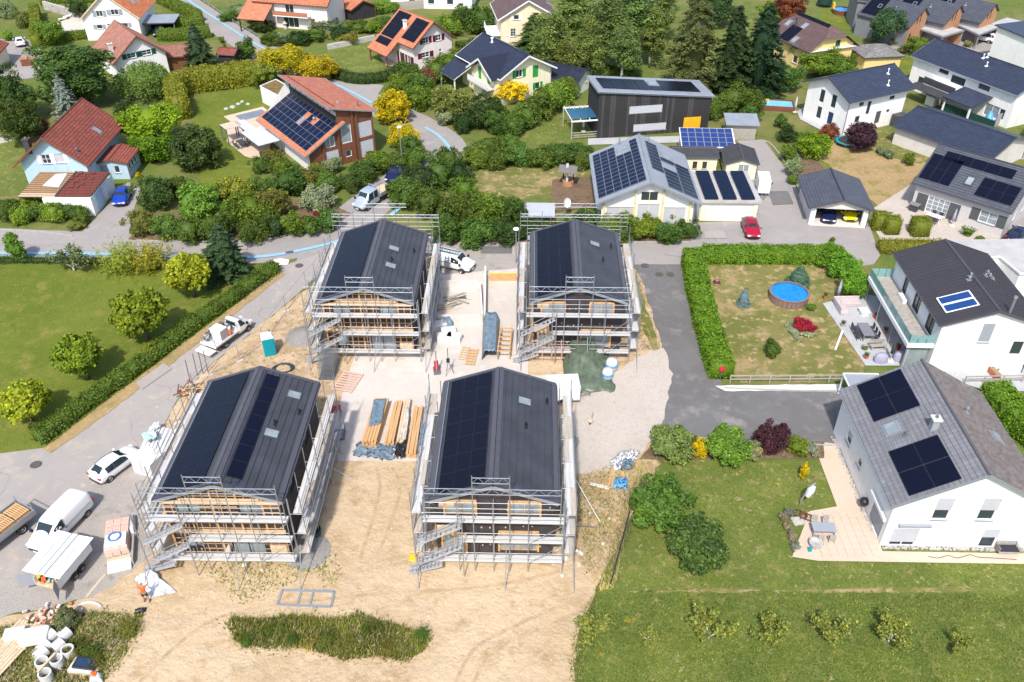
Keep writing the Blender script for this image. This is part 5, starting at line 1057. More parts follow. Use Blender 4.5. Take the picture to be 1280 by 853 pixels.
# grey clad block at the row's end
q0 = G(1066,38); T = thing('terraced_house','grey clad end house with dark solar roof and brown roller door','house',(q0.x,q0.y,0),R(-10));
b = MB(); O,U = Vector((0,0,0)),Vector((1,0,0)); wall(b,O,U,[(-.2,0),(7.6,0),(7.6,5.0),(-.2,5.6)],[(1.8,.1,2.2,2.4)]); b.box(-.2,7.6,.3,9,0,4.9); b.build('wall','grey_cladding',T)
window(T,O,U,1.8,.1,2.2,2.4,kind='door',glass='brown_roller',frame='anthracite')
quad_roof(T,[(-.5,-.4,5.7),(7.9,-.4,5.1),(7.9,9.2,6.6),(-.5,9.2,7.2)],'shingle_dark',.25,trim='grey_cladding')
S = Slope(Vector((0,.2,5.72)),Vector((8.4,0,-.6)),Vector((0,9.6,1.5)),8,9.4); panels(T,S,.3,.3,5,5,1.4,1.7,'pv_navy','pv_frame_black',n=.04)
pb = [((1205,30),(1206,44),'white suv'),((1250,30),(1247,52),'')]
for i,(c4,lab) in enumerate(((((1144,34),(1179,46),(1206,38),(1170,28)),'flat roofed carport with timber wall beside the terraced brick gable and shrub'),(((1196,31),(1224,44),(1250,34),(1214,24)),'flat roofed carport sheltering the white parked car'),(((1236,30),(1268,44),(1310,34),(1258,22)),'flat roofed carport sheltering the silver parked car'))):
 P = [G(a,c,2.7) for a,c in c4]; T = thing('carport',lab,'carport',(0,0,0),0,'flat carports of the terraced row')
 b = MB(); b.prism([(p.x,p.y) for p in P],2.45+i*.004,2.7+i*.004); b.build('flat_roof','zinc',T); c_ = sum(P,Vector())/4; b = MB(); b.prism([(c_.x+(p.x-c_.x)*.93,c_.y+(p.y-c_.y)*.93) for p in P],2.71+i*.004,2.74+i*.004); b.build('gravel_bed','flat_roof',T)
 for p in P: q = c_+(p-c_)*.93; pbox('post',T,'zinc',(q.x,q.y,1.22),(.2,.2,2.44))
 a,c = c_+(P[3]-c_)*.9,c_+(P[2]-c_)*.9; pbar('timber_wall',T,'brick_tan',(a.x,a.y,1.2),(c.x,c.y,1.2),.1,2.3)
q = G(1300,92); T = thing('detached_house','white house corner with tall windows beside the long white house','house',(q.x,q.y,0),R(20)); b = MB(); O,U = Vector((-4,0,0)),Vector((1,0,0)); b.box(-4,4,0,8,0,6); b.build('wall','render_white',T); quad_roof(T,[(-4.4,-.4,6.1),(4.4,-.4,6.1),(4.4,8.4,6.4),(-4.4,8.4,6.4)],'tile_slate',.2)
q = G(1300,190); A = gable_house('detached_house','white house with dark roof cut off beside the low garage block',q.x+4,q.y,40,10,9,3.2,5.6,'render_white','tile_navy','flat',(.5,.5),{})
# ---------------------------------------------------------------- plants
def leaf_obj_mesh(name,C,D,size,asp,var,spread=.9,up=.25):
 """C centres, D outward directions, size per leaf: one small folded diamond per leaf"""
 n = len(C); rd = rng.normal(size=(n,3)); nr = D*.7+rd*spread*.6+np.array([0,0,up]); nr /= np.linalg.norm(nr,axis=1)[:,None]+1e-9
 t = np.cross(nr,rng.normal(size=(n,3))); t /= np.linalg.norm(t,axis=1)[:,None]+1e-9; b = np.cross(nr,t)
 a = (size*.5)[:,None]; c = (size*asp*.5)[:,None]
 V = np.stack([C-t*a,C+b*c-nr*a*.15,C+t*a,C-b*c-nr*a*.15],1).reshape(-1,3)
 return V,np.repeat(var,4)
def np_mesh(name,V,var,quads=4,extra=None,m='foliage'):
 n = len(V)//quads; me = bpy.data.meshes.new(name); ev,ef = extra if extra else (np.zeros((0,3)),[])
 allv = np.concatenate([V,ev]); me.vertices.add(len(allv)); me.vertices.foreach_set('co',allv.ravel())
 nl = n*quads+sum(len(f) for f in ef); me.loops.add(nl); me.polygons.add(n+len(ef))
 li = np.concatenate([np.arange(n*quads)]+[np.array(f)+len(V) for f in ef]).astype(np.int32); me.loops.foreach_set('vertex_index',li)
 st = list(range(0,n*quads,quads)); k = n*quads
 for f in ef: st.append(k); k += len(f)
 me.polygons.foreach_set('loop_start',np.array(st,dtype=np.int32))
 at = me.attributes.new('v','FLOAT','POINT'); at.data.foreach_set('value',np.concatenate([var,np.full(len(ev),.4)]).astype(np.float32))
 me.materials.append(MATS[m]); me.update(calc_edges=True); me.validate(); return me
def core_mesh(rx,ry,rz,cz,n=10,jit=.12):
 V,Fc = [],[]
 for i in range(n+1):
  th = math.pi*i/n
  for j in range(n):
   ph = 2*math.pi*j/n; k = 1+random.uniform(-jit,jit); V.append((rx*k*math.sin(th)*math.cos(ph),ry*k*math.sin(th)*math.sin(ph),cz+rz*k*math.cos(th)))
 for i in range(n):
  for j in range(n): Fc.append((i*n+j,(i+1)*n+j,(i+1)*n+(j+1) % n,i*n+(j+1) % n))
 return np.array(V),Fc
def unit_dirs(n): d = rng.normal(size=(n,3)); return d/np.linalg.norm(d,axis=1)[:,None]
def clumpy(W_,H_,base,ncl,cr,nleaf,leaf,core=.62,asp=.6,tip=0.,lobes=True):
 """crown of leaf clumps in an ellipsoid W_ wide and H_ high whose underside is at z = base"""
 rx,rz = W_/2,H_/2; cz = base+rz; nl = 11; lc = unit_dirs(nl)*rng.uniform(.3,.62,nl)[:,None]; lr = rng.uniform(.36,.58,nl); li = rng.integers(0,nl,ncl); dl = unit_dirs(ncl)
 cl = lc[li]+dl*(lr[li]*rng.uniform(.35,1.05,ncl))[:,None]; rd = np.linalg.norm(cl,axis=1); cl /= np.quantile(rd,.9); rr = np.ones(ncl)
 if lobes is not True: cl = dl*(rng.uniform(.3,1.05,ncl)**.6)[:,None]*.6+cl*.4
 cs = cl*rr[:,None]*np.array([rx-cr*.6,rx-cr*.6,rz-cr*.5])+np.array([0,0,cz]); cs[:,2] = np.maximum(cs[:,2],base+cr*.35)
 if tip:
  k = np.clip((cs[:,2]-base)/H_,0,1); cs[:,:2] *= (1-tip*k)[:,None]
 rad = cr*rng.uniform(.6,1.25,ncl); idx = rng.integers(0,ncl,nleaf); d = unit_dirs(nleaf); out = cs[idx]-np.array([0,0,cz]); out /= np.linalg.norm(out,axis=1)[:,None]+1e-9
 d = d+out*.7+np.array([0,0,.25]); d /= np.linalg.norm(d,axis=1)[:,None]
 C = cs[idx]+d*(rad[idx]*rng.uniform(.55,1.08,nleaf))[:,None]
 C[:,2] = np.maximum(C[:,2],.03)
 clv = rng.uniform(-.16,.16,ncl); var = np.clip(.5+clv[idx]+rng.normal(0,.18,nleaf),0,1)
 V,vv = leaf_obj_mesh('x',C,d,leaf*rng.uniform(.55,1.5,nleaf),asp,var)
 core *= .8; ex = core_mesh(rx*core,rx*core,rz*core,cz) if core else None
 return V,vv,ex
def trunk_mesh(name,h,r,limbs,spread,m='bark',lean=.1,top=.8):
 b = MB(); pts = [Vector((0,0,0))]
 for k in range(1,5): pts.append(Vector((random.uniform(-1,1)*lean*k/4,random.uniform(-1,1)*lean*k/4,h*k/4)))
 b.tube(pts,[r*1.25,r,r*.85,r*.7,r*.5],7)
 for i in range(limbs):
  a = 2*math.pi*(i+random.random()*.6)/limbs; s = pts[2].lerp(pts[4],random.random()*.9); e = s+Vector((math.cos(a)*spread,math.sin(a)*spread,h*top*random.uniform(.35,.7)))
  mid = s.lerp(e,.5)+Vector((0,0,.1*h)); b.tube([s,mid,e],[r*.5,r*.32,r*.12],5)
 return b.mesh(name,m,True)
PROTO = {}
def proto(kind):
 """list of (crown mesh, trunk mesh or None, width, height, z of crown centre)"""
 if kind in PROTO: return PROTO[kind]
 L_ = []
 if kind == 'bush':
  for i in range(4): V,v,e = clumpy(2.2,1.9,.0,42,.38,3200,.15,core=.66); L_.append((np_mesh('bush_foliage',V,v,extra=e),None,2.2,1.9,.95))
 elif kind == 'shrub':
  for i in range(4): V,v,e = clumpy(3.6,3.0,.0,72,.52,6400,.19,core=.68); L_.append((np_mesh('shrub_foliage',V,v,extra=e),None,3.6,3.,1.5))
 elif kind == 'dense':
  for i in range(3): V,v,e = clumpy(3.6,3.0,.0,100,.45,8800,.18,core=.58,lobes=False); L_.append((np_mesh('shrub_foliage',V,v,extra=e),None,3.6,3.,1.5))
 elif kind == 'flower':
  V,v,e = clumpy(3.2,2.4,0,70,.42,6800,.16,core=.55,lobes=False); L_.append((np_mesh('shrub_foliage',V,v,extra=e),None,3.2,2.4,1.2))
 elif kind == 'tree':
  for i in range(4): V,v,e = clumpy(5.4,5.0,1.0,85,.75,10000,.25,core=.55); L_.append((np_mesh('tree_crown',V,v,extra=e),trunk_mesh('tree_trunk',3.4,.16,5,1.6),5.4,6.,3.5))
 elif kind == 'bigtree':
  for i in range(2): V,v,e = clumpy(8.5,8.,1.6,130,1.0,16000,.32,core=.55); L_.append((np_mesh('tree_crown',V,v,extra=e),trunk_mesh('tree_trunk',5.4,.26,6,2.6),8.5,9.6,5.6))
 elif kind == 'ball':
  for i in range(3): V,v,e = clumpy(4.4,3.3,1.0,110,.5,8200,.25,core=.66,asp=.75,lobes=False); L_.append((np_mesh('tree_crown',V,v,extra=e),trunk_mesh('tree_trunk',2.3,.13,6,1.3,lean=.08),4.2,4.25,2.8))
 elif kind == 'birch':
  for i in range(3):
   V,v,e = clumpy(6.0,11.,1.2,80,.95,11000,.27,core=.35,tip=.45,asp=.5); L_.append((np_mesh('tree_crown',V,v,extra=e),trunk_mesh('tree_trunk',9.,.16,5,.8,'bark_pale',lean=.3,top=.2),6.,12.2,6.2))
 elif kind in ('spruce','loose'):
  for i in range(2):
   n = 13000; Hh,Rr = (13.,3.0) if kind == 'spruce' else (13.,3.4); nb = 230; zb = np.sort(rng.uniform(.4,12.6,nb)); ab = rng.uniform(0,2*math.pi,nb); lb = Rr*(1-zb/13.1)**(.75 if kind == 'spruce' else .55)*rng.uniform(.7,1.12,nb)
   k = rng.choice(nb,n,p=lb/lb.sum()); s = rng.uniform(.12,1,n)**.6; dr = .42 if kind == 'spruce' else .55
   x = np.cos(ab[k])*lb[k]*s; y = np.sin(ab[k])*lb[k]*s; zz = zb[k]-lb[k]*s*s*dr+.25*lb[k]*s; wd = .22*lb[k]*(1.15-s)+.08
   off = rng.normal(0,1,(n,3))*wd[:,None]*np.array([.6,.6,.2 if kind == 'spruce' else .4]); C = np.stack([x,y,zz],1)+off
   D = np.stack([np.cos(ab[k])*.4,np.sin(ab[k])*.4,np.full(n,.8)],1); C[:,2] = np.maximum(C[:,2],.05)
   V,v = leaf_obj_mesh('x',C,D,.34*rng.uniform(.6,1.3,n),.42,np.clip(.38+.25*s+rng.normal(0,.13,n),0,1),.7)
   L_.append((np_mesh('conifer_crown',V,v,extra=core_mesh(Rr*.33,Rr*.33,5.6,6.0)),trunk_mesh('conifer_trunk',12,.17,0,0,lean=.05),2*Rr,13.,5.5))
 elif kind == 'cone':
  for i in range(2):
   n = 3200; nb = 90; zb = rng.uniform(0,1,nb)**1.3*2.5; ab = rng.uniform(0,6.283,nb); k = rng.integers(0,nb,n); zz = np.clip(zb[k]+rng.normal(0,.1,n),.02,2.7); r_ = .9*(1-zz/2.8)**.9; a = ab[k]+rng.normal(0,.16,n)/(r_+.15); wob = rng.uniform(.82,1.12,nb)[k]
   C = np.stack([np.cos(a)*r_*wob*rng.uniform(.75,1.05,n),np.sin(a)*r_*wob*rng.uniform(.75,1.05,n),zz+.05],1); D = np.stack([np.cos(a),np.sin(a),np.full(n,.5)],1)
   V,v = leaf_obj_mesh('x',C,D,.15*rng.uniform(.7,1.3,n),.45,np.clip(.5+rng.normal(0,.17,n),0,1)); L_.append((np_mesh('conifer_crown',V,v,extra=core_mesh(.55,.55,1.1,1.0)),trunk_mesh('conifer_trunk',2.2,.06,0,0,lean=.02),1.9,2.7,1.1))
 elif kind == 'willow':
  n = 9500; d = unit_dirs(n); d[:,2] = np.abs(d[:,2]); ns = 420; sd = unit_dirs(ns); sd[:,2] = np.abs(sd[:,2])*.9; st = sd*np.array([3.2,3.2,2.6])+np.array([0,0,3.6]); k = rng.integers(0,ns,n); s = rng.uniform(0,1,n)
  C = st[k].copy(); C[:,2] -= s*np.minimum(3.6,st[k][:,2]-.3)*rng.uniform(.6,1,n); C[:,:2] *= (1+.12*s)[:,None]; C += rng.normal(0,.09,(n,3)); D = sd[k]*.8
  V,v = leaf_obj_mesh('x',C,D,.30*rng.uniform(.7,1.3,n),.35,np.clip(.45+.2*(1-s)+rng.normal(0,.14,n),0,1)); L_.append((np_mesh('tree_crown',V,v,extra=core_mesh(2.2,2.2,2.0,3.2)),trunk_mesh('tree_trunk',4,.2,6,1.8),7.,6.4,3.4))
 elif kind == 'feather':
  for i in range(2):
   n = 3600; ns = 260; b0 = rng.normal(0,.75,(ns,2)); ln = rng.uniform(1.4,3.0,ns); an = rng.uniform(0,6.283,ns); k = rng.integers(0,ns,n); s = rng.uniform(.08,1,n)
   C = np.stack([b0[k,0]+np.cos(an[k])*s*s*.75,b0[k,1]+np.sin(an[k])*s*s*.75,ln[k]*s],1)+rng.normal(0,.06,(n,3)); C[:,2] = np.maximum(C[:,2],.03); D = np.stack([np.cos(an[k]),np.sin(an[k]),s*0+.4],1)
   V,v = leaf_obj_mesh('x',C,D,.26*rng.uniform(.6,1.3,n),.3,np.clip(.35+.3*s+rng.normal(0,.15,n),0,1)); L_.append((np_mesh('bush_foliage',V,v,extra=core_mesh(.9,.9,.8,.7)),None,3.4,2.9,1.3))
 elif kind == 'sparse':
  for i in range(4):
   b = MB(); segs = []; n0 = 3+i % 2
   b.tube([(0,0,0),(0,0,.35)],[.07,.06],6)
   for j in range(n0):
    a = 6.283*j/n0+random.uniform(-.4,.4); e = Vector((math.cos(a)*.42,math.sin(a)*.42,.75+random.uniform(-.1,.15))); b.tube([(0,0,.3),e],[.055,.04],5); segs.append((Vector((0,0,.3)),e))
    for q in range(3):
     e2 = e+Vector((random.uniform(-.45,.45)+.35*math.cos(a),random.uniform(-.45,.45)+.35*math.sin(a),random.uniform(.3,.9))); b.tube([e,e2],[.012,.005],4); segs.append((e,e2))
   tr = b.mesh('tree_trunk','bark_pale',True); n = 1500; k = rng.integers(0,len(segs),n); s = rng.uniform(.15,1.1,n)
   k = np.array([q if q % 4 else q+1 for q in k]) % len(segs); A0 = np.array([segs[q][0] for q in k]); A1 = np.array([segs[q][1] for q in k]); C = A0+(A1-A0)*s[:,None]+rng.normal(0,.13,(n,3)); D = unit_dirs(n)
   V,v = leaf_obj_mesh('x',C,D,.19*rng.uniform(.7,1.3,n),.6,np.clip(.5+rng.normal(0,.2,n),0,1)); L_.append((np_mesh('tree_crown',V,v),tr,2.2,2.1,1.1))
 elif kind == 'column':
  for i in range(2): V,v,e = clumpy(1.4,3.0,0,34,.34,2600,.14,core=.7,tip=.35); L_.append((np_mesh('bush_foliage',V,v,extra=e),None,1.4,3.,1.4))
 elif kind == 'tuft':
  n = 900; a = rng.uniform(0,6.283,n); s = rng.uniform(.1,1,n); l = rng.uniform(.5,1,n); C = np.stack([np.cos(a)*s*l*.6,np.sin(a)*s*l*.6,(s-.45*s*s)*l*1.3+.02],1); D = np.stack([np.cos(a),np.sin(a),a*0+.3],1)
  V,v = leaf_obj_mesh('x',C,D,.18*rng.uniform(.7,1.3,n),.25,np.clip(.5+rng.normal(0,.2,n),0,1)); L_.append((np_mesh('grass_foliage',V,v,extra=core_mesh(.3,.3,.2,.2)),None,1.2,.9,.4))
 PROTO[kind] = L_; return L_
TREEK = ('tree','bigtree','ball','birch','spruce','loose','cone','willow','sparse')
COL = dict(dark=(.028,.052,.012),mid=(.050,.088,.015),fresh=(.080,.135,.016),lime=(.125,.215,.010),yellow=(.50,.43,.008),ygreen=(.165,.185,.022),conifer=(.020,.040,.015),spruceblue=(.20,.27,.29),plum=(.038,.014,.022),
  grey=(.115,.145,.075),pale=(.22,.25,.15),red=(.20,.012,.03),olive=(.085,.098,.022),laurel=(.085,.165,.012),maple=(.16,.20,.014),rust=(.12,.045,.03),gold=(.56,.47,.02),willow=(.115,.175,.035),birchg=(.085,.122,.034),blueflower=(.13,.17,.16),lav=(.14,.14,.12))
CW = dict(dark='dark green',mid='mid green',fresh='fresh green',olive='olive',grey='grey green',rust='rust red',ygreen='yellow green')
def GAIN(c):
 k = 1.68 if max(c) < .12 else 1.68-.68*min(1,(max(c)-.12)/.15); return (c[0]*k*1.05,c[1]*k,c[2]*k*.95)
def plant(kind,cx,cy,wpx,c,label,group=None,h=None,name=None,cat=None):
 P_ = random.choice(proto(kind)); W_,H_,zc = P_[2:5]; wm = wpx*mpp(cx,cy,1); hm = h or wm*H_/W_; p = G(cx,cy,hm*zc/H_); wm = 1.08*wpx*mpp(cx,cy,p.z*.999+.001); sx = wm/W_; sz = hm/H_
 cc = GAIN(COL[c] if isinstance(c,str) else c); j = random.uniform(.8,1.3); hu = random.uniform(-.17,.17); cc = (cc[0]*j*(1+hu),cc[1]*j,cc[2]*j*(1-hu),1)
 rot = random.uniform(0,6.283); nm = name or {'bush': 'garden_bush','shrub': 'garden_shrub','dense': 'garden_shrub','flower': 'flowering_shrub','feather': 'feathery_bush','column': 'columnar_bush','tuft': 'grass_tuft','spruce': 'spruce_tree','loose': 'larch_tree','cone': 'small_conifer','birch': 'birch_tree','willow': 'willow_tree','sparse': 'young_fruit_tree'}.get(kind,'garden_tree')
 ca = cat or ('tree' if kind in TREEK else 'bush')
 if P_[1]:
  T = thing(nm,label,ca,(p.x,p.y,0),rot,group); o = link('crown',P_[0],T); o.scale = (sx*random.uniform(.94,1.06),sx*random.uniform(.94,1.06),sz); o.color = cc; t = link('trunk',P_[1],T); t.scale = (sx,sx,sz); return T
 o = link(nm,P_[0]); o.location = (p.x,p.y,-.02); o.rotation_euler = (0,0,rot); o.scale = (sx*random.uniform(.93,1.07),sx*random.uniform(.93,1.07),sz*random.uniform(.95,1.1)); o.color = cc; return tag(o,label,ca,group)
def hedge(label,pts,wd,h,c,leaf=.15,dens=75,px=True,clip=.05,name='hedge',top=1.):
 """clipped hedge along a ground line: a solid core under a skin of leaves"""
 P = [G(*p) if px else Vector((p[0],p[1],0)) for p in pts]; P = smooth_path(P,4) if len(P) > 2 else P
 C,D,var,off = [],[],[],0; b = MB(); o0 = P[0].copy()
 for i in range(len(P)-1):
  a,q = P[i],P[i+1]; t = q-a; ln = t.length
  if ln < .05: continue
  t = t/ln; n = Vector((-t.y,t.x,0))
  w0,w1,hh = wd*.5-.12,wd*.5-.12,h-.14
  b.hexa([a-n*w0-t*.05,q-n*w0+t*.05,q+n*w0+t*.05,a+n*w0-t*.05],[a-n*w0*.92-t*.05+UP*hh,q-n*w0*.92+t*.05+UP*hh,q+n*w0*.92+t*.05+UP*hh,a+n*w0*.92-t*.05+UP*hh])
  per = 2*h+wd*top; N_ = int(ln*per*dens); s = rng.uniform(0,ln,N_); r_ = rng.uniform(0,per,N_); tv,nv = np.array(t),np.array(n)
  side = r_ < h; side2 = (r_ >= h) & (r_ < 2*h); tp = ~(side | side2); jx = rng.normal(0,clip,N_)
  lat = np.where(side,-wd/2+jx,np.where(side2,wd/2+jx,(r_-2*h)-wd/2)); zz = np.where(side,r_,np.where(side2,r_-h,h+jx*.8)); lat = lat*(1-.06*np.clip(zz/h,0,1)); sg = s+off; bl = .5*np.sin(sg*1.1+zz)+.3*np.sin(sg*2.7+2*np.sign(lat))+.3*np.sin(sg*.45); lat = lat*(1+.07*bl); zz = zz*(1+.05*bl); off += ln
  C.append(np.array(a)[None]+s[:,None]*tv+lat[:,None]*nv+np.stack([s*0,s*0,np.maximum(zz,.03)],1))
  D.append(np.where(tp[:,None],np.array([0,0,1.]),np.sign(lat)[:,None]*nv+np.array([0,0,.35]))); var.append(np.clip(.5+rng.normal(0,.15,N_)+.10*np.sin(s*1.9+lat),0,1))
 for e,dirn in ((P[0],(P[0]-P[1]).normalized()),(P[-1],(P[-1]-P[-2]).normalized())):
  N_ = int(wd*h*dens); n = np.array((-dirn.y,dirn.x,0)); C.append(np.array(e)+np.array(dirn)*.02+rng.uniform(-wd/2,wd/2,N_)[:,None]*n+np.stack([np.zeros(N_),np.zeros(N_),rng.uniform(.03,h,N_)],1)+rng.normal(0,clip,(N_,3))*np.array([1,1,0])); D.append(np.tile(np.array(dirn)+np.array([0,0,.3]),(N_,1))); var.append(np.clip(.5+rng.normal(0,.15,N_),0,1))
 C = np.concatenate(C); D = np.concatenate(D); V,v = leaf_obj_mesh('x',C,D,leaf*rng.uniform(.6,1.5,len(C)),.6,np.concatenate(var),.8)
 o0 = np.array(o0); T = thing(name,label,'hedge',tuple(o0)); o = link('foliage',np_mesh('hedge_foliage',V-o0,v,extra=(np.array(b.v)-o0,b.f)),T)
 o.color = (*GAIN(COL[c] if isinstance(c,str) else c),1); return T
# --- lawn by the access road
B = 'round maples on the lawn by the access road'
for (x,y,s),t in zip(((234,335,61),(173,385,68),(98,440,62),(27,496,60)),('round crowned maple on the lawn beside the dark evergreen','round crowned maple standing on the lawn, second from the dark evergreen','round crowned maple standing on the lawn, third from the dark evergreen','round crowned maple standing on the lawn, furthest from the dark evergreen')): plant('ball',x,y,s,'maple',t,B,name='maple_tree')
plant('column',18,310,26,'fresh','small weeping tree beside the blue striped street',name='weeping_tree',h=3.6); plant('sparse',87,322,42,'grey','thin sparse young tree beside the blue striped street',h=3.4)
plant('feather',150,324,45,'ygreen','yellow green feathery bush on the lawn edge','feathery bushes on the lawn edge',h=3.2); plant('feather',185,322,48,'ygreen','yellow green feathery bush on the lawn edge','feathery bushes on the lawn edge',h=3.2)
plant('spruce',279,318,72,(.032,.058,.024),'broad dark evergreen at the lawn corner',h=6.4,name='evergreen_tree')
hedge('low bushy hedge between the lawn and the access road',[(50,553),(110,508),(180,458),(250,405),(345,338)],1.5,1.15,(.060,.100,.014),.17,80,clip=.16)
hedge('low dark hedge between the lawn and the blue striped street',[(-10,328),(60,328),(135,329)],.8,.6,'dark',clip=.12)
for x,y,s in ((225,416,14),(190,440,22),(182,447,16)): plant('bush',x,y,s,'ygreen','yellow tinged bush growing in the low road hedge','yellow tinged bushes in the road hedge')
# --- front and right gardens
plant('dense',825,626,80,(.045,.088,.014),'large rounded green bush on the lawn beside the flower bed',h=3.6); plant('dense',873,677,76,(.05,.085,.02),'large rounded green bush on the lawn nearer the orchard',h=3.6)
plant('flower',838,552,58,(.115,.165,.05),'big white flecked shrub at the end of the flower bed',h=2.9); plant('bush',866,556,24,'olive','small olive shrub beside the white flecked shrub'); plant('bush',877,560,24,'yellow','yellow leaved shrub in the flower bed',h=1.6)
plant('dense',910,553,62,'fresh','large fresh green shrub in the flower bed',h=2.8); plant('bush',946,563,26,'pale','pale variegated shrub beside the purple bush'); plant('flower',966,546,42,'plum','dark purple bush in the flower bed',h=3.0); plant('bush',997,557,30,'fresh','green rounded bush between purple bush and hydrangea'); plant('bush',1017,561,20,'blueflower','blue flowered hydrangea beside the beige terrace')
for i,(x,y) in enumerate(((737,800),(808,803),(885,800),(963,802),(1038,803),(1110,803),(1195,814))):
 q = G(x,y); P_ = proto('sparse')[i % 4]; T = thing('young_fruit_tree',('young fruit tree with whitewashed trunk at the sand edge' if i == 0 else 'sparse young fruit tree at the end of the orchard row, on its own' if i == 6 else 'young fruit tree with whitewashed forked trunk in the meadow row'),'tree',(q.x,q.y,0),random.uniform(0,6),'young fruit trees in the meadow'); s = random.uniform(.9,1.25)*(.72 if i in (1,6) else 1)
 o = link('crown',P_[0],T); o.scale = (s,)*3; o.color = (.24,.27,.06,1); o = link('trunk',P_[1],T); o.scale = (s,)*3
plant('column',1006,591,12,'yellow','small yellow conifer on the lawn beside the beige terrace',h=1.7)
hedge('clipped laurel hedge beside the dark driveway',[(864,328),(872,370),(884,420),(901,474)],2.3,1.9,'laurel',.20,70); hedge('clipped laurel hedge between forecourt and pool garden',[(878,326),(960,326),(1040,327)],2.0,1.7,'laurel',.20,70)
for x,y,s in ((1040,318,44),(1058,335,46),(1068,355,44)): plant('dense',x,y,s,'laurel','bulging laurel bush at the corner of the pool garden','laurel bushes at the pool garden corner',h=2.6)
hedge('low clipped olive green hedge beside the seam roofed house',[(1098,314),(1140,314),(1178,315)],1.6,1.3,(.15,.16,.02),.15,80)
for i,(x,y,s) in enumerate(((1097,286,17),(1112,291,19),(1147,293,22))):
 q = G(x,y); wd = s*mpp(x,y); hedge(('clipped box hedge block nearest the carport','clipped box hedge block beside the gravel path','single clipped box hedge block by the wooden terrace')[i],[(q.x,q.y-wd*.4),(q.x,q.y+wd*.4)],wd,2.1,(.115,.14,.016),.14,90,px=False,name='hedge_block')
plant('cone',930,373,18,'spruceblue','tiny blue spruce on the dry lawn',name='blue_spruce'); plant('cone',999,347,34,(.045,.085,.055),'small dense conifer behind the round pool',h=2.4); plant('bush',965,436,24,'mid','small round bush on the dry lawn near the fence'); plant('bush',1005,406,26,'red','crimson leaved bush in a round bed by the patio',h=1.3); plant('bush',1000,412,36,'pale','pale flowers ringing the crimson bush',h=.5)
hedge('thick laurel hedge behind the mossy roofed house',[(1236,500),(1262,530),(1300,560)],2.6,2.2,'laurel',.2,60)
for i,(x,y) in enumerate(((980,645),(985,658),(990,670),(994,682),(986,640))): plant('bush',x,y,13,'lav','grey lavender bush along the edge of the beige terrace','lavender along the terrace',h=.7)
for x,y,s,lb in ((1230,447,14,'leafy plant in the long terracotta planter'),(1243,462,12,'low green plant beside the terracotta planter'),(1210,290,18,'spiky green grass clump by the lattice french doors'),(1081,435,10,'potted green plant by the patio barbecue'),(1013,384,12,'small green bush beside the round pool'),(1073,420,9,'small potted plant on the grey patio'),(1040,300,8,'tiny bush at the hedge foot'),(1225,298,10,'small round bush against the light grey house')): plant('tuft' if 'grass' in lb or 'plant' in lb else 'bush',x,y,s,'fresh',lb,name='leafy_plant' if 'plant' in lb else None)
# --- upper right gardens
plant('dense',1017,181,46,(.15,.22,.012),'bright lime green round bush by the lane',h=3.6); plant('dense',1077,170,42,'plum','purple leaved plum tree beside the white house',h=4.2,name='plum_tree'); plant('bush',1038,166,22,'rust','small reddish bush beside the trampoline')
G1 = 'shrubs along the lane bed'
for x,y,s,c in ((985,168,24,'dark'),(978,152,18,'mid'),(987,192,24,'mid'),(993,209,24,'grey'),(1000,173,16,'mid'),(990,225,14,'fresh')): plant('bush',x,y,s,c,CW[c]+' small shrub in the planted bed along the lane',G1)
plant('bush',993,198,14,'pale','pale flowering bush in the lane bed'); plant('bush',1137,199,17,'mid','round clipped ball bush on the dry slope')
for x,y,s in ((1103,190,12),(1112,193,14),(1100,187,9)): plant('bush',x,y,s,'grey','low grey plant on the dry lawn slope','low grey plants on the slope')
for x,y,s,c,lb in ((1030,76,54,'fresh','leafy green tree in front of the yellow house wall'),(1008,62,46,'mid','leafy darker tree in front of the yellow house'),(1052,82,40,'fresh','leafy green tree beside the yellow garage'),(985,92,36,'mid','leafy shrub between the spruces and the white house')): plant('tree',x,y,s,c,lb,h=5)
plant('tree',1110,31,40,(.030,.060,.022),'dark round tree in front of the grey terraced row',h=7); plant('shrub',1149,56,32,'mid','green shrub beside the flat carport',h=3.5); plant('bigtree',990,6,45,'rust','red brown leaved tree behind the yellow house',h=7); plant('tree',965,12,34,'fresh','fresh green tree beside the red brown tree',h=5)
for x,y,s in ((1085,38,16),(1095,45,14),(1075,30,14),(1128,62,12),(1120,52,12),(1250,72,14),(1262,70,16),(1240,70,10),(1210,55,10)): plant('bush',x,y,s,'grey','small garden bush in front of the terraced row','small bushes in front of the terraced row')
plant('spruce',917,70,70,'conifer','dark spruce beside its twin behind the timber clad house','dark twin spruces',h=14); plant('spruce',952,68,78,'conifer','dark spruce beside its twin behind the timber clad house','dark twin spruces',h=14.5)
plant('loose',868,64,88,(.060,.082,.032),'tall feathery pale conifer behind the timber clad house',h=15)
plant('bigtree',893,2,70,(.026,.05,.016),'big dark tree above the sloping lawn',h=8)
BT = 'tall birches behind the timber clad house'
for x,y,s,hh in ((690,52,64,12),(722,32,76,14),(757,44,80,14),(797,24,80,14),(778,72,56,10),(736,66,58,11),(828,14,56,11),(705,78,40,7),(815,48,50,10)): plant('birch',x,y,s,'birchg','tall birch in the grove behind the timber clad house',BT,h=hh)
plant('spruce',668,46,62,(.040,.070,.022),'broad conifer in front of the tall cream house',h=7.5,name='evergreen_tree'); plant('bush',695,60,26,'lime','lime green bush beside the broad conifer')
hedge('bright green hedge behind the navy roofed garage',[(690,74),(725,88),(770,100),(800,104)],2.4,2.0,(.070,.120,.018),.22,45,clip=.14)
GH = 'shrubs behind the timber clad house'
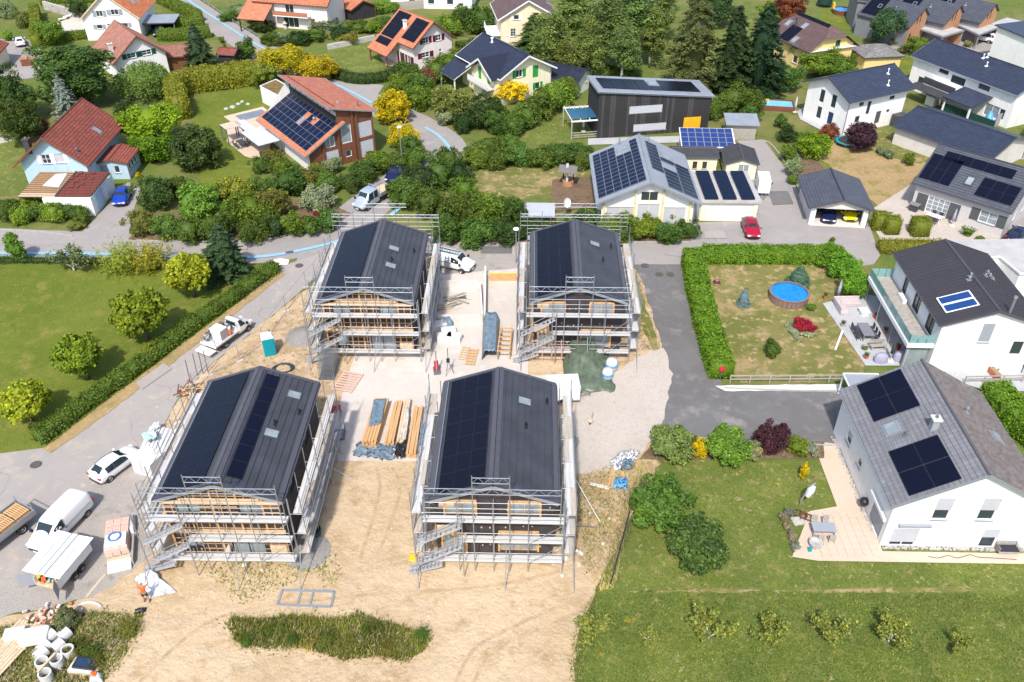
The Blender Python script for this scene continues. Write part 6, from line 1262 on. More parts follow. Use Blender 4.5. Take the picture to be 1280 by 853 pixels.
for x,y,s in ((787,100,24),(895,132,34),(918,124,42),(942,124,34),(935,142,28)): plant('shrub',x,y,s,'mid','green shrub beside the end of the timber clad house',GH)
# --- around the navy roofed and pink houses
plant('dense',635,113,44,'gold','golden yellow shrub in front of the green shuttered house',h=4);
GB = 'dark hedge shrubs below the green shuttered house'
for x,y,s,c in ((565,129,54,'olive'),(607,138,46,'dark'),(622,152,38,'mid'),(655,144,40,'mid'),(672,131,42,'mid'),(694,118,44,'fresh'),(708,108,34,'fresh'),(640,155,34,'mid'),(580,153,28,'dark')): plant('shrub',x,y,s,c,CW[c]+' shrub in the hedge bank below the green shuttered house',GB)
plant('bush',556,148,22,'pale','pale flowering bush on the bank by the blue striped road')
GC = 'shrubs behind the small dry lawn'
for x,y,s in ((598,194,42),(625,196,40),(650,192,42),(676,195,40),(700,191,40),(722,190,36),(730,200,26),(612,182,34),(640,180,26)): plant('shrub',x,y,s,'mid','thick shrub in the row behind the small dry lawn',GC,h=2.6)
plant('dense',492,132,50,'yellow','golden yellow broom bush beside the red roofed chalet',h=5); plant('shrub',503,168,40,'yellow','smaller golden broom bush near the street lamp',h=3.5)
GD = 'bushes around the pink chalet'
for x,y,s,c in ((510,92,40,'mid'),(498,105,34,'fresh'),(525,105,36,'mid'),(522,122,36,'fresh'),(545,88,34,'mid'),(560,80,34,'fresh'),(536,96,26,'rust'),(575,72,28,'fresh'),(585,60,30,'mid'),(600,24,40,'mid'),(575,20,34,'mid'),(560,32,30,'fresh'),(612,36,20,'rust'),(630,20,20,'mid')): plant('shrub',x,y,s,c,CW[c]+' garden shrub around the pale pink chalet',GD)
GE = 'bushes along the bank above the pink chalet lawn'
for x,y,s,c in ((328,32,30,'dark'),(340,48,30,'mid'),(350,47,22,'grey'),(372,48,30,'dark'),(393,44,30,'mid'),(408,30,36,'grey'),(436,48,24,'olive'),(447,33,32,'mid'),(466,32,30,'fresh'),(478,28,28,'mid'),(425,40,26,'dark'),(330,12,30,'dark'),(300,12,30,'grey'),(285,20,20,'mid'),(480,8,34,'fresh'),(318,20,26,'fresh')): plant('shrub',x,y,s,c,CW[c]+' bush in the row between the street and the chalet lawn',GE,h=2.2)
hedge('dark low hedge curving along the street below the chalet lawn',[(402,88),(420,97),(450,104),(485,100),(505,88)],1.8,1.5,'dark',.2,45,clip=.12)
plant('tree',352,70,62,(.40,.37,.012),'yellow flowering tree beside the split roof chalet',h=6,name='golden_tree'); plant('tree',392,82,52,(.42,.38,.012),'smaller yellow flowering tree next to the street',h=5,name='golden_tree'); plant('tree',330,90,34,'ygreen','yellow green tree beside the flowering tree',h=4)
hedge('tall yellow green hedge around the pool garden',[(229,150),(222,128),(236,116),(280,110),(332,103)],2.6,3.6,(.150,.165,.016),.26,38,clip=.2,name='tall_hedge')
GF = 'shrubs below the split roof chalet'
for x,y,s,c in ((474,201,42,'fresh'),(498,204,36,'mid'),(520,196,34,'mid'),(338,196,30,'olive'),(352,208,28,'mid'),(395,213,24,'fresh'),(415,206,22,'grey'),(450,210,24,'mid'),(512,182,30,'mid'),(325,205,26,'mid')): plant('shrub',x,y,s,c,CW[c]+' garden shrub below the split roof chalet',GF,h=2.4)
# --- left side
plant('bigtree',100,88,106,(.038,.066,.014),'huge spreading green tree behind the blue house',h=9.5); plant('bigtree',12,112,62,'dark','dark tree at the left of the huge spreading tree',h=8); plant('bigtree',18,150,54,'dark','dark bushy tree beside the blue house lawn',h=6.5)
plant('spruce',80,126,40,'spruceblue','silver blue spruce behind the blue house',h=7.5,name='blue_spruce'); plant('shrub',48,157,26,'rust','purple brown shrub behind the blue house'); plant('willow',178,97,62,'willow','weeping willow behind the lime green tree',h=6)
plant('tree',186,148,68,'lime','lime green leafy tree beside the blue house',h=6.5); plant('shrub',187,182,56,'lime','lower lime green crown beside the blue house',h=4); plant('dense',247,184,66,(.042,.066,.016),'dark dense round tree on the pool garden lawn',h=5.6,name='garden_tree',cat='tree')
plant('shrub',157,135,26,'dark','dark shrub under the willow'); plant('shrub',205,110,30,'dark','dark shrub between willow and tall hedge')
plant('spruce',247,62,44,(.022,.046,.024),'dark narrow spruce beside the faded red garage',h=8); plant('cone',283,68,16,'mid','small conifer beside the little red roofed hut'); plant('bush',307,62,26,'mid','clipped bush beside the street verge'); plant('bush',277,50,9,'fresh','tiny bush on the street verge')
hedge('clipped hedge above the top of the street',[(192,0),(222,14),(250,28)],1.8,2.2,(.085,.125,.016),.22,45); hedge('clipped hedge in front of the grey carport',[(200,50),(230,50),(263,46)],2.2,2.0,(.075,.120,.016),.22,45); hedge('short clipped hedge beside the carport',[(220,36),(256,34)],2.0,2.0,(.085,.13,.016),.22,45)
hedge('clipped hedge beside the parked white car',[(48,62),(48,42),(46,20)],1.8,2.6,(.11,.14,.014),.22,45); hedge('clipped hedge under the cream house terrace',[(52,60),(80,52),(128,46)],1.6,1.6,(.085,.13,.016),.22,45); hedge('clipped green hedge at the top edge',[(52,6),(90,3),(122,2)],2,1.8,(.09,.14,.016),.22,40)
plant('tree',62,36,34,'fresh','green tree beside the cream house terrace',h=5); plant('tree',97,8,22,'dark','dark bush tree by the top hedge',h=4); plant('shrub',28,24,24,'olive','olive bush beside the parking'); plant('bush',9,45,14,'fresh','small bush at the parking edge'); plant('shrub',8,12,24,'grey','grey bush at the top left corner')
GG = 'hedge shrubs in front of the half stripped garage'
for x,y,s,c in ((8,262,36,'mid'),(28,266,34,'fresh'),(48,262,36,'mid'),(66,266,30,'fresh'),(84,260,36,'mid'),(100,268,24,'mid'),(-8,258,36,'mid'),(38,254,24,'fresh')): plant('shrub',x,y,s,c,CW[c]+' shrub in the hedge below the half stripped garage',GG,h=2.2)
plant('bush',95,283,22,'olive','low spreading plant at the driveway corner',h=.8); plant('bush',173,219,9,'yellow','tiny yellow flower bush by the driveway')
GI = 'dense shrubs between the pool garden and the street'
for x,y,s,c in ((193,240,50,'dark'),(246,252,60,'fresh'),(176,278,38,'olive'),(208,282,40,'mid'),(292,236,46,'ygreen'),(310,262,52,'fresh'),(268,284,46,'mid'),(337,252,48,'olive'),(236,288,36,'mid'),(315,288,40,'mid'),(275,246,30,'mid'),(360,228,44,'mid'),(345,282,32,'dark'),(325,232,34,'mid'),(225,232,34,'mid'),(410,228,34,'mid'),(437,226,30,'dark'),(456,214,36,'mid'),(384,222,34,'olive'),(290,268,34,'mid')): plant('shrub',x,y,s,c,{'fresh': 'fresh green shrub in the planting between pool garden and street','dark': 'dark leaved shrub in the planting between pool garden and street','olive': 'olive green shrub in the planting between pool garden and street','ygreen': 'yellow green shrub in the planting between pool garden and street'}.get(c,'mid green shrub in the planting between pool garden and street'),GI)
plant('flower',398,247,48,'pale','pale silver leaved shrub by the red road sign',h=3.2); plant('bush',368,279,34,'fresh','glossy fresh green bush by the red road sign'); plant('bush',410,276,32,'mid','green bush below the parked flatbed truck'); plant('bush',388,285,26,'mid','low bush beside the street edge')
GJ = 'shrubs behind the street at the middle'
for x,y,s,c in ((507,238,48,'mid'),(536,252,44,'mid'),(575,264,56,'mid'),(609,262,54,'fresh'),(638,262,46,'mid'),(558,286,44,'mid'),(597,289,46,'mid'),(634,288,40,'dark'),(548,215,44,'mid'),(525,222,40,'dark'),(560,200,36,'mid'),(580,238,36,'fresh'),(570,215,34,'dark')): plant('shrub',x,y,s,c,{'fresh': 'fresh green shrub on the bank beyond the street','dark': 'dark shrub on the bank beyond the street'}.get(c,'mid green shrub on the bank beyond the street'),GJ)
GK = 'shrubs in front of the solar roofed house'
for x,y,s,c in ((735,276,38,'mid'),(760,284,38,'fresh'),(783,276,40,'mid'),(808,284,36,'fresh'),(845,266,42,'olive'),(835,290,36,'mid'),(858,286,28,'mid'),(712,284,30,'mid'),(690,288,30,'mid'),(668,284,34,'dark'),(792,262,30,'mid'),(775,294,30,'mid'),(812,262,26,'fresh')): plant('shrub',x,y,s,c,{'fresh': 'fresh green shrub in front of the solar roofed house','olive': 'tall olive shrub beside the garage forecourt','dark': 'dark shrub behind the street lamp'}.get(c,'mid green shrub in front of the solar roofed house'),GK)
plant('shrub',82,775,30,'grey','grey green shrub among the weeds by the concrete rings',h=1.8)
for i,(x,y,s) in enumerate([(295+i*17.5+random.uniform(-6,6),778+random.uniform(-2,24)+i*1.0,random.uniform(14,24)) for i in range(14)]+[(random.uniform(85,165),random.uniform(785,835),random.uniform(14,26)) for i in range(7)]): plant('feather' if i % 5 else 'tuft',x,y,s,random.choice(['olive','mid','olive',(.14,.14,.04)]),'leafy weed clump in the strip of weeds across the sand' if i < 14 else 'leafy weed clump near the concrete rings','weed clumps',h=random.uniform(.55,1.),name='weed_clump',cat='weed')
# --- weeds, tufts and rough grass: nobody could count them
def scatter(name,polys,n,c,hmin,hmax,m='foliage',wdt=.05,lean=.5,z0=.0,holes=()):
 P_,cnt = [],0
 polysW = [[G(*q) for q in pl] for pl in polys]; ar = []
 for pl in polysW: ar.append(abs(sum(a.x*b.y-b.x*a.y for a,b in zip(pl,pl[1:]+pl[:1])))/2)
 for pl,a_ in zip(polysW,ar):
  k = int(n*a_/sum(ar)); xs = np.array([q.x for q in pl]); ys = np.array([q.y for q in pl]); got = np.zeros((0,2))
  while len(got) < k:
   c_ = np.stack([rng.uniform(xs.min(),xs.max(),k*2),rng.uniform(ys.min(),ys.max(),k*2)],1); ins = np.zeros(len(c_),bool); j = len(xs)-1
   for i in range(len(xs)):
    cond = ((ys[i] > c_[:,1]) != (ys[j] > c_[:,1])) & (c_[:,0] < (xs[j]-xs[i])*(c_[:,1]-ys[i])/(ys[j]-ys[i]+1e-12)+xs[i]); ins ^= cond; j = i
   got = np.concatenate([got,c_[ins]])
  P_.append(got[:k])
 P_ = np.concatenate(P_); k = len(P_); a = rng.uniform(0,6.283,k); hh = rng.uniform(hmin,hmax,k); b0 = np.stack([P_[:,0],P_[:,1],np.full(k,z0)],1); d = np.stack([np.cos(a),np.sin(a),a*0],1); s = np.stack([-np.sin(a),np.cos(a),a*0],1)
 tip = b0+d*(hh*lean*rng.uniform(.2,1.4,k))[:,None]+np.stack([a*0,a*0,hh],1); wv = wdt*rng.uniform(.6,1.5,k)
 V = np.stack([b0-s*wv[:,None],b0+s*wv[:,None],tip],1).reshape(-1,3); ph = rng.uniform(0,6.28,14); fq = rng.normal(0,.9,(14,2)); patch = .5+.16*sum(np.sin(P_ @ fq[i]+ph[i]) for i in range(14))/14**.5*1.2; me = np_mesh(name,V,np.repeat(np.clip(patch+rng.normal(0,.18,k),0,1),3),3)
 o = link(name,me); o.color = (*c,1); return tag(o,kind='stuff')
scatter('weeds',[[(282,782),(292,772),(330,775),(372,770),(420,776),(452,768),(470,776),(505,784),(540,800),(532,812),(508,830),(480,822),(430,827),(380,812),(330,812),(300,804)]],9000,(.155,.185,.035),.1,.5,wdt=.045,lean=.6)
scatter('weeds',[[(-10,790),(40,775),(110,766),(182,770),(160,815),(130,853),(100,880),(-30,880)]],8000,(.17,.21,.04),.1,.45,wdt=.05,lean=.6)
scatter('dry_weeds',[[(280,776),(440,770),(475,772),(540,800),(500,828),(300,812)],[(-10,790),(110,766),(182,770),(140,853),(-30,870)],[(715,600),(790,575),(815,580),(760,700),(742,735),(730,700)],[(795,590),(815,590),(790,655),(768,735),(745,745),(770,660)],[(795,590),(815,590),(790,655),(768,735),(745,745),(770,660)]],7500,(.36,.32,.16),.15,.6,wdt=.03,lean=.7)
scatter('meadow_grass',[[(722,870),(722,800),(742,745),(1000,740),(1340,745),(1360,870)]],30000,(.15,.185,.04),.05,.16,wdt=.035,lean=1.1)
scatter('lawn_grass',[[(745,735),(790,640),(812,590),(1020,578),(1012,640),(1000,700),(1330,708),(1330,735)]],16000,(.15,.185,.04),.03,.1,wdt=.03,lean=1.3)
scatter('lawn_grass',[[(-20,335),(130,330),(260,340),(345,335),(180,468),(55,552),(-20,562)]],18000,(.17,.20,.03),.03,.08,wdt=.035,lean=1.3)
scatter('weed_fringe',[[(268,772),(300,764),(460,762),(550,798),(515,838),(300,818)],[(130,760),(190,765),(165,820),(140,853),(120,853)],[(715,600),(770,580),(800,600),(730,730),(715,700)]],1500,(.19,.20,.05),.06,.3,wdt=.05,lean=.9)
scatter('verge_grass',[[(738,748),(752,742),(732,800),(730,853),(712,853),(714,800)],[(760,700),(792,640),(800,640),(770,705),(752,742),(742,740)]],2600,(.16,.19,.05),.06,.24,wdt=.04,lean=.9)
scatter('sand_weeds',[[(390,705),(420,690),(430,725),(405,740)],[(250,705),(330,700),(400,715),(300,760)],[(715,620),(740,600),(770,640),(735,700)],[(790,345),(800,400),(825,437),(800,440),(790,380)]],2200,(.17,.2,.045),.08,.3,wdt=.05,lean=.8)
# ---------------------------------------------------------------- vehicles
def ring(st):
 x,zb,zbelt,zt,w_,wt = st
 half = [(w_*.88,zb),(w_*.98,zb+.16),(w_,(zb+zbelt)*.55),(w_*.985,zbelt),(wt,max(zbelt+.01,zt-.06)),(max(.05,wt-.12),zt)]
 return [Vector((x,-y,z_)) for y,z_ in half]+[Vector((x,-half[-1][0]*.4,zt+.02)),Vector((x,half[-1][0]*.4,zt+.02))]+[Vector((x,y,z_)) for y,z_ in half[::-1]]
def loft(T,sts,m,name='body'):
 b = MB(); Rg = [ring(s) for s in sts]; n = len(Rg[0])
 for r in Rg: b.v += [tuple(p) for p in r]
 for i in range(len(Rg)-1):
  for j in range(n-1): b.f.append((i*n+j,i*n+j+1,(i+1)*n+j+1,(i+1)*n+j)); b.uv.append(None); b.mi.append(0)
  b.f.append((i*n+n-1,i*n,(i+1)*n,(i+1)*n+n-1)); b.uv.append(None); b.mi.append(0)
 b.f.append(tuple(range(n))); b.f.append(tuple(range((len(Rg)-1)*n+n-1,(len(Rg)-1)*n-1,-1))); b.uv += [None]*2; b.mi += [0]*2
 o = b.build(name,m,T,smooth=False); bm = bmesh.new(); bm.from_mesh(o.data); bmesh.ops.recalc_face_normals(bm,faces=bm.faces); bm.to_mesh(o.data); bm.free()
 o.data.polygons.foreach_set('use_smooth',[True]*len(o.data.polygons)); md = o.modifiers.new('s','SUBSURF'); md.levels = 1; md.render_levels = 1; return o,Rg
def pane(T,q,m='car_glass',name='window',ins=.08,off=.022,ctr=None):
 c = sum(q,Vector())/4; P = [p.lerp(c,ins) for p in q]; n_ = (P[1]-P[0]).cross(P[3]-P[0]).normalized()
 if ctr is not None and (c-ctr).dot(n_) < 0: n_ = -n_
 b = MB(); b.hexa([p-n_*.02 for p in P],[p+n_*off for p in P]); return b.build(name,m,T)
WH = {}
def wheels(T,xs,y,r,wd=.2):
 k = (r,wd)
 if k not in WH:
  b = MB(); prof = [(r*.62,-wd/2),(r*.93,-wd/2),(r,-wd*.3),(r,wd*.3),(r*.93,wd/2),(r*.62,wd/2)]; b.lathe(prof,18); t = b.mesh('tyre','tyre',True)
  b = MB(); b.lathe([(0.001,wd*.36),(r*.2,wd*.4),(r*.25,wd*.3),(r*.5,wd*.3),(r*.62,wd*.5),(r*.62,-wd*.5),(.001,-wd*.45)],14); WH[k] = (t,b.mesh('rim','rim'))
 for x in xs:
  for s in (-1,1):
   o = link('wheel',WH[k][0],T); o.location = (x,s*y,r); o.rotation_euler = (-s*math.pi/2,0,0); link('rim',WH[k][1],o)
   b = MB(); b.tube([(x,s*(y-.12),r+.02),(x,s*(y+wd*.35),r+.02)],r*1.14,16); b.build('wheel_arch','black_plastic',T)
def lamp(T,c,size,m,name): return pbox(name,T,m,c,size)
def place(name,label,rear,front,cat,z_=.5,group=None):
 a,c = G(*rear,z_),G(*front,z_); m_ = (a+c)/2; return thing(name,label,cat,(m_.x,m_.y,.06),math.atan2(c.y-a.y,c.x-a.x),group)
def car(name,label,rear,front,paint,kind='hatch',cat='car',group=None):
 T = place(name,label,rear,front,cat,.5,group)
 if kind == 'hatch':
  S = [(-2.1,.42,.72,.76,.72,.66),(-2.02,.26,.9,.98,.83,.74),(-1.82,.22,.96,1.06,.88,.7),(-1.3,.2,.97,1.40,.9,.58),(-.55,.2,.95,1.46,.9,.6),(.3,.2,.93,1.40,.9,.57),(1.05,.2,.92,.98,.89,.68),(1.65,.2,.82,.86,.86,.66),(2.0,.26,.62,.68,.76,.56),(2.1,.4,.52,.56,.6,.42)]; wx,r = (-1.28,1.32),.33
 elif kind == 'suv':
  S = [(-2.25,.45,.85,.9,.8,.74),(-2.18,.3,1.05,1.15,.88,.78),(-2.0,.26,1.1,1.5,.92,.68),(-1.5,.25,1.1,1.66,.93,.64),(-.5,.25,1.08,1.7,.93,.64),(.4,.25,1.06,1.62,.93,.62),(1.15,.25,1.04,1.12,.92,.72),(1.85,.25,.94,.98,.88,.68),(2.2,.32,.7,.76,.78,.58),(2.28,.45,.55,.6,.64,.45)]; wx,r = (-1.4,1.4),.36
 elif kind == 'sport':
  S = [(-2.15,.4,.7,.76,.74,.66),(-2.05,.25,.8,.88,.86,.76),(-1.5,.2,.82,.92,.9,.72),(-.8,.18,.82,1.12,.92,.55),(-.2,.18,.8,1.16,.92,.55),(.25,.18,.78,1.1,.92,.54),(.95,.18,.74,.78,.9,.7),(1.7,.2,.6,.64,.86,.66),(2.1,.28,.46,.5,.72,.5)]; wx,r = (-1.3,1.3),.32
 loft(T,S,paint); Rg = [ring(s) for s in S]; C = Vector((-.3,0,.9)); i0 = max(range(len(S)-1),key=lambda i: S[i+1][3]-S[i][3]); i1 = max(range(len(S)-1),key=lambda i: S[i][3]-S[i+1][3])
 pane(T,[Rg[i0][5],Rg[i0][8],Rg[i0+1][8],Rg[i0+1][5]],name='rear_window',ctr=C); pane(T,[Rg[i1][5],Rg[i1][8],Rg[i1+1][8],Rg[i1+1][5]],name='windscreen',ctr=C)
 for i in range(i0+1,i1):
  pane(T,[Rg[i][3],Rg[i+1][3],Rg[i+1][4],Rg[i][4]],name='side_window',ctr=C,ins=.04); pane(T,[Rg[i][10],Rg[i+1][10],Rg[i+1][9],Rg[i][9]],name='side_window',ctr=C)
 for s,(a,c) in ((-1,(3,4)),(1,(10,9))):
  m1 = Rg[i1][a].lerp(Rg[i1+1][a],.55); m2 = Rg[i1][c].lerp(Rg[i1+1][c],.45); pane(T,[Rg[i1][a],m1,m2,Rg[i1][c]],name='quarter_window',ctr=C)
  lamp(T,(S[1][0]-.0,s*S[1][4]*.78,S[1][2]-.08),(.12,.34,.16),'lamp_red','tail_light'); lamp(T,(S[-2][0]-.08,s*S[-2][4]*.74,S[-2][2]-.02),(.3,.34,.14),'lamp_clear','headlight'); lamp(T,(S[i1+1][0]-.3,s*(S[i1+1][4]+.1),S[i1+1][2]+.06),(.14,.2,.14),paint,'wing_mirror')
 lamp(T,(S[0][0]-.01,0,.6),(.03,.5,.12),'plate','number_plate'); lamp(T,(S[-1][0]+.005,0,.45),(.06,.9,.16),'black_plastic','grille'); lamp(T,(S[0][0]+.02,0,.36),(.1,1.2,.16),'black_plastic','bumper'); wheels(T,wx,S[3][4]-.1,r); return T
def van(name,label,rear,front,paint,L_=5.2,H_=1.95,kind='van',group=None,cat='van'):
 T = place(name,label,rear,front,cat,.9,group); h = L_/2
 S = [(-h,.5,1.1,H_-.35,.9,.78),(-h+.06,.32,1.15,H_-.08,.97,.82),(-h+.5,.3,1.15,H_,.98,.84),(-.4,.3,1.15,H_,.98,.84),(h-2.0,.3,1.15,H_-.03,.98,.83),(h-1.6,.3,1.15,H_-.12,.98,.8),(h-.85,.3,1.1,1.18,.96,.74),(h-.3,.3,.92,.98,.9,.7),(h-.05,.34,.72,.78,.8,.58),(h,.45,.6,.64,.66,.46)]
 loft(T,S,paint); Rg = [ring(s) for s in S]; C = Vector((0,0,1)); i1 = 5
 pane(T,[Rg[i1][5],Rg[i1][8],Rg[i1+1][8],Rg[i1+1][5]],name='windscreen',ctr=C)
 for s,(a,c) in ((-1,(3,4)),(1,(10,9))):
  m1 = Rg[i1][a].lerp(Rg[i1+1][a],.5); m2 = Rg[i1][c].lerp(Rg[i1+1][c],.35); m0 = Rg[4][a].lerp(Rg[i1][a],-.6); m3 = Rg[4][c].lerp(Rg[i1][c],-.6); pane(T,[m0,m1,m2,m3],name='side_window',ctr=C)
  lamp(T,(-h+.02,s*.86,1.0),(.1,.14,.5),'lamp_red','tail_light'); lamp(T,(h-.18,s*.66,.8),(.3,.34,.18),'lamp_clear','headlight'); lamp(T,(h-1.05,s*1.1,1.2),(.16,.22,.26),'black_plastic','wing_mirror'); b = MB(); b.box(-h+.4,h-2.3,s*.985-.012,s*.985+.012,1.08,1.13); b.build('side_trim','grey_blind',T); lamp(T,(h-2.25,s*.985,1.02),(.16,.04,.05),'black_plastic','door_handle')
 lamp(T,(h+.0,0,.52),(.06,1.2,.2),'black_plastic','grille'); lamp(T,(h+.04,0,.42),(.03,.5,.11),'plate','number_plate'); wheels(T,(-h+.95,h-.95),.88,.34); return T
def cab(T,paint,x0,x1,H_,double=False,w_=.95):
 ln = x1-x0; S = [(x0,.35,1.15,H_-.3,w_*.97,w_*.8),(x0+.06,.3,1.15,H_-.04,w_,w_*.84),(x0+.4,.3,1.15,H_,w_,w_*.84),(x1-1.75,.3,1.15,H_-.03,w_,w_*.83),(x1-1.5,.3,1.13,H_-.12,w_,w_*.8),(x1-.85,.3,1.08,1.16,w_*.98,w_*.76),(x1-.28,.3,.9,.97,w_*.94,w_*.72),(x1-.04,.34,.7,.76,w_*.84,w_*.6),(x1,.45,.56,.6,w_*.68,w_*.46)]
 if S[3][0] <= S[2][0]+.05: S.pop(3)
 loft(T,S,paint,'cab'); Rg = [ring(s) for s in S]; C = Vector(((x0+x1)/2,0,1)); i1 = len(S)-5
 pane(T,[Rg[i1][5],Rg[i1][8],Rg[i1+1][8],Rg[i1+1][5]],name='windscreen',ctr=C); pane(T,[Rg[0][4]+Vector((0,.1,.1)),Rg[0][9]+Vector((0,-.1,.1)),Rg[0][10]+Vector((.0,-.1,.1)),Rg[0][3]+Vector((0,.1,.1))],name='rear_window',ins=.15,ctr=C)
 for s,(a,c) in ((-1,(3,4)),(1,(10,9))):
  q = [Rg[1][a].lerp(Rg[i1+1][a],t) for t in (.12,.42,.46,.86)] if double else [Rg[1][a].lerp(Rg[i1+1][a],t) for t in (.2,.84)]; q2 = [Rg[1][c].lerp(Rg[i1][c],t) for t in (.14,.5,.56,1.0)] if double else [Rg[1][c].lerp(Rg[i1][c],t) for t in (.25,1.0)]
  for i in range(0,len(q),2): pane(T,[q[i],q[i+1],q2[i+1],q2[i]],name='side_window',ctr=C,ins=.05)
  lamp(T,(x1-.18,s*w_*.68,.78),(.28,.32,.17),'lamp_clear','headlight'); lamp(T,(x1-1.0,s*(w_+.14),1.2),(.14,.22,.28),'black_plastic','wing_mirror')
 lamp(T,(x1,0,.5),(.06,1.1,.18),'black_plastic','grille'); lamp(T,(x1+.04,0,.4),(.03,.5,.11),'plate','number_plate')
def bed(T,x0,x1,w_,z0,side,m,floor='deck_plank',skip=()):
 b = MB(); b.box(x0,x1,-w_,w_,z0-.12,z0); b.build('bed_floor',floor,T)
 for nm,q in (('l',(x0,x1,w_-.05,w_)),('r',(x0,x1,-w_,-w_+.05)),('t',(x0-.05,x0-.002,-w_,w_)),('h',(x1+.002,x1+.05,-w_,w_))):
  if nm in skip: continue
  b = MB(); b.box(*q,z0-.1,z0+side); b.build('side_board',m,T)
 b = MB(); b.box(x0+.2,x1+.6,-.35,.35,.42,z0-.125); b.build('chassis','black_plastic',T)
car('white_car','white hatchback parked beside the white insulation blocks',(124,596),(165,566),'car_white')
van('delivery_van','white panel van parked beside the open tool trailer',(100,627),(48,680),'car_white')
car('red_car','red car parked on the forecourt by the white garage door',(935,277),(942,296),'car_red'); car('blue_car','bright blue car parked on the driveway by the half stripped garage',(157,237),(148,257),'car_blue')
car('dark_car','dark navy car half hidden behind the flatbed truck and shrubs',(499,211),(488,226),'car_navy'); car('dark_car','dark navy car in the carport next to the yellow car',(1034,260),(1036,276),'car_navy'); car('sports_car','bright yellow low car in the carport',(1059,258),(1063,274),'car_yellow','sport'); car('dark_car','dark blue car beside the light grey solar house',(1258,305),(1285,283),'car_navy')
car('white_suv','white car backed into the flat carport',(1242,51),(1215,46),'car_white','suv'); car('silver_car','silver car backed into the end flat carport',(1285,56),(1258,51),'car_grey','hatch'); car('white_car','white car parked by the clipped hedge at the parking',(27,59),(23,47),'car_white'); car('dark_car','dark car under the grey carport',(202,37),(197,44),'car_navy')
T = van('work_van','white work van with roof ladder behind the scaffold',(549,322),(584,330),'car_white',4.8,1.9)
b = MB()
for s in (-.5,.1): b.bar((-2,s,2.12),(1.0,s,2.12),.06,.08)
for k in range(9): b.bar((-1.9+k*.34,-.5,2.12),(-1.9+k*.34,.1,2.12),.04)
b.build('roof_ladder','dark_green_paint',T); b = MB()
for s in (-.22,.22): b.bar((-.2+s,-1.35,.02),(-.2+s,-1.02,2.0),.05)
for k in range(6): b.bar((-.42,-1.32+k*.05,.25+k*.3),(.02,-1.32+k*.05,.25+k*.3),.05)
b.build('step_ladder','zinc',T)
# silver double-cab flatbed
T = place('flatbed_truck','pale silver double cab flatbed truck parked on the street curve',(487,233),(443,259),'truck',.9); cab(T,'car_silver',-.35,2.95,2.15,True,1.0); bed(T,-3.1,-.5,1.05,1.0,.35,'car_grey','timber_pale'); wheels(T,(-2.0,2.05),.9,.36); b = MB()
for s in (-1,1): b.bar((-.45,s*.9,1.0),(-.45,s*.9,2.2),.06)
b.bar((-.45,-.9,2.2),(-.45,.9,2.2),.06); b.build('headboard_frame','car_silver',T)
# small pickup with water box
T = place('pickup_truck','white pickup carrying a white container and hose reels by the low hedge',(258,436),(313,396),'truck',.7); cab(T,'car_white',.45,2.55,1.95,False,.93); bed(T,-2.75,.35,.98,.85,.12,'car_white','deck_plank'); wheels(T,(-1.5,1.7),.85,.33)
b = MB(); b.box(-1.75,-.75,-.75,.55,.86,2.05); b.build('container','white_paint',T,bevel=.05); b = MB(); b.box(-1.7,-.8,-.78,-.752,1.0,1.95); b.build('container_door','car_grey',T)
for x,y in ((-2.2,.5),(-.3,.6),(-1.2,.85),(-.25,-.4)):
 b = MB()
 for k in range(3): b.tube([(x+.4*math.cos(t*.35),y+.12*k-.1,1.35+.4*math.sin(t*.35)) for t in range(19)],.045,5)
 b.build('hose_reel','steel_dark',T)
b = MB(); b.tube([(-.6,-.85,1.1),(-.6,-.85,1.5)],.16,10); b.build('fire_bucket','orange_fabric',T)
b = MB()
for (p,q) in (((-2.7,-.9,.9),(-2.7,-.9,1.7)),((-2.7,.9,.9),(-2.7,.9,1.7)),((-2.7,-.9,1.7),(-2.7,.9,1.7)),((.3,-.9,.9),(.3,-.9,1.9)),((.3,.9,.9),(.3,.9,1.9)),((.3,-.9,1.9),(.3,.9,1.9))): b.tube([p,q],.03,6)
b.build('rack_frame','steel',T); b = MB(); b.box(-3.7,-2.82,-.95,.95,.45,.53); b.build('tail_lift','white_paint',T)
# flatbed at the left edge carrying a pallet deck
T = place('flatbed_truck','grey flatbed truck with slatted wooden pallets beside the white van',(24,646),(-52,704),'truck',.8); cab(T,'car_white',1.2,3.1,2.1,False,1.0); bed(T,-3.2,1.0,1.08,.95,.4,'car_grey','deck_wood'); wheels(T,(-1.9,2.1),.92,.38); b = MB()
for s in (-1,1): b.tube([(-3.15,s*1.0,.95),(-3.15,s*1.0,1.9)],.04,6)
b.tube([(-3.15,-1.0,1.9),(-3.15,1.0,1.9)],.04,6); b.build('rear_frame','zinc',T)
for j in range(3):
 P = thing('pallet','slatted wooden pallet lying on the grey flatbed','pallet',T.matrix_basis @ Vector((-2.5+j*1.25,-.1,.97)),T.rotation_euler.z,'pallets on the flatbed')
 for k in range(7): pbox('slat',P,'timber',(-.5+k*.167,0,.33),(.11,1.5,.03))
 for v in (-.65,0,.65): pbox('bearer',P,'timber',(0,v,.16),(1.15,.12,.3))
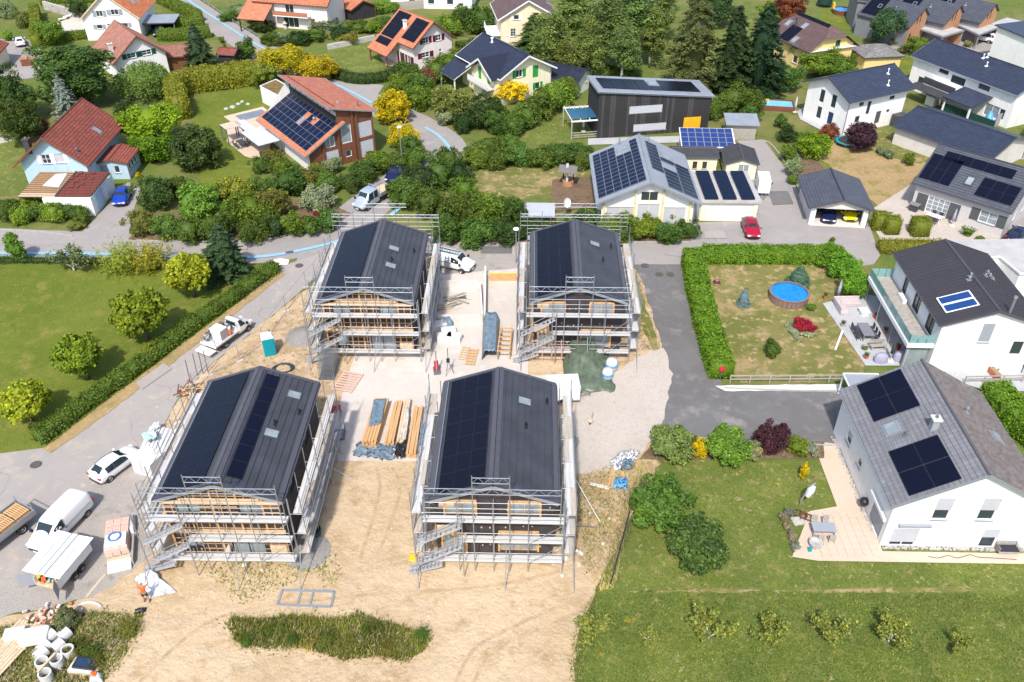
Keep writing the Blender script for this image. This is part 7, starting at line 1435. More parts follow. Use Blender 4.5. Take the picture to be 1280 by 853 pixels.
# tool trailer with gull-wing lids
a,c = G(63,724,1.0),G(95,686,1.0); m_ = (a+c)/2; T = thing('tool_trailer','white box trailer with lids raised and end doors open on tools','trailer',(m_.x,m_.y,.05),math.atan2(c.y-a.y,c.x-a.x)); L_,hw = 1.85,.95
b = MB(); b.box(-L_,L_,-hw,hw,.55,.65); b.build('floor','timber_pale',T); b = MB(); b.box(L_-.05,L_,-hw,hw,.65,1.95); b.build('front_wall','white_paint',T)
for s in (-1,1): b = MB(); b.box(-L_,L_-.051,s*hw-.025,s*hw+.025,.65,1.35); b.build('side_wall','white_paint',T)
b = MB(); b.box(-L_,L_,-.22,.22,1.97,2.03); b.build('roof_spine','white_paint',T)
for s in (-1,1):
 b = MB(); y0,y1 = s*.24,s*1.5; b.hexa([(-L_-.06,y0,1.96),(L_,y0,1.96),(L_,y1,2.02),(-L_-.06,y1,2.02)][::s],[(-L_-.06,y0,2.0),(L_,y0,2.0),(L_,y1,2.06),(-L_-.06,y1,2.06)][::s]); b.build('raised_lid','white_paint',T); b = MB(); b.box(-L_,L_,s*.235-.02,s*.235+.02,2.03,2.1); b.build('hinge_rail','zinc',T); b = MB(); b.box(-.85,.9,s*.8-.05,s*.8+.05,2.035,2.066) if False else b.box(-.6,.7,s*.84-.03,s*.84+.03,2.03,2.052); b.build('lettering_strip','grey_blind',T)
for s,an in ((-1,35),(1,-60)):
 b = MB(); d = Vector((-math.cos(R(an)),s*math.sin(R(abs(an))),0))*.95; p = Vector((-L_,s*hw,0)); b.hexa([p+UP*.62,p+d+UP*.62,p+d+UP*.62+Vector((.03,.03,0)),p+UP*.62+Vector((.03,.03,0))],[p+UP*1.9,p+d+UP*1.9,p+d+UP*1.9+Vector((.03,.03,0)),p+UP*1.9+Vector((.03,.03,0))]); b.build('end_door','grey_blind',T)
for i in range(30): pbox('tool',T,random.choice(['timber','orange_fabric','toilet_teal','timber_pale','yellow_paint','dark_fabric']),(-L_+.15+random.uniform(0,1.2),random.uniform(-.75,.75),.8+random.uniform(0,.5)),(random.uniform(.15,.4),random.uniform(.15,.4),random.uniform(.15,.4)),random.uniform(0,3))
wheels(T,(-.4,.35),1.0,.3); b = MB(); b.tube([(L_,-.5,.55),(L_+1.2,0,.5)],.04,6); b.tube([(L_,.5,.55),(L_+1.2,0,.5)],.04,6); b.build('drawbar','steel',T)
def box_trailer(label,px,rot,L_,W_,H_,z0=.5):
 p = G(*px); T = thing('box_trailer',label,'trailer',(p.x,p.y,.03),R(rot)); b = MB(); b.box(-L_/2,L_/2,-W_/2,W_/2,z0,z0+H_); b.build('box','white_paint',T,bevel=.04)
 for k in range(1,4): b = MB(); x = -L_/2+L_*k/4; b.box(x-.02,x+.02,-W_/2-.012,W_/2+.012,z0+.03,z0+H_+.012); b.build('panel_joint','deck_plank',T)
 b = MB(); b.box(-L_/2-.02,L_/2+.02,-W_/2-.03,W_/2+.03,z0-.08,z0-.002); b.build('chassis','zinc',T); wheels(T,(-.1,),W_/2+.02,.3); b = MB(); b.tube([(L_/2,-.4,z0),(L_/2+1.1,0,z0-.05)],.045,6); b.tube([(L_/2,.4,z0),(L_/2+1.1,0,z0-.05)],.045,6); b.tube([(L_/2+1.05,0,z0),(L_/2+1.05,0,.03)],.03,6); b.build('drawbar','steel_dark',T)
 for s in (-1,1): lamp(T,(-L_/2-.02,s*W_/2*.85,z0+.1),(.05,.15,.1),'lamp_red','tail_light')
box_trailer('white box trailer parked on the gravel behind the boarded house',(703,498),4,2.9,1.9,1.5); box_trailer('white box trailer beside the garage with panel rows',(952,240),-98,2.9,1.5,1.7)
# ---------------------------------------------------------------- site materials and small things
def crumple(name,label,quad,h,m,cat,n=16,amp=.12,base=.13,group=None,edge=0.,bumps=3.,parent=None):
 """draped, wrinkled sheet over ground pixels; h(u, v) gives the load beneath"""
 P = [G(*q) for q in quad]; b = MB(); sd = random.random()*50; hf = h if callable(h) else (lambda u,v: h)
 from mathutils import noise as _n
 V = []
 for i in range(n+1):
  for j in range(n+1):
   u,v = i/n,j/n; p = P[0].lerp(P[1],u).lerp(P[3].lerp(P[2],u),v)
   z_ = base+hf(u,v)+amp*(_n.noise((u*bumps*2+sd,v*bumps*2,sd))+.6*abs(_n.noise((u*bumps*5,v*bumps*5+sd,sd))))
   jx = edge*_n.noise((u*6+sd,v*6,3)); jy = edge*_n.noise((u*6,v*6+sd,9)); V.append((p.x+jx,p.y+jy,max(.10,z_)))
 b.v = V
 for i in range(n):
  for j in range(n): b.f.append((i*(n+1)+j,(i+1)*(n+1)+j,(i+1)*(n+1)+j+1,i*(n+1)+j+1)); b.uv.append(None); b.mi.append(0)
 o = b.build(name,m,parent,smooth=True); sm = o.modifiers.new('t','SOLIDIFY'); sm.thickness = .015
 return tag(o,label,cat,group) if not parent else o
tent = lambda hh: (lambda u,v: hh*max(0.,min(1.,4*min(u,1-u)))*max(0.,min(1.,4*min(v,1-v))))
def stack(label,p0,p1,wd,layers,per,bw,bh,m,cat='timber',name='timber_stack',jit=.15,piece='beam'):
 a,c = G(*p0),G(*p1); d = c-a; T = thing(name,label,cat,tuple(a),math.atan2(d.y,d.x)); L_ = d.length
 for k in range(3): pbox('bearer',T,'timber_grey',(L_*(.15+.35*k),0,.05),(.1,wd,.1))
 for l in range(layers):
  for i in range(per):
   j = random.uniform(-jit,jit); y = -wd/2+wd*(i+.5)/per; pbox(piece,T,m,(L_/2+j,y+random.uniform(-.01,.01),.1+bh*(l+.5)),(L_-abs(j)*2,bw,bh*.94),R(random.uniform(-.6,.6)))
 return T
# portable toilet
p = G(337,446); T = thing('portable_toilet','teal portable toilet with white roof on the sand','toilet',(p.x-.05,p.y+.55,.03),R(20)); b = MB(); b.box(-.56,.56,-.56,.56,0,2.0); b.build('cabin','toilet_teal',T,bevel=.04); b = MB(); b.hexa([(-.6,-.6,2.0),(.6,-.6,2.0),(.6,.6,2.0),(-.6,.6,2.0)],[(-.42,-.42,2.25),(.42,-.42,2.25),(.42,.42,2.25),(-.42,.42,2.25)]); b.build('roof','white_paint',T,bevel=.05)
for c,s in (((-.05,-.575,1.45),(.45,.02,.28)),((.575,.05,1.55),(.02,.4,.28))): pbox('notice',T,'label_yellow',c,s)
pbox('door',T,'toilet_teal',(0,-.575,.95),(.8,.025,1.75)); b = MB(); b.tube([(.3,.3,2.1),(.3,.3,2.45)],.05,8); b.build('vent_pipe','black_plastic',T)
# white insulation packs by the hatchback
p = G(184,592); T = thing('insulation_stack','block of white insulation packs beside the white hatchback','insulation',(p.x,p.y,0),R(-22))
for i in range(2):
 for j in range(2):
  for k in range(3): pbox('insulation_pack',T,'insulation',(-.5+i*1.0,.1+j*.9,.28+k*.5),(.97,.87,.49),R(random.uniform(-2,2)))
crumple('plastic_bag','pale green plastic foil heaped on the white insulation',((181,556),(197,550),(202,560),(186,566)),.9,'foam_teal','foil',10,.3,.3,bumps=4); crumple('plastic_bag','white plastic sack on the insulation planks',((193,540),(202,536),(204,544),(195,548)),.6,'sheet_white','sack',8,.3,.3)
p = G(212,580); q = G(226,545); T = thing('insulation_planks','row of long white insulation planks beside the solar strip house','insulation',(p.x,p.y,0),math.atan2(q.y-p.y,q.x-p.x))
for k in range(7): pbox('plank',T,'insulation',(1.5+random.uniform(-.2,.2),.45+k*.33,.35+.02*k),(4.6,.29,.55),R(random.uniform(-1,1)))
# timber by the slab
stack('short stack of orange timber beams half under blue tarp',(462,562),(479,508),1.25,4,5,.22,.22,'timber'); stack('loose timber beams between the tarped stack and the long planks',(487,560),(499,508),.75,3,4,.17,.2,'timber'); stack('long pale timber planks beside the black and white foil',(501,558),(510,505),.6,3,3,.18,.2,'timber_pale'); stack('low stack of timber beams next to the blue sheet',(514,574),(524,514),.8,3,4,.18,.2,'timber')
crumple('tarpaulin','grey blue tarpaulin over the timber beams',((462,545),(478,541),(484,511),(469,512)),lambda u,v: .98+.05*math.sin(u*9),'tarp_blue','tarpaulin',16,.14,bumps=4); crumple('tarpaulin','grey blue tarpaulin crumpled at the foot of the beams',((443,572),(491,577),(494,559),(446,557)),.05,'tarp_blue','tarpaulin',22,.4,bumps=5,edge=.5)
crumple('plastic_foil','black foil lying between timber stacks',((493,576),(506,575),(510,548),(497,552)),.2,'tarp_black','foil',14,.4,bumps=4,edge=.3); crumple('plastic_foil','white foil lying between timber stacks',((501,556),(508,556),(513,518),(507,518)),.5,'sheet_white','foil',12,.3,bumps=4,edge=.1); crumple('tarpaulin','blue grey sheet beside the low timber stack',((523,561),(537,562),(539,533),(526,534)),.3,'tarp_blue','tarpaulin',12,.3,bumps=4,edge=.2)
def pallet(label,px,rot,w_=1.2,l_=2.2,m='timber_pale',n=8,group=None,z0=0.03):
 p = G(*px); T = thing('wooden_pallet',label,'pallet',(p.x,p.y,z0),R(rot),group)
 for k in range(n): pbox('slat',T,m,(-l_/2+l_*(k+.5)/n,0,.17),(l_/n*.55,w_,.03))
 for v in (-.45,0,.45): pbox('bearer',T,m,(0,v*w_,.09),(l_,.1,.12))
 return T
pallet('slatted wooden rack lying on the slab by the panel bundle',(435,479),75,2.0,2.9,'paper_tile',8)
# bundle of mesh fence panels
p,q = G(397,476),G(408,440); T = thing('fence_panel_bundle','upright bundle of grey mesh fence panels','fence panels',(p.x,p.y,0),math.atan2(q.y-p.y,q.x-p.x))
for k in range(9):
 b = MB(); y = -.15-k*.17
 for zz in (.1,.7,1.3,1.95): b.tube([(0,y,zz),(3.3,y,zz)],.022,5)
 for i in range(12): b.tube([(i*.3,y,.1),(i*.3,y,1.95)],.014,4)
 b.build('mesh_panel','steel',T)
b = MB(); b.box(0,3.3,-1.6,-.05,.02,.08); b.build('stillage','steel_dark',T)
# scaffold parts, saw table and props near the slab edge
p = G(421,520); T = thing('saw_table','red topped site saw standing at the slab edge','saw',(p.x,p.y,0),R(10)); pbox('table_top',T,'red_paint',(0,0,.9),(.9,.7,.08))
for x in (-.38,.38):
 for y in (-.3,.3): pbox('leg',T,'steel_dark',(x,y,.44),(.05,.05,.86))
pbox('blade_guard',T,'steel',(.05,0,1.05),(.35,.06,.22))
p = G(420,546); T = thing('steel_stillage','dark steel stillage with scaffold couplers on the slab','stillage',(p.x,p.y,.03),R(5)); pbox('base',T,'steel_dark',(0,0,.15),(1.6,1.2,.1))
for x in (-.75,.75):
 for y in (-.55,.55): pbox('post',T,'steel_dark',(x,y,.55),(.06,.06,1.1))
for k in range(12): b = MB(); b.tube([(-.7,-.5+k*.09,.25+.04*(k % 3)),(.7,-.5+k*.09,.25+.04*(k % 3))],.03,6); b.build('tube','steel',T)
for i,(a,c) in enumerate((((404,580),(440,598)),((712,655),(750,660)))):
 A_,C_ = G(*a,1.2),G(*c,.05); o = ppole('steel_prop',None,'steel',A_,C_,.04); tag(o,('slanted steel prop beside the slab corner','slanted steel prop by the gravel house scaffold')[i],'prop')
A_ = G(714,590,2.5); C_ = G(752,656,.03); tag(ppole('raking_pole',None,'steel',A_,C_,.04),'long raking pole against the gravel side scaffold','pole')
# low concrete walls of the middle courtyard
def wall_px(label,pts,h,th,m,name='concrete_wall',cat='wall'):
 P = [G(*q) for q in pts]; T = thing(name,label,cat,tuple(P[0]))
 for a,c in zip(P,P[1:]): pbar('wall_segment',T,m,Vector((0,0,h/2))+(a-P[0]),Vector((0,0,h/2))+(c-P[0]),th,h)
 return T
wall_px('white concrete retaining wall in the courtyard beside the scaffold',[(545,361),(600,361),(603,404),(548,404)],1.0,.2,'concrete'); wall_px('long white concrete wall across the middle of the courtyard',[(607,345),(606,402)],1.3,.22,'concrete')
T = wall_px('yellow formwork panel on the courtyard wall',[(612,352),(646,352)],.9,.08,'timber','formwork','formwork');
p = G(629,352);
for zz in (.93,): o = pbox('formwork_rail',None,'yellow_paint',(p.x,p.y,.98),(3.4,.12,.1)); o.parent = T; o.location = Vector((p.x,p.y,.98))-T.location
for i,(x,y,lb) in enumerate(((560,385,'heap of grey boards and offcuts inside the courtyard walls'),(575,375,'bundle of rods inside the courtyard walls'))):
 p = G(x,y); T = thing('scrap_heap',lb,'scrap',(p.x,p.y,.03),0)
 for k in range(9): pbox('board',T,random.choice(['timber_grey','steel_dark','timber_pale']),(random.uniform(-.8,.8),random.uniform(-.6,.6),.08+k*.03),(random.uniform(1.2,2.6),.14,.03),random.uniform(-.7,.7))
# middle yard clutter
crumple('tarpaulin','blue grey tarpaulin over a pallet by the white sacks',((550,403),(566,401),(568,412),(552,414)),tent(.7),'tarp_blue','tarpaulin',12,.2);
for i,(x,y,r) in enumerate(((561,419,12),(568,426,-15),(556,426,5),(549,411,20))):
 p = G(x,y); b = MB(); b.box(-.75,.75,-.5,.5,.03,.75); o = b.build('insulation_pack','insulation',None,bevel=.08); o.location = (p.x,p.y,0); o.rotation_euler = (0,0,R(r)); tag(o,'white wrapped insulation pack on the yard slab','insulation','white packs in the yard')
p = G(612,448); T = thing('material_crate','tall blue grey wrapped load in the middle of the yard','load',(p.x,p.y,.03),R(-2)); crumple('wrap',None,((602,452),(623,452),(625,403),(604,403)),lambda u,v: 1.1*max(0,min(1,6*min(u,1-u))),'tarp_blue',None,16,.15).parent = None
bpy.data.objects.remove(T); o = [q for q in bpy.data.objects if q.name.startswith('wrap')][-1]; o.name = 'wrapped_load'; tag(o,'tall blue grey wrapped load in the middle of the yard','load')
p,q = G(629,450),G(634,405); T = thing('timber_frame_stack','stack of timber frames standing beside the wrapped load','timber',(p.x,p.y,.03),math.atan2(q.y-p.y,q.x-p.x))
for k in range(6):
 x = k*.75
 for y in (-.6,.5): pbox('upright',T,'timber',(x,y,.5),(.1,.1,1.))
 pbox('cross_rail',T,'timber',(x,-.05,1.03),(.1,1.3,.1))
for y in (-.6,.5): pbox('long_rail',T,'timber',(1.9,y,1.13),(4.4,.1,.08))
pallet('orange timber boards on a pallet by the blue load',(590,448),82,.9,2.6,'timber',6); pallet('pale boards on a pallet beside the orange boards',(580,443),80,.7,2.2,'timber_pale',6)
p = G(546,466); T = thing('mini_drill_rig','red and grey drilling machine standing on the slab','machine',(p.x,p.y,.03),R(10)); pbox('base',T,'steel_dark',(0,0,.2),(.6,.9,.35)); pbox('motor',T,'red_paint',(0,.1,.75),(.4,.45,.8)); ppole('mast',T,'steel',(0,-.25,.3),(0,-.1,2.6),.06)
p = G(561,468); T = thing('survey_stand','grey tripod stand on the slab next to the red machine','tripod',(p.x,p.y,.03),0); b = MB()
for k in range(3): b.tube([(0,0,1.5),(.5*math.cos(2.1*k),.5*math.sin(2.1*k),0)],.03,6)
b.tube([(0,0,1.5),(0,0,3.0)],.04,6); b.build('tripod_legs','steel_dark',T); pbox('head',T,'black_plastic',(0,0,1.6),(.3,.3,.3))
# red rack frames and green tarpaulin near the hedge side house
p = G(688,445); T = thing('steel_rack','pinkish red steel racks stacked below the hedge side scaffold','rack',(p.x,p.y,.03),R(-1))
for i in range(4):
 for j in range(3):
  for zz in (.5,1.1,1.7): pbox('rack_rail',T,'paper_tile',(-1.3+i*.9,-1+j*1.,zz),(.85,.05,.05))
  pbox('rack_post',T,'paper_tile',(-1.7+i*.9,-1+j*1.,.95),(.06,.06,1.9))
crumple('tarpaulin','large dark green tarpaulin draped over a tall load',((704,494),(768,490),(758,424),(704,424)),lambda u,v: 1.5*min(1,2.2*v)*min(1,5*u)*min(1,max(0.05,2.4*(1-u))),'tarp_green','tarpaulin',26,.35,bumps=4,edge=.3)
def big_bag(label,px,s,m='sheet_white',band='bag_blue',grp=None):
 p = G(*px); b = MB(); b.lathe([(.05,.03),(.46,.05),(.52,.35),(.5,.7),(.38,.92),(.1,.98),(.01,.95)],12); b.cur = 1; b.lathe([(.53,.38),(.535,.45),(.525,.62)],12); o = b.build('big_bag',[m,band],None,smooth=True); o.location = (p.x,p.y,.0); o.scale = (s,s,s*1.1); return tag(o,label,'bag',grp)
big_bag('white bulk bag with blue print beside the green tarpaulin',(764,462),1.15); big_bag('white bulk bag with blue print nearer the gravel',(759,473),1.05)
# pile of sacks and foil on the gravel edge
T = None
for i,(x,y,m,lb) in enumerate(((778,575,'sheet_white','white crumpled foil on the waste pile by the gravel'),(788,572,'sheet_white','white sack on the waste pile by the flower bed'),(770,583,'sheet_white','white plastic sheet at the edge of the waste pile'),(783,583,'tarp_blue','blue grey sheet in the waste pile'),(775,607,'bag_blue','bright blue sack at the foot of the waste pile'))): crumple('waste_sheet',lb,((x-8,y+6),(x+7,y+5),(x+9,y-6),(x-6,y-7)),tent(.3),m,'waste',14,.22,bumps=4,edge=.4)
stack('pair of boards leaning by the waste pile',(762,612),(768,580),.5,1,2,.12,.05,'timber',jit=.05,piece='board'); stack('two white window rails on the ground by the waste pile',(737,606),(762,612),.35,1,2,.08,.05,'white_frame',jit=.05,piece='rail')
p = G(738,530); T = thing('hand_cart','small rusty hand cart standing on the gravel','cart',(p.x,p.y,.03),R(70)); pbox('tray',T,'timber_pale',(0,0,.35),(.5,.35,.06)); ppole('handle',T,'steel_dark',(.2,0,.35),(.7,0,.8),.03); pbox('wheel',T,'tyre',(-.1,0,.16),(.3,.08,.3))
p = G(712,520); big_bag('small blue bucket bag beside the gravel side scaffold',(712,525),.45,'bag_blue','sheet_white'); T = thing('trestle','folded grey trestles against the gravel side scaffold','trestle',tuple(G(716,570)),R(60)); b = MB()
for k in range(4): b.tube([(0,k*.12,.02),(1.0,k*.12,1.3)],.03,6)
b.build('trestle_legs','steel_dark',T)
for i in range(26):
 x,y = random.choice([(735,690),(720,700),(755,640),(310,705),(700,700),(685,720)]); p = G(x+random.uniform(-18,18),y+random.uniform(-12,12)); r = random.uniform(.06,.2); b = MB(); pts = [(r*random.uniform(.7,1.1),-r*.6),(r*1.1,0),(r*random.uniform(.5,.8),r*.6)]; b.lathe([(.01,-r*.6)]+pts+[(.01,r*.6)],6); o = b.build('rubble_stone','concrete_ring',None); o.location = (p.x,p.y,r*.4); o.rotation_euler = (random.random(),random.random(),random.random()*6); tag(o,'pale lump of rubble lying on the churned sand','stone','rubble on the sand')
# bundled roof tiles and pallets by the van
T = thing('tile_pallets','pallets of pinkish wrapped tiles with boards beside the scaffold stair','pallet',tuple(G(147,702)),math.atan2(G(151,650).y-G(147,702).y,G(151,650).x-G(147,702).x))
for i in range(4):
 for j in range(3):
  for k in range(2): pbox('tile_pack',T,'paper_tile' if i > 1 else 'insulation_pink',(.9+i*.78,-.55+j*.55,.25+k*.36),(.74,.52,.34),R(random.uniform(-3,3)))
pbox('foam_board',T,'insulation',(1.3,.0,.9),(1.2,1.5,.12)); pbox('foam_board',T,'insulation',(-.75,-.25,.32),(.9,1.6,.12),rot=(0,R(-25),0)); pbox('board',T,'timber_pale',(-.2,-.2,.25),(.5,1.6,.4)); pbox('long_board',T,'timber_grey',(.6,-1.15,.35),(2.6,.12,.5))
p = G(143,671,1.0); b = MB(); b.tube([(.42*math.cos(t*.35),.42*math.sin(t*.35),.03*(t % 3)) for t in range(37)],.05,6); o = b.build('cable_coil','blue_paint',None); o.location = (p.x,p.y,1.0); tag(o,'coil of blue cable lying on a foam board','cable')
crumple('plastic_foil','grey translucent foil beside the pink tile packs',((163,676),(171,672),(170,646),(164,648)),tent(.5),'sheet_white','foil',10,.3)
crumple('plastic_sheet','white sheet pulled over the sand by the worker',((172,731),(190,748),(222,742),(192,720)),lambda u,v: .75*max(0,1-1.6*u)*(1-.2*v),'sheet_white','sheet',20,.1,bumps=3,edge=.2)
crumple('black_bag','black sack lying on the sand near the worker',((168,770),(182,767),(184,761),(170,763)),tent(.2),'tarp_black','sack',8,.15)
# worker
def skin_body(name,verts,edges,m,parent,root=0,sub=2):
 me = bpy.data.meshes.new(name); me.from_pydata([v[:3] for v in verts],edges,[]); o = link(name,me,parent,m); md = o.modifiers.new('skin','SKIN'); md.use_smooth_shade = True
 for i,v in enumerate(verts):
  r = v[3]; me.skin_vertices[0].data[i].radius = r if isinstance(r,tuple) else (r,r)
 me.skin_vertices[0].data[root].use_root = True; s = o.modifiers.new('sub','SUBSURF'); s.levels = sub; s.render_levels = sub; return o
p = G(184,752); T = thing('person','person in orange shirt and dark shorts lifting a white sheet with raised arms','person',(p.x,p.y,0.03),R(20))
def fingers(hx,hy,hz,dx,dy,dz,i0):
 V,E = [],[]
 for k in range(5):
  o_ = (k-2)*.02; l = (.06,.08,.085,.08,.06)[k]; b0 = len(V)+i0
  V += [(hx+o_+dx*.03,hy+dy*.03,hz+dz*.03,.009),(hx+o_*1.3+dx*(.03+l*.5),hy+dy*(.03+l*.5),hz+dz*(.03+l*.5)-.01,.008),(hx+o_*1.4+dx*(.03+l*.8),hy+dy*(.03+l*.8),hz+dz*(.03+l*.8)-.03,.007)]; E += [(b0,b0+1),(b0+1,b0+2)]
 return V,E
V = [(0,0,.95,(.13,.10)),(0,.02,1.12,(.13,.09)),(0,.06,1.32,(.17,.10)),(0,.10,1.45,(.10,.08)),(0,.12,1.53,.05),(0,.15,1.63,(.075,.09)),(0,.16,1.73,(.07,.08)),
 (-.19,.09,1.42,.055),(-.33,.26,1.42,.043),(-.28,.50,1.50,.034),(-.27,.58,1.52,.03),(.19,.09,1.42,.055),(.36,.22,1.45,.043),(.38,.46,1.58,.034),(.38,.54,1.60,.03),
 (-.10,0,.88,.085),(-.14,.05,.5,.058),(-.15,-.03,.12,.04),(-.16,.12,.04,.035),(.10,0,.88,.085),(.15,-.06,.5,.058),(.17,-.20,.13,.04),(.18,-.06,.04,.035)]
E = [(0,1),(1,2),(2,3),(3,4),(4,5),(5,6),(3,7),(7,8),(8,9),(9,10),(3,11),(11,12),(12,13),(13,14),(0,15),(15,16),(16,17),(17,18),(0,19),(19,20),(20,21),(21,22)]
for h_,i in (((-.27,.58,1.52),10),((.38,.54,1.60),14)):
 v2,e2 = fingers(*h_,0,.9,.3,len(V)); st = len(V); V += v2; E += e2+[(i,st+3*k) for k in range(5)]
skin_body('body',V,E,'skin',T)
skin_body('shirt',[(0,0,.93,(.155,.125)),(0,.02,1.12,(.155,.115)),(0,.06,1.32,(.195,.125)),(0,.10,1.44,(.12,.10)),(-.19,.09,1.42,.08),(-.29,.2,1.42,.07),(.19,.09,1.42,.08),(.31,.18,1.44,.07)],[(0,1),(1,2),(2,3),(3,4),(4,5),(3,6),(6,7)],'orange_fabric',T)
skin_body('shorts',[(0,0,.97,(.16,.13)),(-.10,0,.84,.115),(-.135,.035,.58,.09),(.10,0,.84,.115),(.14,-.04,.58,.09)],[(0,1),(1,2),(0,3),(3,4)],'dark_fabric',T)
skin_body('hair',[(0,.12,1.69,.07),(0,.15,1.755,.07)],[(0,1)],'hair',T)
for x,y in ((-.155,.06),(.175,-.12)): b = MB(); b.box(x-.05,x+.05,y-.1,y+.17,0,.1); b.build('shoe','dark_fabric',T,bevel=.03)
# bottom left: pipes, rings, boards
a,c = G(-30,858),G(42,782); T = thing('board_deck','long pale timber boards laid on the weeds','boards',(a.x,a.y,.03),math.atan2(c.y-a.y,c.x-a.x)); L_ = (c-a).length
for k in range(9): pbox('board',T,'timber_pale',(L_/2+random.uniform(-.2,.2),-1.0+k*.235,.3+random.uniform(-.01,.01)),(L_,.21,.05))
for k in range(4): pbox('bearer',T,'timber_grey',(L_*(.1+.27*k),-.05,.15),(.12,2.2,.24))
for i,(x,y,s,lb) in enumerate(((19,793,1.,'small white foam block on the board deck'),(45,797,1.35,'large white foam block on the board deck'),(26,796,.0,''))):
 if s: p = G(x,y,.5); b = MB(); b.box(-.65*s,.65*s,-.4*s,.4*s,0,.45*s); o = b.build('foam_block','insulation',None,bevel=.05); o.location = (p.x,p.y,.34); o.rotation_euler = (0,0,R(12)); tag(o,lb,'foam block')
RG = MB(); RG.lathe([(.32,.0),(.42,.0),(.42,.72),(.32,.72),(.32,0)],20); rg = RG.mesh('concrete_ring','concrete_ring')
for i,(x,y,ry,rz,lb) in enumerate(((52,820,90,60,'lying'),(59,806,90,60,'lying'),(69,818,90,60,'lying'),(77,804,90,60,'lying'),(48,828,90,60,'lying'),(88,820,0,0,'upright'),(74,832,0,0,'upright'),(56,835,0,0,'upright'),(60,850,0,0,'upright'))):
 p = G(x,y); o = link('concrete_ring',rg); o.location = (p.x,p.y,.44 if ry else .05); o.rotation_euler = (0,R(ry),R(rz)); tag(o,'grey concrete pipe ring lying on its side in the weeds' if ry else 'grey concrete pipe ring standing open end up in the weeds','pipe','concrete pipe rings')
A_,C_ = G(52,850),G(74,826); tag(pbar('plank',None,'timber_pale',A_+UP*.85,C_+UP*.85,.16,.06),'single plank laid across the upright concrete rings','plank')
p = G(108,836); T = thing('sheet_pallet','pallet of navy wrapped boards beside the concrete rings','pallet',(p.x,p.y,.03),R(-8)); pbox('pallet_base',T,'timber_pale',(0,0,.1),(1.9,1.1,.18)); pbox('foam_sheet',T,'insulation',(-.1,0,.26),(1.7,1.0,.12)); pbox('wrapped_boards',T,'tarp_black',(.05,.1,.42),(1.5,.8,.18)); pbox('label_strip',T,'blue_door',(-.1,.1,.515),(.9,.5,.01))
crumple('cement_sack','white sack with orange print at the bottom edge',((112,856),(130,856),(130,844),(114,845)),tent(.4),'sheet_white','sack',8,.2); crumple('orange_bag','orange bag on the white sack',((115,852),(123,852),(124,846),(117,846)),.45,'orange_fabric','bag',6,.15)
b = MB(); P = [G(96,760),G(104,756),(G(113,754)),G(122,756),G(127,760)]; b.tube([q+UP*.1 for q in smooth_path(P,4)],.1,8); tag(b.build('curved_pipe','concrete_ring',None),'pale curved plastic pipe lying by the weeds','pipe')
tag(pbar('plank',None,'timber_pale',G(108,747)+UP*.05,G(131,719)+UP*.05,.15,.06),'grey plank lying on the gravel beside the trailer','plank')
T = thing('brick_heap','heap of broken bricks and packaging at the end of the board deck','rubble',tuple(G(62,776)),0)
for k in range(70): pbox('brick',T,random.choice(['terracotta','insulation_pink','insulation','paper_tile']),(random.gauss(0,.8),random.gauss(0,.6),.06+random.random()*.3),(.28,.16,.12),rot=(random.uniform(-.4,.4),random.uniform(-.4,.4),random.random()*6))
# steel frame on the sand
c4 = [G(347,757),G(414,760),G(418,741),G(353,739)]; T = thing('steel_frame_panel','flat grey steel frame with three bays lying on the sand','frame',tuple(c4[0])); q = [v-c4[0]+UP*.09 for v in c4]
for a,c in ((0,1),(1,2),(2,3),(3,0)): pbar('frame_rail',T,'zinc',q[a],q[c],.16,.14)
for t in (.37,.6): pbar('frame_rail',T,'zinc',q[0].lerp(q[1],t),q[3].lerp(q[2],t),.14,.12)
crumple('yellow_cover','yellow plastic cover lying on the sand by the stair',((511,703),(522,705),(521,695),(512,693)),.05,'yellow_paint','cover',8,.08); p = G(520,691); tag(pbox('plank',None,'timber_pale',(p.x,p.y,.05),(1.0,.2,.06)),'short pale plank beside the yellow cover','plank')
b = MB(); b.lathe([(0.01,.75),(.4,.72),(1.0,.42),(1.6,.12),(2.0,.0)],18); o = b.build('grit_pile','grit_pile',None,smooth=True); p = G(381,421); o.location = (p.x,p.y,.03); tag(o,'grey heap of grit beside the junction scaffold','heap')
b = MB(); b.lathe([(0.01,.25),(.6,.22),(1.4,.1),(1.9,.0)],18); o = b.build('grit_pile','grit_pile',None,smooth=True); p = G(385,690); o.location = (p.x,p.y,.02); tag(o,'flat grey patch of grit beside the battens house','heap'); b = MB(); b.lathe([(.02,.12),(.4,.12),(.45,.5),(.5,.52),(.48,.1),(.02,.02)],14); o = b.build('mixing_tub','dark_green_paint',None); p = G(394,668); o.location = (p.x,p.y,.03); tag(o,'dark green mixing tub under the scaffold','tub')
b = MB()
for k in range(4): b.tube([(.9*math.cos(t*.32+k)+.1*k,.7*math.sin(t*.32+k),.05+.05*k) for t in range(21)],.05,6)
o = b.build('hose_coil','hose',None); p = G(352,462); o.location = (p.x,p.y,.03); tag(o,'coil of dark hose lying on the sand by the toilet','hose')
T = thing('offcut_pile','pile of splintered timber offcuts at the road edge','timber',tuple(G(240,492)),0)
for k in range(34): pbox('offcut',T,random.choice(['timber','timber_red','timber_pale']),(random.gauss(0,.5),random.gauss(0,.5),.1+random.random()*.5),(random.uniform(.6,1.8),.12,.05),rot=(random.uniform(-.4,.4),random.uniform(-.4,.4),random.random()*6))
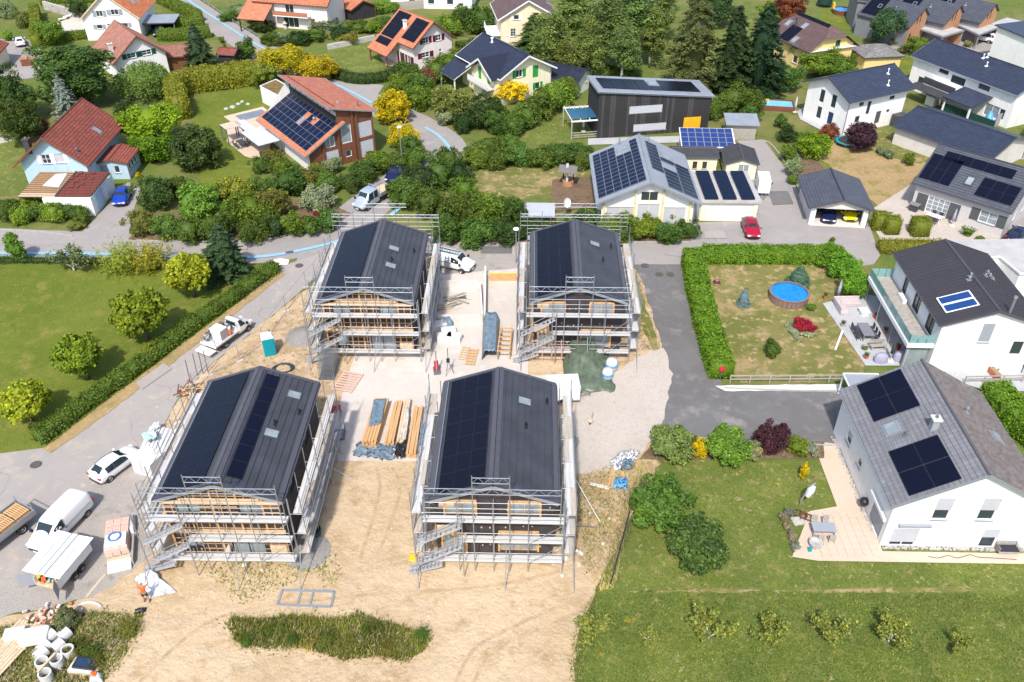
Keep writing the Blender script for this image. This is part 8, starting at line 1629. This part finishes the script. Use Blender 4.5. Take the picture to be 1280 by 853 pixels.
# site fence along the access road
FP = [(200,585),(222,530),(240,497),(262,470),(300,452),(330,430),(358,390),(383,360),(405,335)]
T = thing('site_fence','thin mesh site fence posts along the access road','fence',tuple(G(*FP[0]))); o0 = G(*FP[0])
for i,a in enumerate(FP):
 A_ = G(*a)-o0; ppole('fence_post',T,'steel',A_,A_+UP*2.0,.03); pbox('foot_block',T,'concrete_ring',A_+UP*.08,(.6,.25,.14),.8)
 if i:
  B_ = G(*FP[i-1])-o0
  for zz in (.2,1.9): ppole('fence_rail',T,'steel',A_+UP*zz,B_+UP*zz,.016)
for i,(x,y) in enumerate(((247,470),(254,468),(260,466),(238,478))):
 p = G(x,y); tag(ppole('steel_post',None,'steel_dark',p,p+Vector((.1,0,2.6)),.045),'steel scaffold tube standing upright by the offcut pile','pole','upright tubes by the offcut pile')
# post and rail fences
def rail_fence(label,pts,h=.9,m='timber_grey',step=2.,rails=(.45,.85),parent=None):
 P = [G(*q) for q in pts]; T = thing('rail_fence',label,'fence',tuple(P[0]))
 for a,c in zip(P,P[1:]):
  n = max(1,round((c-a).length/step))
  for k in range(n+1): v = a.lerp(c,k/n)-P[0]; pbox('post',T,m,v+UP*h/2,(.1,.1,h))
  for zz in rails: pbar('rail',T,m,a-P[0]+UP*zz,c-P[0]+UP*zz,.04,.12)
 return T
rail_fence('weathered post and rail fence above the white gravel strip',[(912,479),(1060,478)]); rail_fence('weathered garden fence behind the mossy roof',[(1205,480),(1300,478)]); rail_fence('grey guard rail beside the top of the street',[(250,0),(285,25),(320,46),(336,55)],.8,'zinc',3.,(.6,))
tag(pbar('fence_rail',None,'timber_dark',G(763,733)+UP*.25,G(786,648)+UP*.8,.1,.12),'leaning dark timber rail between sand and lawn','rail')
T = thing('plank_fence','weathered vertical plank fence in front of the white building','fence',tuple(G(498,14))); a,c = G(498,14),G(558,8)
for k in range(36): v = a.lerp(c,k/35)-a; pbox('plank',T,'timber_grey',v+UP*.9,(.3,.05,1.8+random.uniform(-.05,.05)),math.atan2(c.y-a.y,c.x-a.x))
# street lamps, sign, mailbox
for x,y,h,lb in ((503,208,5.6,'grey street lamp between the broom bushes'),(645,330,4.4,'grey street lamp at the edge of the building site')):
 p = G(x,y); T = thing('street_lamp',lb,'street lamp',(p.x,p.y,0)); b = MB(); b.tube([(0,0,0),(0,0,h)],[.08,.05],8); b.build('post','zinc',T); b = MB(); b.lathe([(.02,h+.22),(.3,h+.12),(.34,h+.02),(.1,h-.05),(.02,h-.05)],14); b.build('lamp_head','white_paint',T)
p = G(398,289); T = thing('road_sign','dark red road sign on a thin post beside the shrubs','sign',(p.x,p.y,0),R(10)); ppole('post',T,'zinc',(0,0,0),(0,0,2.6),.035); b = MB(); b.tube([(0,-.05,2.35),(0,-.02,2.35)],.36,18); b.build('sign_plate','maroon_paint',T)
p = G(900,475); T = thing('mailbox','bright red mailbox at the end of the laurel hedge','mailbox',(p.x,p.y,0)); ppole('post',T,'steel_dark',(0,0,0),(0,0,1.1),.04); b = MB(); b.box(-.26,.26,-.2,.2,1.1,1.5); b.build('box','red_paint',T,bevel=.06)
# pool garden
p = G(985,374); T = thing('round_pool','round above ground pool with bright blue water and wooden wall','pool',(p.x,p.y,0)); n = 28; r = 2.0
for k in range(n): t = 2*math.pi*k/n; pbox('wall_board',T,'brown_roller',(r*math.cos(t),r*math.sin(t),.45),(.06,2*math.pi*r/n*.94,.9),t)
b = MB(); b.lathe([(.01,.78),(r-.03,.78)],28); b.build('water','pool_water',T); b = MB(); b.lathe([(r-.1,.88),(r+.1,.88),(r+.1,.93),(r-.1,.93),(r-.1,.88)],28); b.build('rim','brown_roller',T)
p = G(896,354); T = thing('robot_mower','small dark robot mower on the dry lawn','mower',(p.x,p.y,.02)); b = MB(); b.hexa([(-.4,-.28,.05),(.4,-.28,.05),(.4,.28,.05),(-.4,.28,.05)],[(-.25,-.2,.3),(.2,-.2,.26),(.2,.2,.26),(-.25,.2,.3)]); b.build('shell','maroon_paint',T,bevel=.05); pbox('top_panel',T,'grey_blind',(0,0,.3),(.25,.2,.03))
def table(name,label,px,rot,w_,l_,m,chairs=0,h=.74,mc=None):
 p = G(*px); T = thing(name,label,'table',(p.x,p.y,.06),R(rot)); pbox('table_top',T,m,(0,0,h),(w_,l_,.06))
 for x in (-1,1):
  for y in (-1,1): pbox('leg',T,m,(x*(w_/2-.08),y*(l_/2-.08),h/2),(.07,.07,h))
 for k in range(chairs):
  s = 1 if k % 2 else -1; c = Vector((s*(w_/2+.32),-l_/2+l_*(k//2+.5)/((chairs+1)//2),0)); M_ = Matrix.Rotation(R(rot),3,'Z'); q = Vector((p.x,p.y,.06))+M_ @ c; C_ = thing('garden_chair','garden chair drawn up to the '+label,'chair',tuple(q),R(rot),'chairs at the '+label); mm = mc or m
  pbox('seat',C_,mm,(0,0,.44),(.46,.46,.05)); pbox('backrest',C_,mm,(s*.22,0,.72),(.05,.46,.5))
  for x in (-.2,.2):
   for y in (-.2,.2): pbox('leg',C_,mm,(x,y,.21),(.04,.04,.42))
 return T
table('dining_table','dark grey patio dining table',(1080,420),0,1.1,2.2,'grey_cladding',6,mc='anthracite'); table('terrace_table','grey terrace table on beige paving',(1027,668),88,.9,1.7,'grey_blind',4,mc='timber_grey')
p = G(1062,388); T = thing('garden_sofa','taupe corner sofa on the grey patio','sofa',(p.x,p.y,.06),R(2));
for c,s in (((0,.9,.25),(2.6,.9,.45)),((-.95,-.3,.25),(.85,1.6,.45)),((0,1.3,.6),(2.6,.18,.5)),((-1.3,.2,.6),(.18,2.4,.5)),((.2,.9,.5),(1.9,.75,.14)),((-.9,-.3,.5),(.7,1.4,.14))): b = MB(); b.box(c[0]-s[0]/2,c[0]+s[0]/2,c[1]-s[1]/2,c[1]+s[1]/2,c[2]-s[2]/2,c[2]+s[2]/2); b.build('cushion','sofa_taupe',T,bevel=.06)
p = G(1079,393); T = thing('coffee_table','low white table beside the taupe sofa','table',(p.x,p.y,.06)); pbox('table_top',T,'white_paint',(0,0,.45),(.9,1.1,.06)); pbox('base',T,'white_paint',(0,0,.22),(.7,.9,.4))
def parasol(label,px,m,h=2.6,rot=0):
 p = G(*px); T = thing('closed_parasol',label,'parasol',(p.x,p.y,.05)); ppole('pole',T,'zinc',(0,0,0),(0,0,h),.03); b = MB(); b.lathe([(.05,h*.3),(.2,h*.34),(.17,h*.6),(.06,h*.97),(.01,h)],10); b.build('folded_canopy',m,T,smooth=True); pbox('base',T,'concrete',(0,0,.08),(.6,.6,.12)); return T
parasol('closed lavender parasol at the patio corner',(1046,375),'lavender_cover',2.4); parasol('closed black parasol between covered barbecues',(1112,452),'anthracite',2.8); parasol('closed lavender parasol by the lattice french doors',(1189,283),'lavender_cover',2.3); parasol('closed white parasol by the little pool terrace',(993,141),'sheet_white',2.5); parasol('closed white parasol under the glass pergola',(729,165),'sheet_white',2.2)
for x,y,lb in ((1100,453,'lumpy grey covered barbecue left of the black parasol'),(1124,451,'lumpy grey covered barbecue by the corner window')):
 p = G(x,y); b = MB(); b.lathe([(.6,.0),(.62,.4),(.55,.8),(.35,1.0),(.02,1.05)],10); o = b.build('covered_barbecue','lavender_cover',None,smooth=True); o.location = (p.x,p.y,.06); o.scale = (1.1,.75,.95); tag(o,lb.replace('left of','standing before'),'barbecue')
def pot(label,px,m='terracotta',s=1.,c='fresh',grp=None):
 p = G(*px); T = thing('plant_pot',label,'plant pot',(p.x,p.y,.06),0,grp); b = MB(); b.lathe([(.16*s,0),(.24*s,.38*s),(.27*s,.4*s),(.22*s,.38*s),(.02,.35*s)],12); b.build('pot',m,T); o = link('plant',proto('tuft')[0][0],T); o.location = (0,0,.33*s); o.scale = (.5*s,)*3; o.color = (*COL[c],1)
for lb,px,m,c in (('red pot by the balcony post',(1094,399),'red_paint','fresh'),('small pot by the balcony corner',(1106,417),'terracotta','olive'),('grey pot on the patio edge',(1053,409),'stone','olive'),('terracotta pot beside the sofa',(1031,374),'terracotta','fresh'),('red pot before the corner window',(1122,438),'red_paint','fresh'),('terracotta pot by the folded bench',(1082,449),'terracotta','fresh'),('yellow flowering pot beside the covered barbecue',(1139,448),'terracotta','yellow')): pot(lb,px,m,1.,c)
p = G(1096,437); T = thing('garden_bench','pale slatted bench on the patio','bench',(p.x,p.y,.06),R(5));
for k in range(4): pbox('seat_slat',T,'timber_grey',(0,-.2+k*.13,.45),(1.5,.1,.04))
for k in range(3): pbox('back_slat',T,'timber_grey',(0,.3,.6+k*.14),(1.5,.04,.1))
for x in (-.65,.65): pbox('leg',T,'timber_grey',(x,0,.22),(.08,.5,.44))
p = G(1048,432); tag(pbar('white_pole',None,'white_paint',G(1044,438)+UP*.08,G(1052,418)+UP*.4,.18,.14),'white tube lying on the lawn beside the patio','tube')
# planter, bench and other things round the mossy roofed house
p,q = G(1228,455),G(1246,476); T = thing('long_planter','long terracotta coloured planter box on the garden step','planter',(p.x,p.y,0),math.atan2(q.y-p.y,q.x-p.x)); L_ = (q-p).length; pbox('box',T,'terracotta',(L_/2,0,.35),(L_,.5,.6)); pbox('soil',T,'soil',(L_/2,0,.66),(L_-.1,.4,.03))
for k in range(5): pbox('slat',T,'terracotta',(L_*(k+.5)/5,-.27,.4),(.1,.04,.62))
p = G(1268,458); T = thing('lounge_set','black outdoor lounge chair by the white wall','chair',(p.x,p.y,.06),R(-10)); pbox('seat',T,'anthracite',(0,0,.3),(1.0,.9,.4)); pbox('backrest',T,'anthracite',(0,.42,.65),(1.,.15,.6)); pbox('armrest',T,'anthracite',(-.5,0,.5),(.14,.9,.5)); pbox('armrest',T,'anthracite',(.5,0,.5),(.14,.9,.5))
p = G(1257,691); T = thing('garden_bench','wooden slatted crib bench with dark cushion by the white wall','bench',(p.x,p.y,.06),R(-2)); pbox('cushion',T,'dark_fabric',(0,0,.42),(1.4,.6,.1)); pbox('base',T,'timber_grey',(0,0,.3),(1.5,.7,.12))
for k in range(11): pbox('slat',T,'timber_grey',(-.72+k*.144,.36,.6),(.05,.04,.5))
for s in (-1,1):
 for k in range(5): pbox('slat',T,'timber_grey',(s*.74,-.3+k*.15,.55),(.04,.05,.4))
p = G(1003,632); T = thing('hammock_stand','white curved hanging chair shade on the lawn edge','swing',(p.x,p.y,.03),R(25)); b = MB(); b.tube([(-.3,0,.02),(-.25,0,.8),(0,0,1.6),(.35,0,2.0),(.8,0,2.1)],.05,8); b.build('curved_frame','zinc',T); b = MB(); b.tube([(0,-.2,1.2),(.2,-.2,1.75),(.5,-.2,2.1)],[.2,.3,.12],10); b.build('shade_sheet','sheet_white',T)
p = G(999,652); T = thing('stone_step','grey stone slab by the hanging chair','slab',(p.x,p.y,0),R(10)); pbox('slab',T,'stone',(0,0,.06),(1.1,.8,.1));
for i,(x,y) in enumerate(((1000,646),(1008,650))):
 p = G(x,y); T = thing('lounger_frame','folding wooden lounger frame on the terrace','lounger',(p.x,p.y,.06),R(-30),'wooden lounger frames')
 for c,s in (((0,-.3,.3),(.9,.06,.06)),((0,.3,.3),(.9,.06,.06)),((-.42,0,.3),(.06,.6,.06)),((.42,0,.3),(.06,.6,.06)),((0,0,.3),(.06,.6,.05))): pbox('rail',T,'timber_red',c,s)
 for x in (-.4,.4):
  for y in (-.28,.28): pbox('leg',T,'timber_red',(x,y,.14),(.05,.05,.28))
p = G(1018,684); T = thing('round_grill','round grey garden fireplace with clutter on the terrace','grill',(p.x,p.y,.05)); b = MB(); b.lathe([(.3,0),(.45,.3),(.5,.55),(.42,.56),(.02,.4)],14); b.build('bowl','stone',T); pbox('teal_can',T,'toilet_teal',(-.5,-.4,.15),(.25,.25,.3)); pbox('stand',T,'timber_grey',(.4,.2,.3),(.5,.5,.06))
p = G(1077,637); T = thing('barbecue','black kettle barbecue against the terrace wall','barbecue',(p.x,p.y,.05)); b = MB(); b.lathe([(.05,.55),(.3,.62),(.36,.85),(.3,1.05),(.05,1.15)],12); b.build('kettle','black_plastic',T,smooth=True)
for k in range(3): ppole('leg',T,'steel_dark',(.1*math.cos(k*2.1),.1*math.sin(k*2.1),.6),(.35*math.cos(k*2.1),.35*math.sin(k*2.1),0),.02)
b = MB(); P = [G(1160,697),G(1172,699),G(1185,696),G(1196,699),G(1212,695),G(1222,698),G(1240,699),G(1270,701)]; b.tube([q+UP*.12 for q in smooth_path(P,5)],.025,5); tag(b.build('garden_hose','hose',None),'thin dark garden hose along the white wall','hose')
p = G(1080,477,2.3); T = thing('canopy','grey flat canopy with white frame behind the mossy roofed house','canopy',(p.x,p.y,0),R(-1)); pbox('roof_panel',T,'grey_blind',(0,0,2.3),(3.0,2.0,.06));
for a,c in (((-1.55,-1.05),(1.55,-1.05)),((1.55,-1.05),(1.55,1.05)),((1.55,1.05),(-1.55,1.05)),((-1.55,1.05),(-1.55,-1.05))): pbar('frame',T,'white_paint',(*a,2.33),(*c,2.33),.1,.12)
for x in (-1.5,1.5):
 for y in (-1.,1.): pbox('post',T,'white_paint',(x,y,1.12),(.1,.1,2.25))
# chalet terrace
p = G(312,146); T = thing('garden_pool','small rectangular covered pool set in pale paving beside the chalet','pool',(p.x,p.y,.0),R(38)); pbox('surround',T,'paving_beige',(0,0,.1),(6.4,4.4,.12)); pbox('cover',T,'pool_cover',(.4,0,.17),(4.4,2.5,.04))
for i,(x,y,w_,l_,lb) in enumerate(((289,157,2.6,2.2,'beige sail topped dining pergola on the pool terrace'),(306,157,1.6,4.2,'narrow white roofed pergola beside the chalet'),(325,171,3.2,6.0,'large white roofed pergola beside the chalet'))):
 p = G(x,y,2.3); T = thing('pergola',lb,'pergola',(p.x,p.y,0),R(38)); pbox('roof_panel',T,'paving_beige' if i == 0 else 'sheet_white',(0,0,2.35),(w_,l_,.08));
 for sx in (-1,1):
  for sy in (-1,1): pbox('post',T,'steel_dark',(sx*(w_/2-.1),sy*(l_/2-.1),1.15),(.14,.14,2.3))
  pbar('beam',T,'steel_dark',(sx*w_/2,-l_/2,2.28),(sx*w_/2,l_/2,2.28),.1,.16)
table('terrace_table','dark dining table under the beige pergola',(303,184),38,1.,1.8,'anthracite',4)
for i,(x,y,r) in enumerate(((291,135,.5),(298,131,.4),(283,137,.4),(303,128,.35),(310,131,.35),(345,135,.4),(352,131,.3))):
 p = G(x,y); b = MB(); b.lathe([(.01,0),(r,.05),(r*.9,r*.5),(r*.4,r*.75),(.01,r*.78)],7); o = b.build('boulder','stone',None); o.location = (p.x,p.y,0); o.rotation_euler = (0,0,i); tag(o,'grey boulder in the rock bed by the chalet pool','boulder','boulders by the chalet pool')
# little hut, well roof, sheet roof
p = G(287,68,1.5); gable_house('garden_hut','tiny dark hut with red roof by the street bend',p.x,p.y,80,3.4,3.2,1.9,2.6,'timber_dark','tile_red','plain',(.25,.25),{},cat='hut',thick=.1)
p = G(710,232); T = thing('garden_well','little round well with grey gabled shingle roof','well',(p.x,p.y,0),R(-15)); b = MB(); b.lathe([(.5,0),(.75,.02),(.75,.8),(.55,.8),(.5,.1)],14); b.build('well_ring','brick_tan',T)
for s in (-1,1): pbox('post',T,'timber_dark',(s*.65,0,1.2),(.14,.14,2.2)); b = MB(); b.hexa([(-1.2,s*1.0,2.1),(1.2,s*1.0,2.1),(1.2,0,2.75),(-1.2,0,2.75)][::-s],[(-1.2,s*1.0,2.2),(1.2,s*1.0,2.2),(1.2,0,2.85),(-1.2,0,2.85)][::-s]); b.build('roof_slope','shingle_grey',T)
p = G(672,262,1.6); T = thing('sheet_roof','ribbed pale grey sheet roof over a low store','store',(p.x,p.y,0),R(-2)); pbox('roof_sheet',T,'corrugated',(0,0,1.6),(4.2,3.4,.05))
for k in range(15): pbox('rib',T,'corrugated',(-2.0+k*.286,0,1.645),(.06,3.4,.04))
for x in (-2,2):
 for y in (-1.6,1.6): pbox('post',T,'timber_red',(x,y,.78),(.1,.1,1.56))
p = G(708,222); tag(pbox('white_banner',None,'sheet_white',(p.x-.1,p.y-2.6,1.6),(.3,.12,3.2)),'tall narrow white panel standing beside the well','panel')
p = G(707,272); T = thing('satellite_dish','white oval dish on a stand behind the hedge side scaffold','dish',(p.x,p.y,0),R(20)); b = MB(); b.lathe([(.01,0),(.35,.06),(.6,.18)],16); o = b.build('dish','white_paint',T); o.location = (0,0,2.); o.rotation_euler = (R(70),0,R(20)); ppole('post',T,'zinc',(0,0.1,0),(0,.1,2.),.04)
# upper right play things
p = G(1059,181); T = thing('trampoline','round dark trampoline under the plum tree','trampoline',(p.x,p.y,0)); b = MB(); b.lathe([(.01,.62),(1.4,.62)],22); b.build('mat','black_plastic',T); b = MB(); b.lathe([(1.4,.62),(1.8,.66),(1.8,.58),(1.4,.6)],22); b.build('pad','toilet_teal',T)
for k in range(6): ppole('leg',T,'steel',(1.7*math.cos(k*1.05),1.7*math.sin(k*1.05),0),(1.7*math.cos(k*1.05),1.7*math.sin(k*1.05),.6),.03)
p = G(1052,17); T = thing('round_pool','small round blue pool behind the yellow house','pool',(p.x,p.y,0)); b = MB(); b.lathe([(1.9,0),(2.,.9),(1.85,.9)],24); b.build('pool_wall','timber_red',T); b = MB(); b.lathe([(.01,.8),(1.86,.8)],24); b.build('water','pool_water',T); pbox('slide',T,'yellow_paint',(-1.6,1.0,1.3),(.4,.8,1.2))
p = G(1030,8); T = thing('netted_trampoline','black netted trampoline behind the yellow house','trampoline',(p.x,p.y,0)); b = MB(); b.lathe([(1.5,.6),(1.55,2.4)],18); b.build('net','netting_green',T); b = MB(); b.lathe([(.01,.7),(1.5,.7),(1.7,.65)],18); b.build('mat','black_plastic',T)
p = G(970,135); T = thing('plunge_pool','small rectangular pool with brown timber sides and pale water','pool',(p.x,p.y,0),R(-10));
for c,s in (((0,-1.5,.4),(5,.2,.8)),((0,1.5,.4),(5,.2,.8)),((-2.5,0,.4),(.2,3.2,.8)),((2.5,0,.4),(.2,3.2,.8))): pbox('side_wall',T,'timber_red',c,s)
pbox('water',T,'pool_pale',(0,0,.6),(4.8,2.8,.04)); pbox('yellow_float',T,'yellow_paint',(-1.6,1.2,.75),(.9,.5,.2))
p = G(1157,190); T = thing('deck_chair','lime green lounger on the dry slope','lounger',(p.x,p.y,0),R(35)); pbox('bed',T,'lime_fabric',(0,0,.4),(1.5,.6,.06)); pbox('backrest',T,'lime_fabric',(.95,0,.65),(.7,.6,.05),rot=(0,R(-45),0))
for x in (-.6,.6):
 for y in (-.25,.25): pbox('leg',T,'white_paint',(x,y,.19),(.05,.05,.38))
p = G(1165,131); T = thing('playhouse','small white playhouse with pale roof in the play garden','playhouse',(p.x,p.y,0),R(30)); pbox('wall',T,'white_paint',(0,0,.8),(1.8,1.5,1.6)); pbox('door',T,'timber',(0,-.77,.6),(.6,.04,1.1))
for s in (-1,1): b = MB(); b.hexa([(s*1.15,-1.,1.5),(s*1.15,1.,1.5),(0,1.,2.3),(0,-1.,2.3)][::s],[(s*1.15,-1.,1.58),(s*1.15,1.,1.58),(0,1.,2.38),(0,-1.,2.38)][::s]); b.build('roof_slope','corrugated',T)
a,c = G(1177,141),G(1240,164); T = thing('netting_fence','dark green netting fence beside the garage block','fence',tuple(a));
for k in range(7): v = a.lerp(c,k/6)-a; pbox('post',T,'dark_green_paint',v+UP*.8,(.08,.08,1.6))
pbar('netting',T,'netting_green',UP*.8,c-a+UP*.8,.03,1.5)
crumple('blue_tarpaulin','bright blue tarpaulin beside the green netting',((1228,153),(1240,156),(1242,148),(1231,146)),tent(1.2),'bag_blue','tarpaulin',10,.2)
for i,(x,y) in enumerate(((1248,157),(1256,153))): p = G(x,y); tag(pbox('privacy_screen',None,'grey_blind',(p.x,p.y,.95),(2.0,.1,1.9),R(28)),'light grey privacy panel beside the long white house','screen','grey privacy panels')
table('terrace_table','wooden table on the light grey house terrace',(1166,277),45,.9,1.7,'white_paint',4,mc='anthracite')
p = G(-3,178); T = thing('planter_box','white concrete trough at the lawn edge','planter',(p.x,p.y,0),R(35)); pbox('wall',T,'concrete',(0,-.6,.5),(4.5,.15,1.)); pbox('wall',T,'concrete',(2.2,0,.5),(.15,1.2,1.)); pbox('soil',T,'soil',(0,.1,.7),(4.3,1.2,.1))
p = G(37,82); T = thing('garden_store','small brown store at the parking edge','store',(p.x,p.y,0),R(10)); pbox('cabinet',T,'timber_red',(0,0,.6),(2.2,1.0,1.2)); pbox('lid',T,'terracotta',(0,0,1.23),(2.4,1.2,.08))
a,c = G(57,12),G(92,22); T = thing('terrace_wall','grey rough stone terrace wall beside the cream house','wall',tuple(a));
for k in range(16):
 for j in range(4): v = a.lerp(c,(k+.5)/16)-a; pbox('stone',T,'stone',v+UP*(.22+j*.42)+Vector((random.uniform(-.05,.05),random.uniform(-.08,.08),0)),(.85*random.uniform(.85,1),.5,.4),R(random.uniform(-6,6))+math.atan2(c.y-a.y,c.x-a.x))
for i,(x,y) in enumerate(((78,26),(84,23),(91,21))):
 p = G(x,y); T = thing('sun_lounger','white sun lounger on the cream house terrace','lounger',(p.x,p.y,.05),R(40),'loungers on the cream house terrace'); pbox('bed',T,'white_paint',(0,0,.35),(1.4,.6,.08)); pbox('backrest',T,'white_paint',(.9,0,.55),(.7,.6,.06),rot=(0,R(-35),0));
 for x_ in (-.6,.6): pbox('leg',T,'white_paint',(x_,0,.16),(.06,.5,.32))
p = G(628,40); p = G(357,36); T = thing('stone_fountain','small pale stone lantern on the chalet lawn bank','lantern',(p.x,p.y,0)); b = MB(); b.lathe([(.4,0),(.35,.4),(.2,.6),(.45,.9),(.5,1.0),(.1,1.5),(.01,1.7)],12); b.build('lantern','stone',T)
a,c = G(480,70),G(402,60); wall_px('low dry stone retaining wall above the chalet lawn',[(410,62),(440,56),(468,50)],.9,.5,'stone','stone_wall')
# pebbles and clods scattered on the sand, and dark clods
from mathutils import noise as _nz
b = MB()
for i in range(1300):
 x,y = random.uniform(140,730),random.uniform(600,853); p = G(x,y)
 r = random.uniform(.02,.05)*(1 if random.random() < .93 else 2.2); b.lathe([(.005,0),(r,r*.3),(r*.6,r*.9),(.005,r)],5,(p.x,p.y,z[0]*0+.06))
tag(b.build('sand_pebbles','stone',None),kind='stuff')
P0,P1 = G(281,700),G(287,680,1.4); tag(pbar('ramp_plank',None,'deck_plank',P0+UP*.06,P1,.75,.07),'wide plank ramp leaning on the battens house scaffold','ramp')
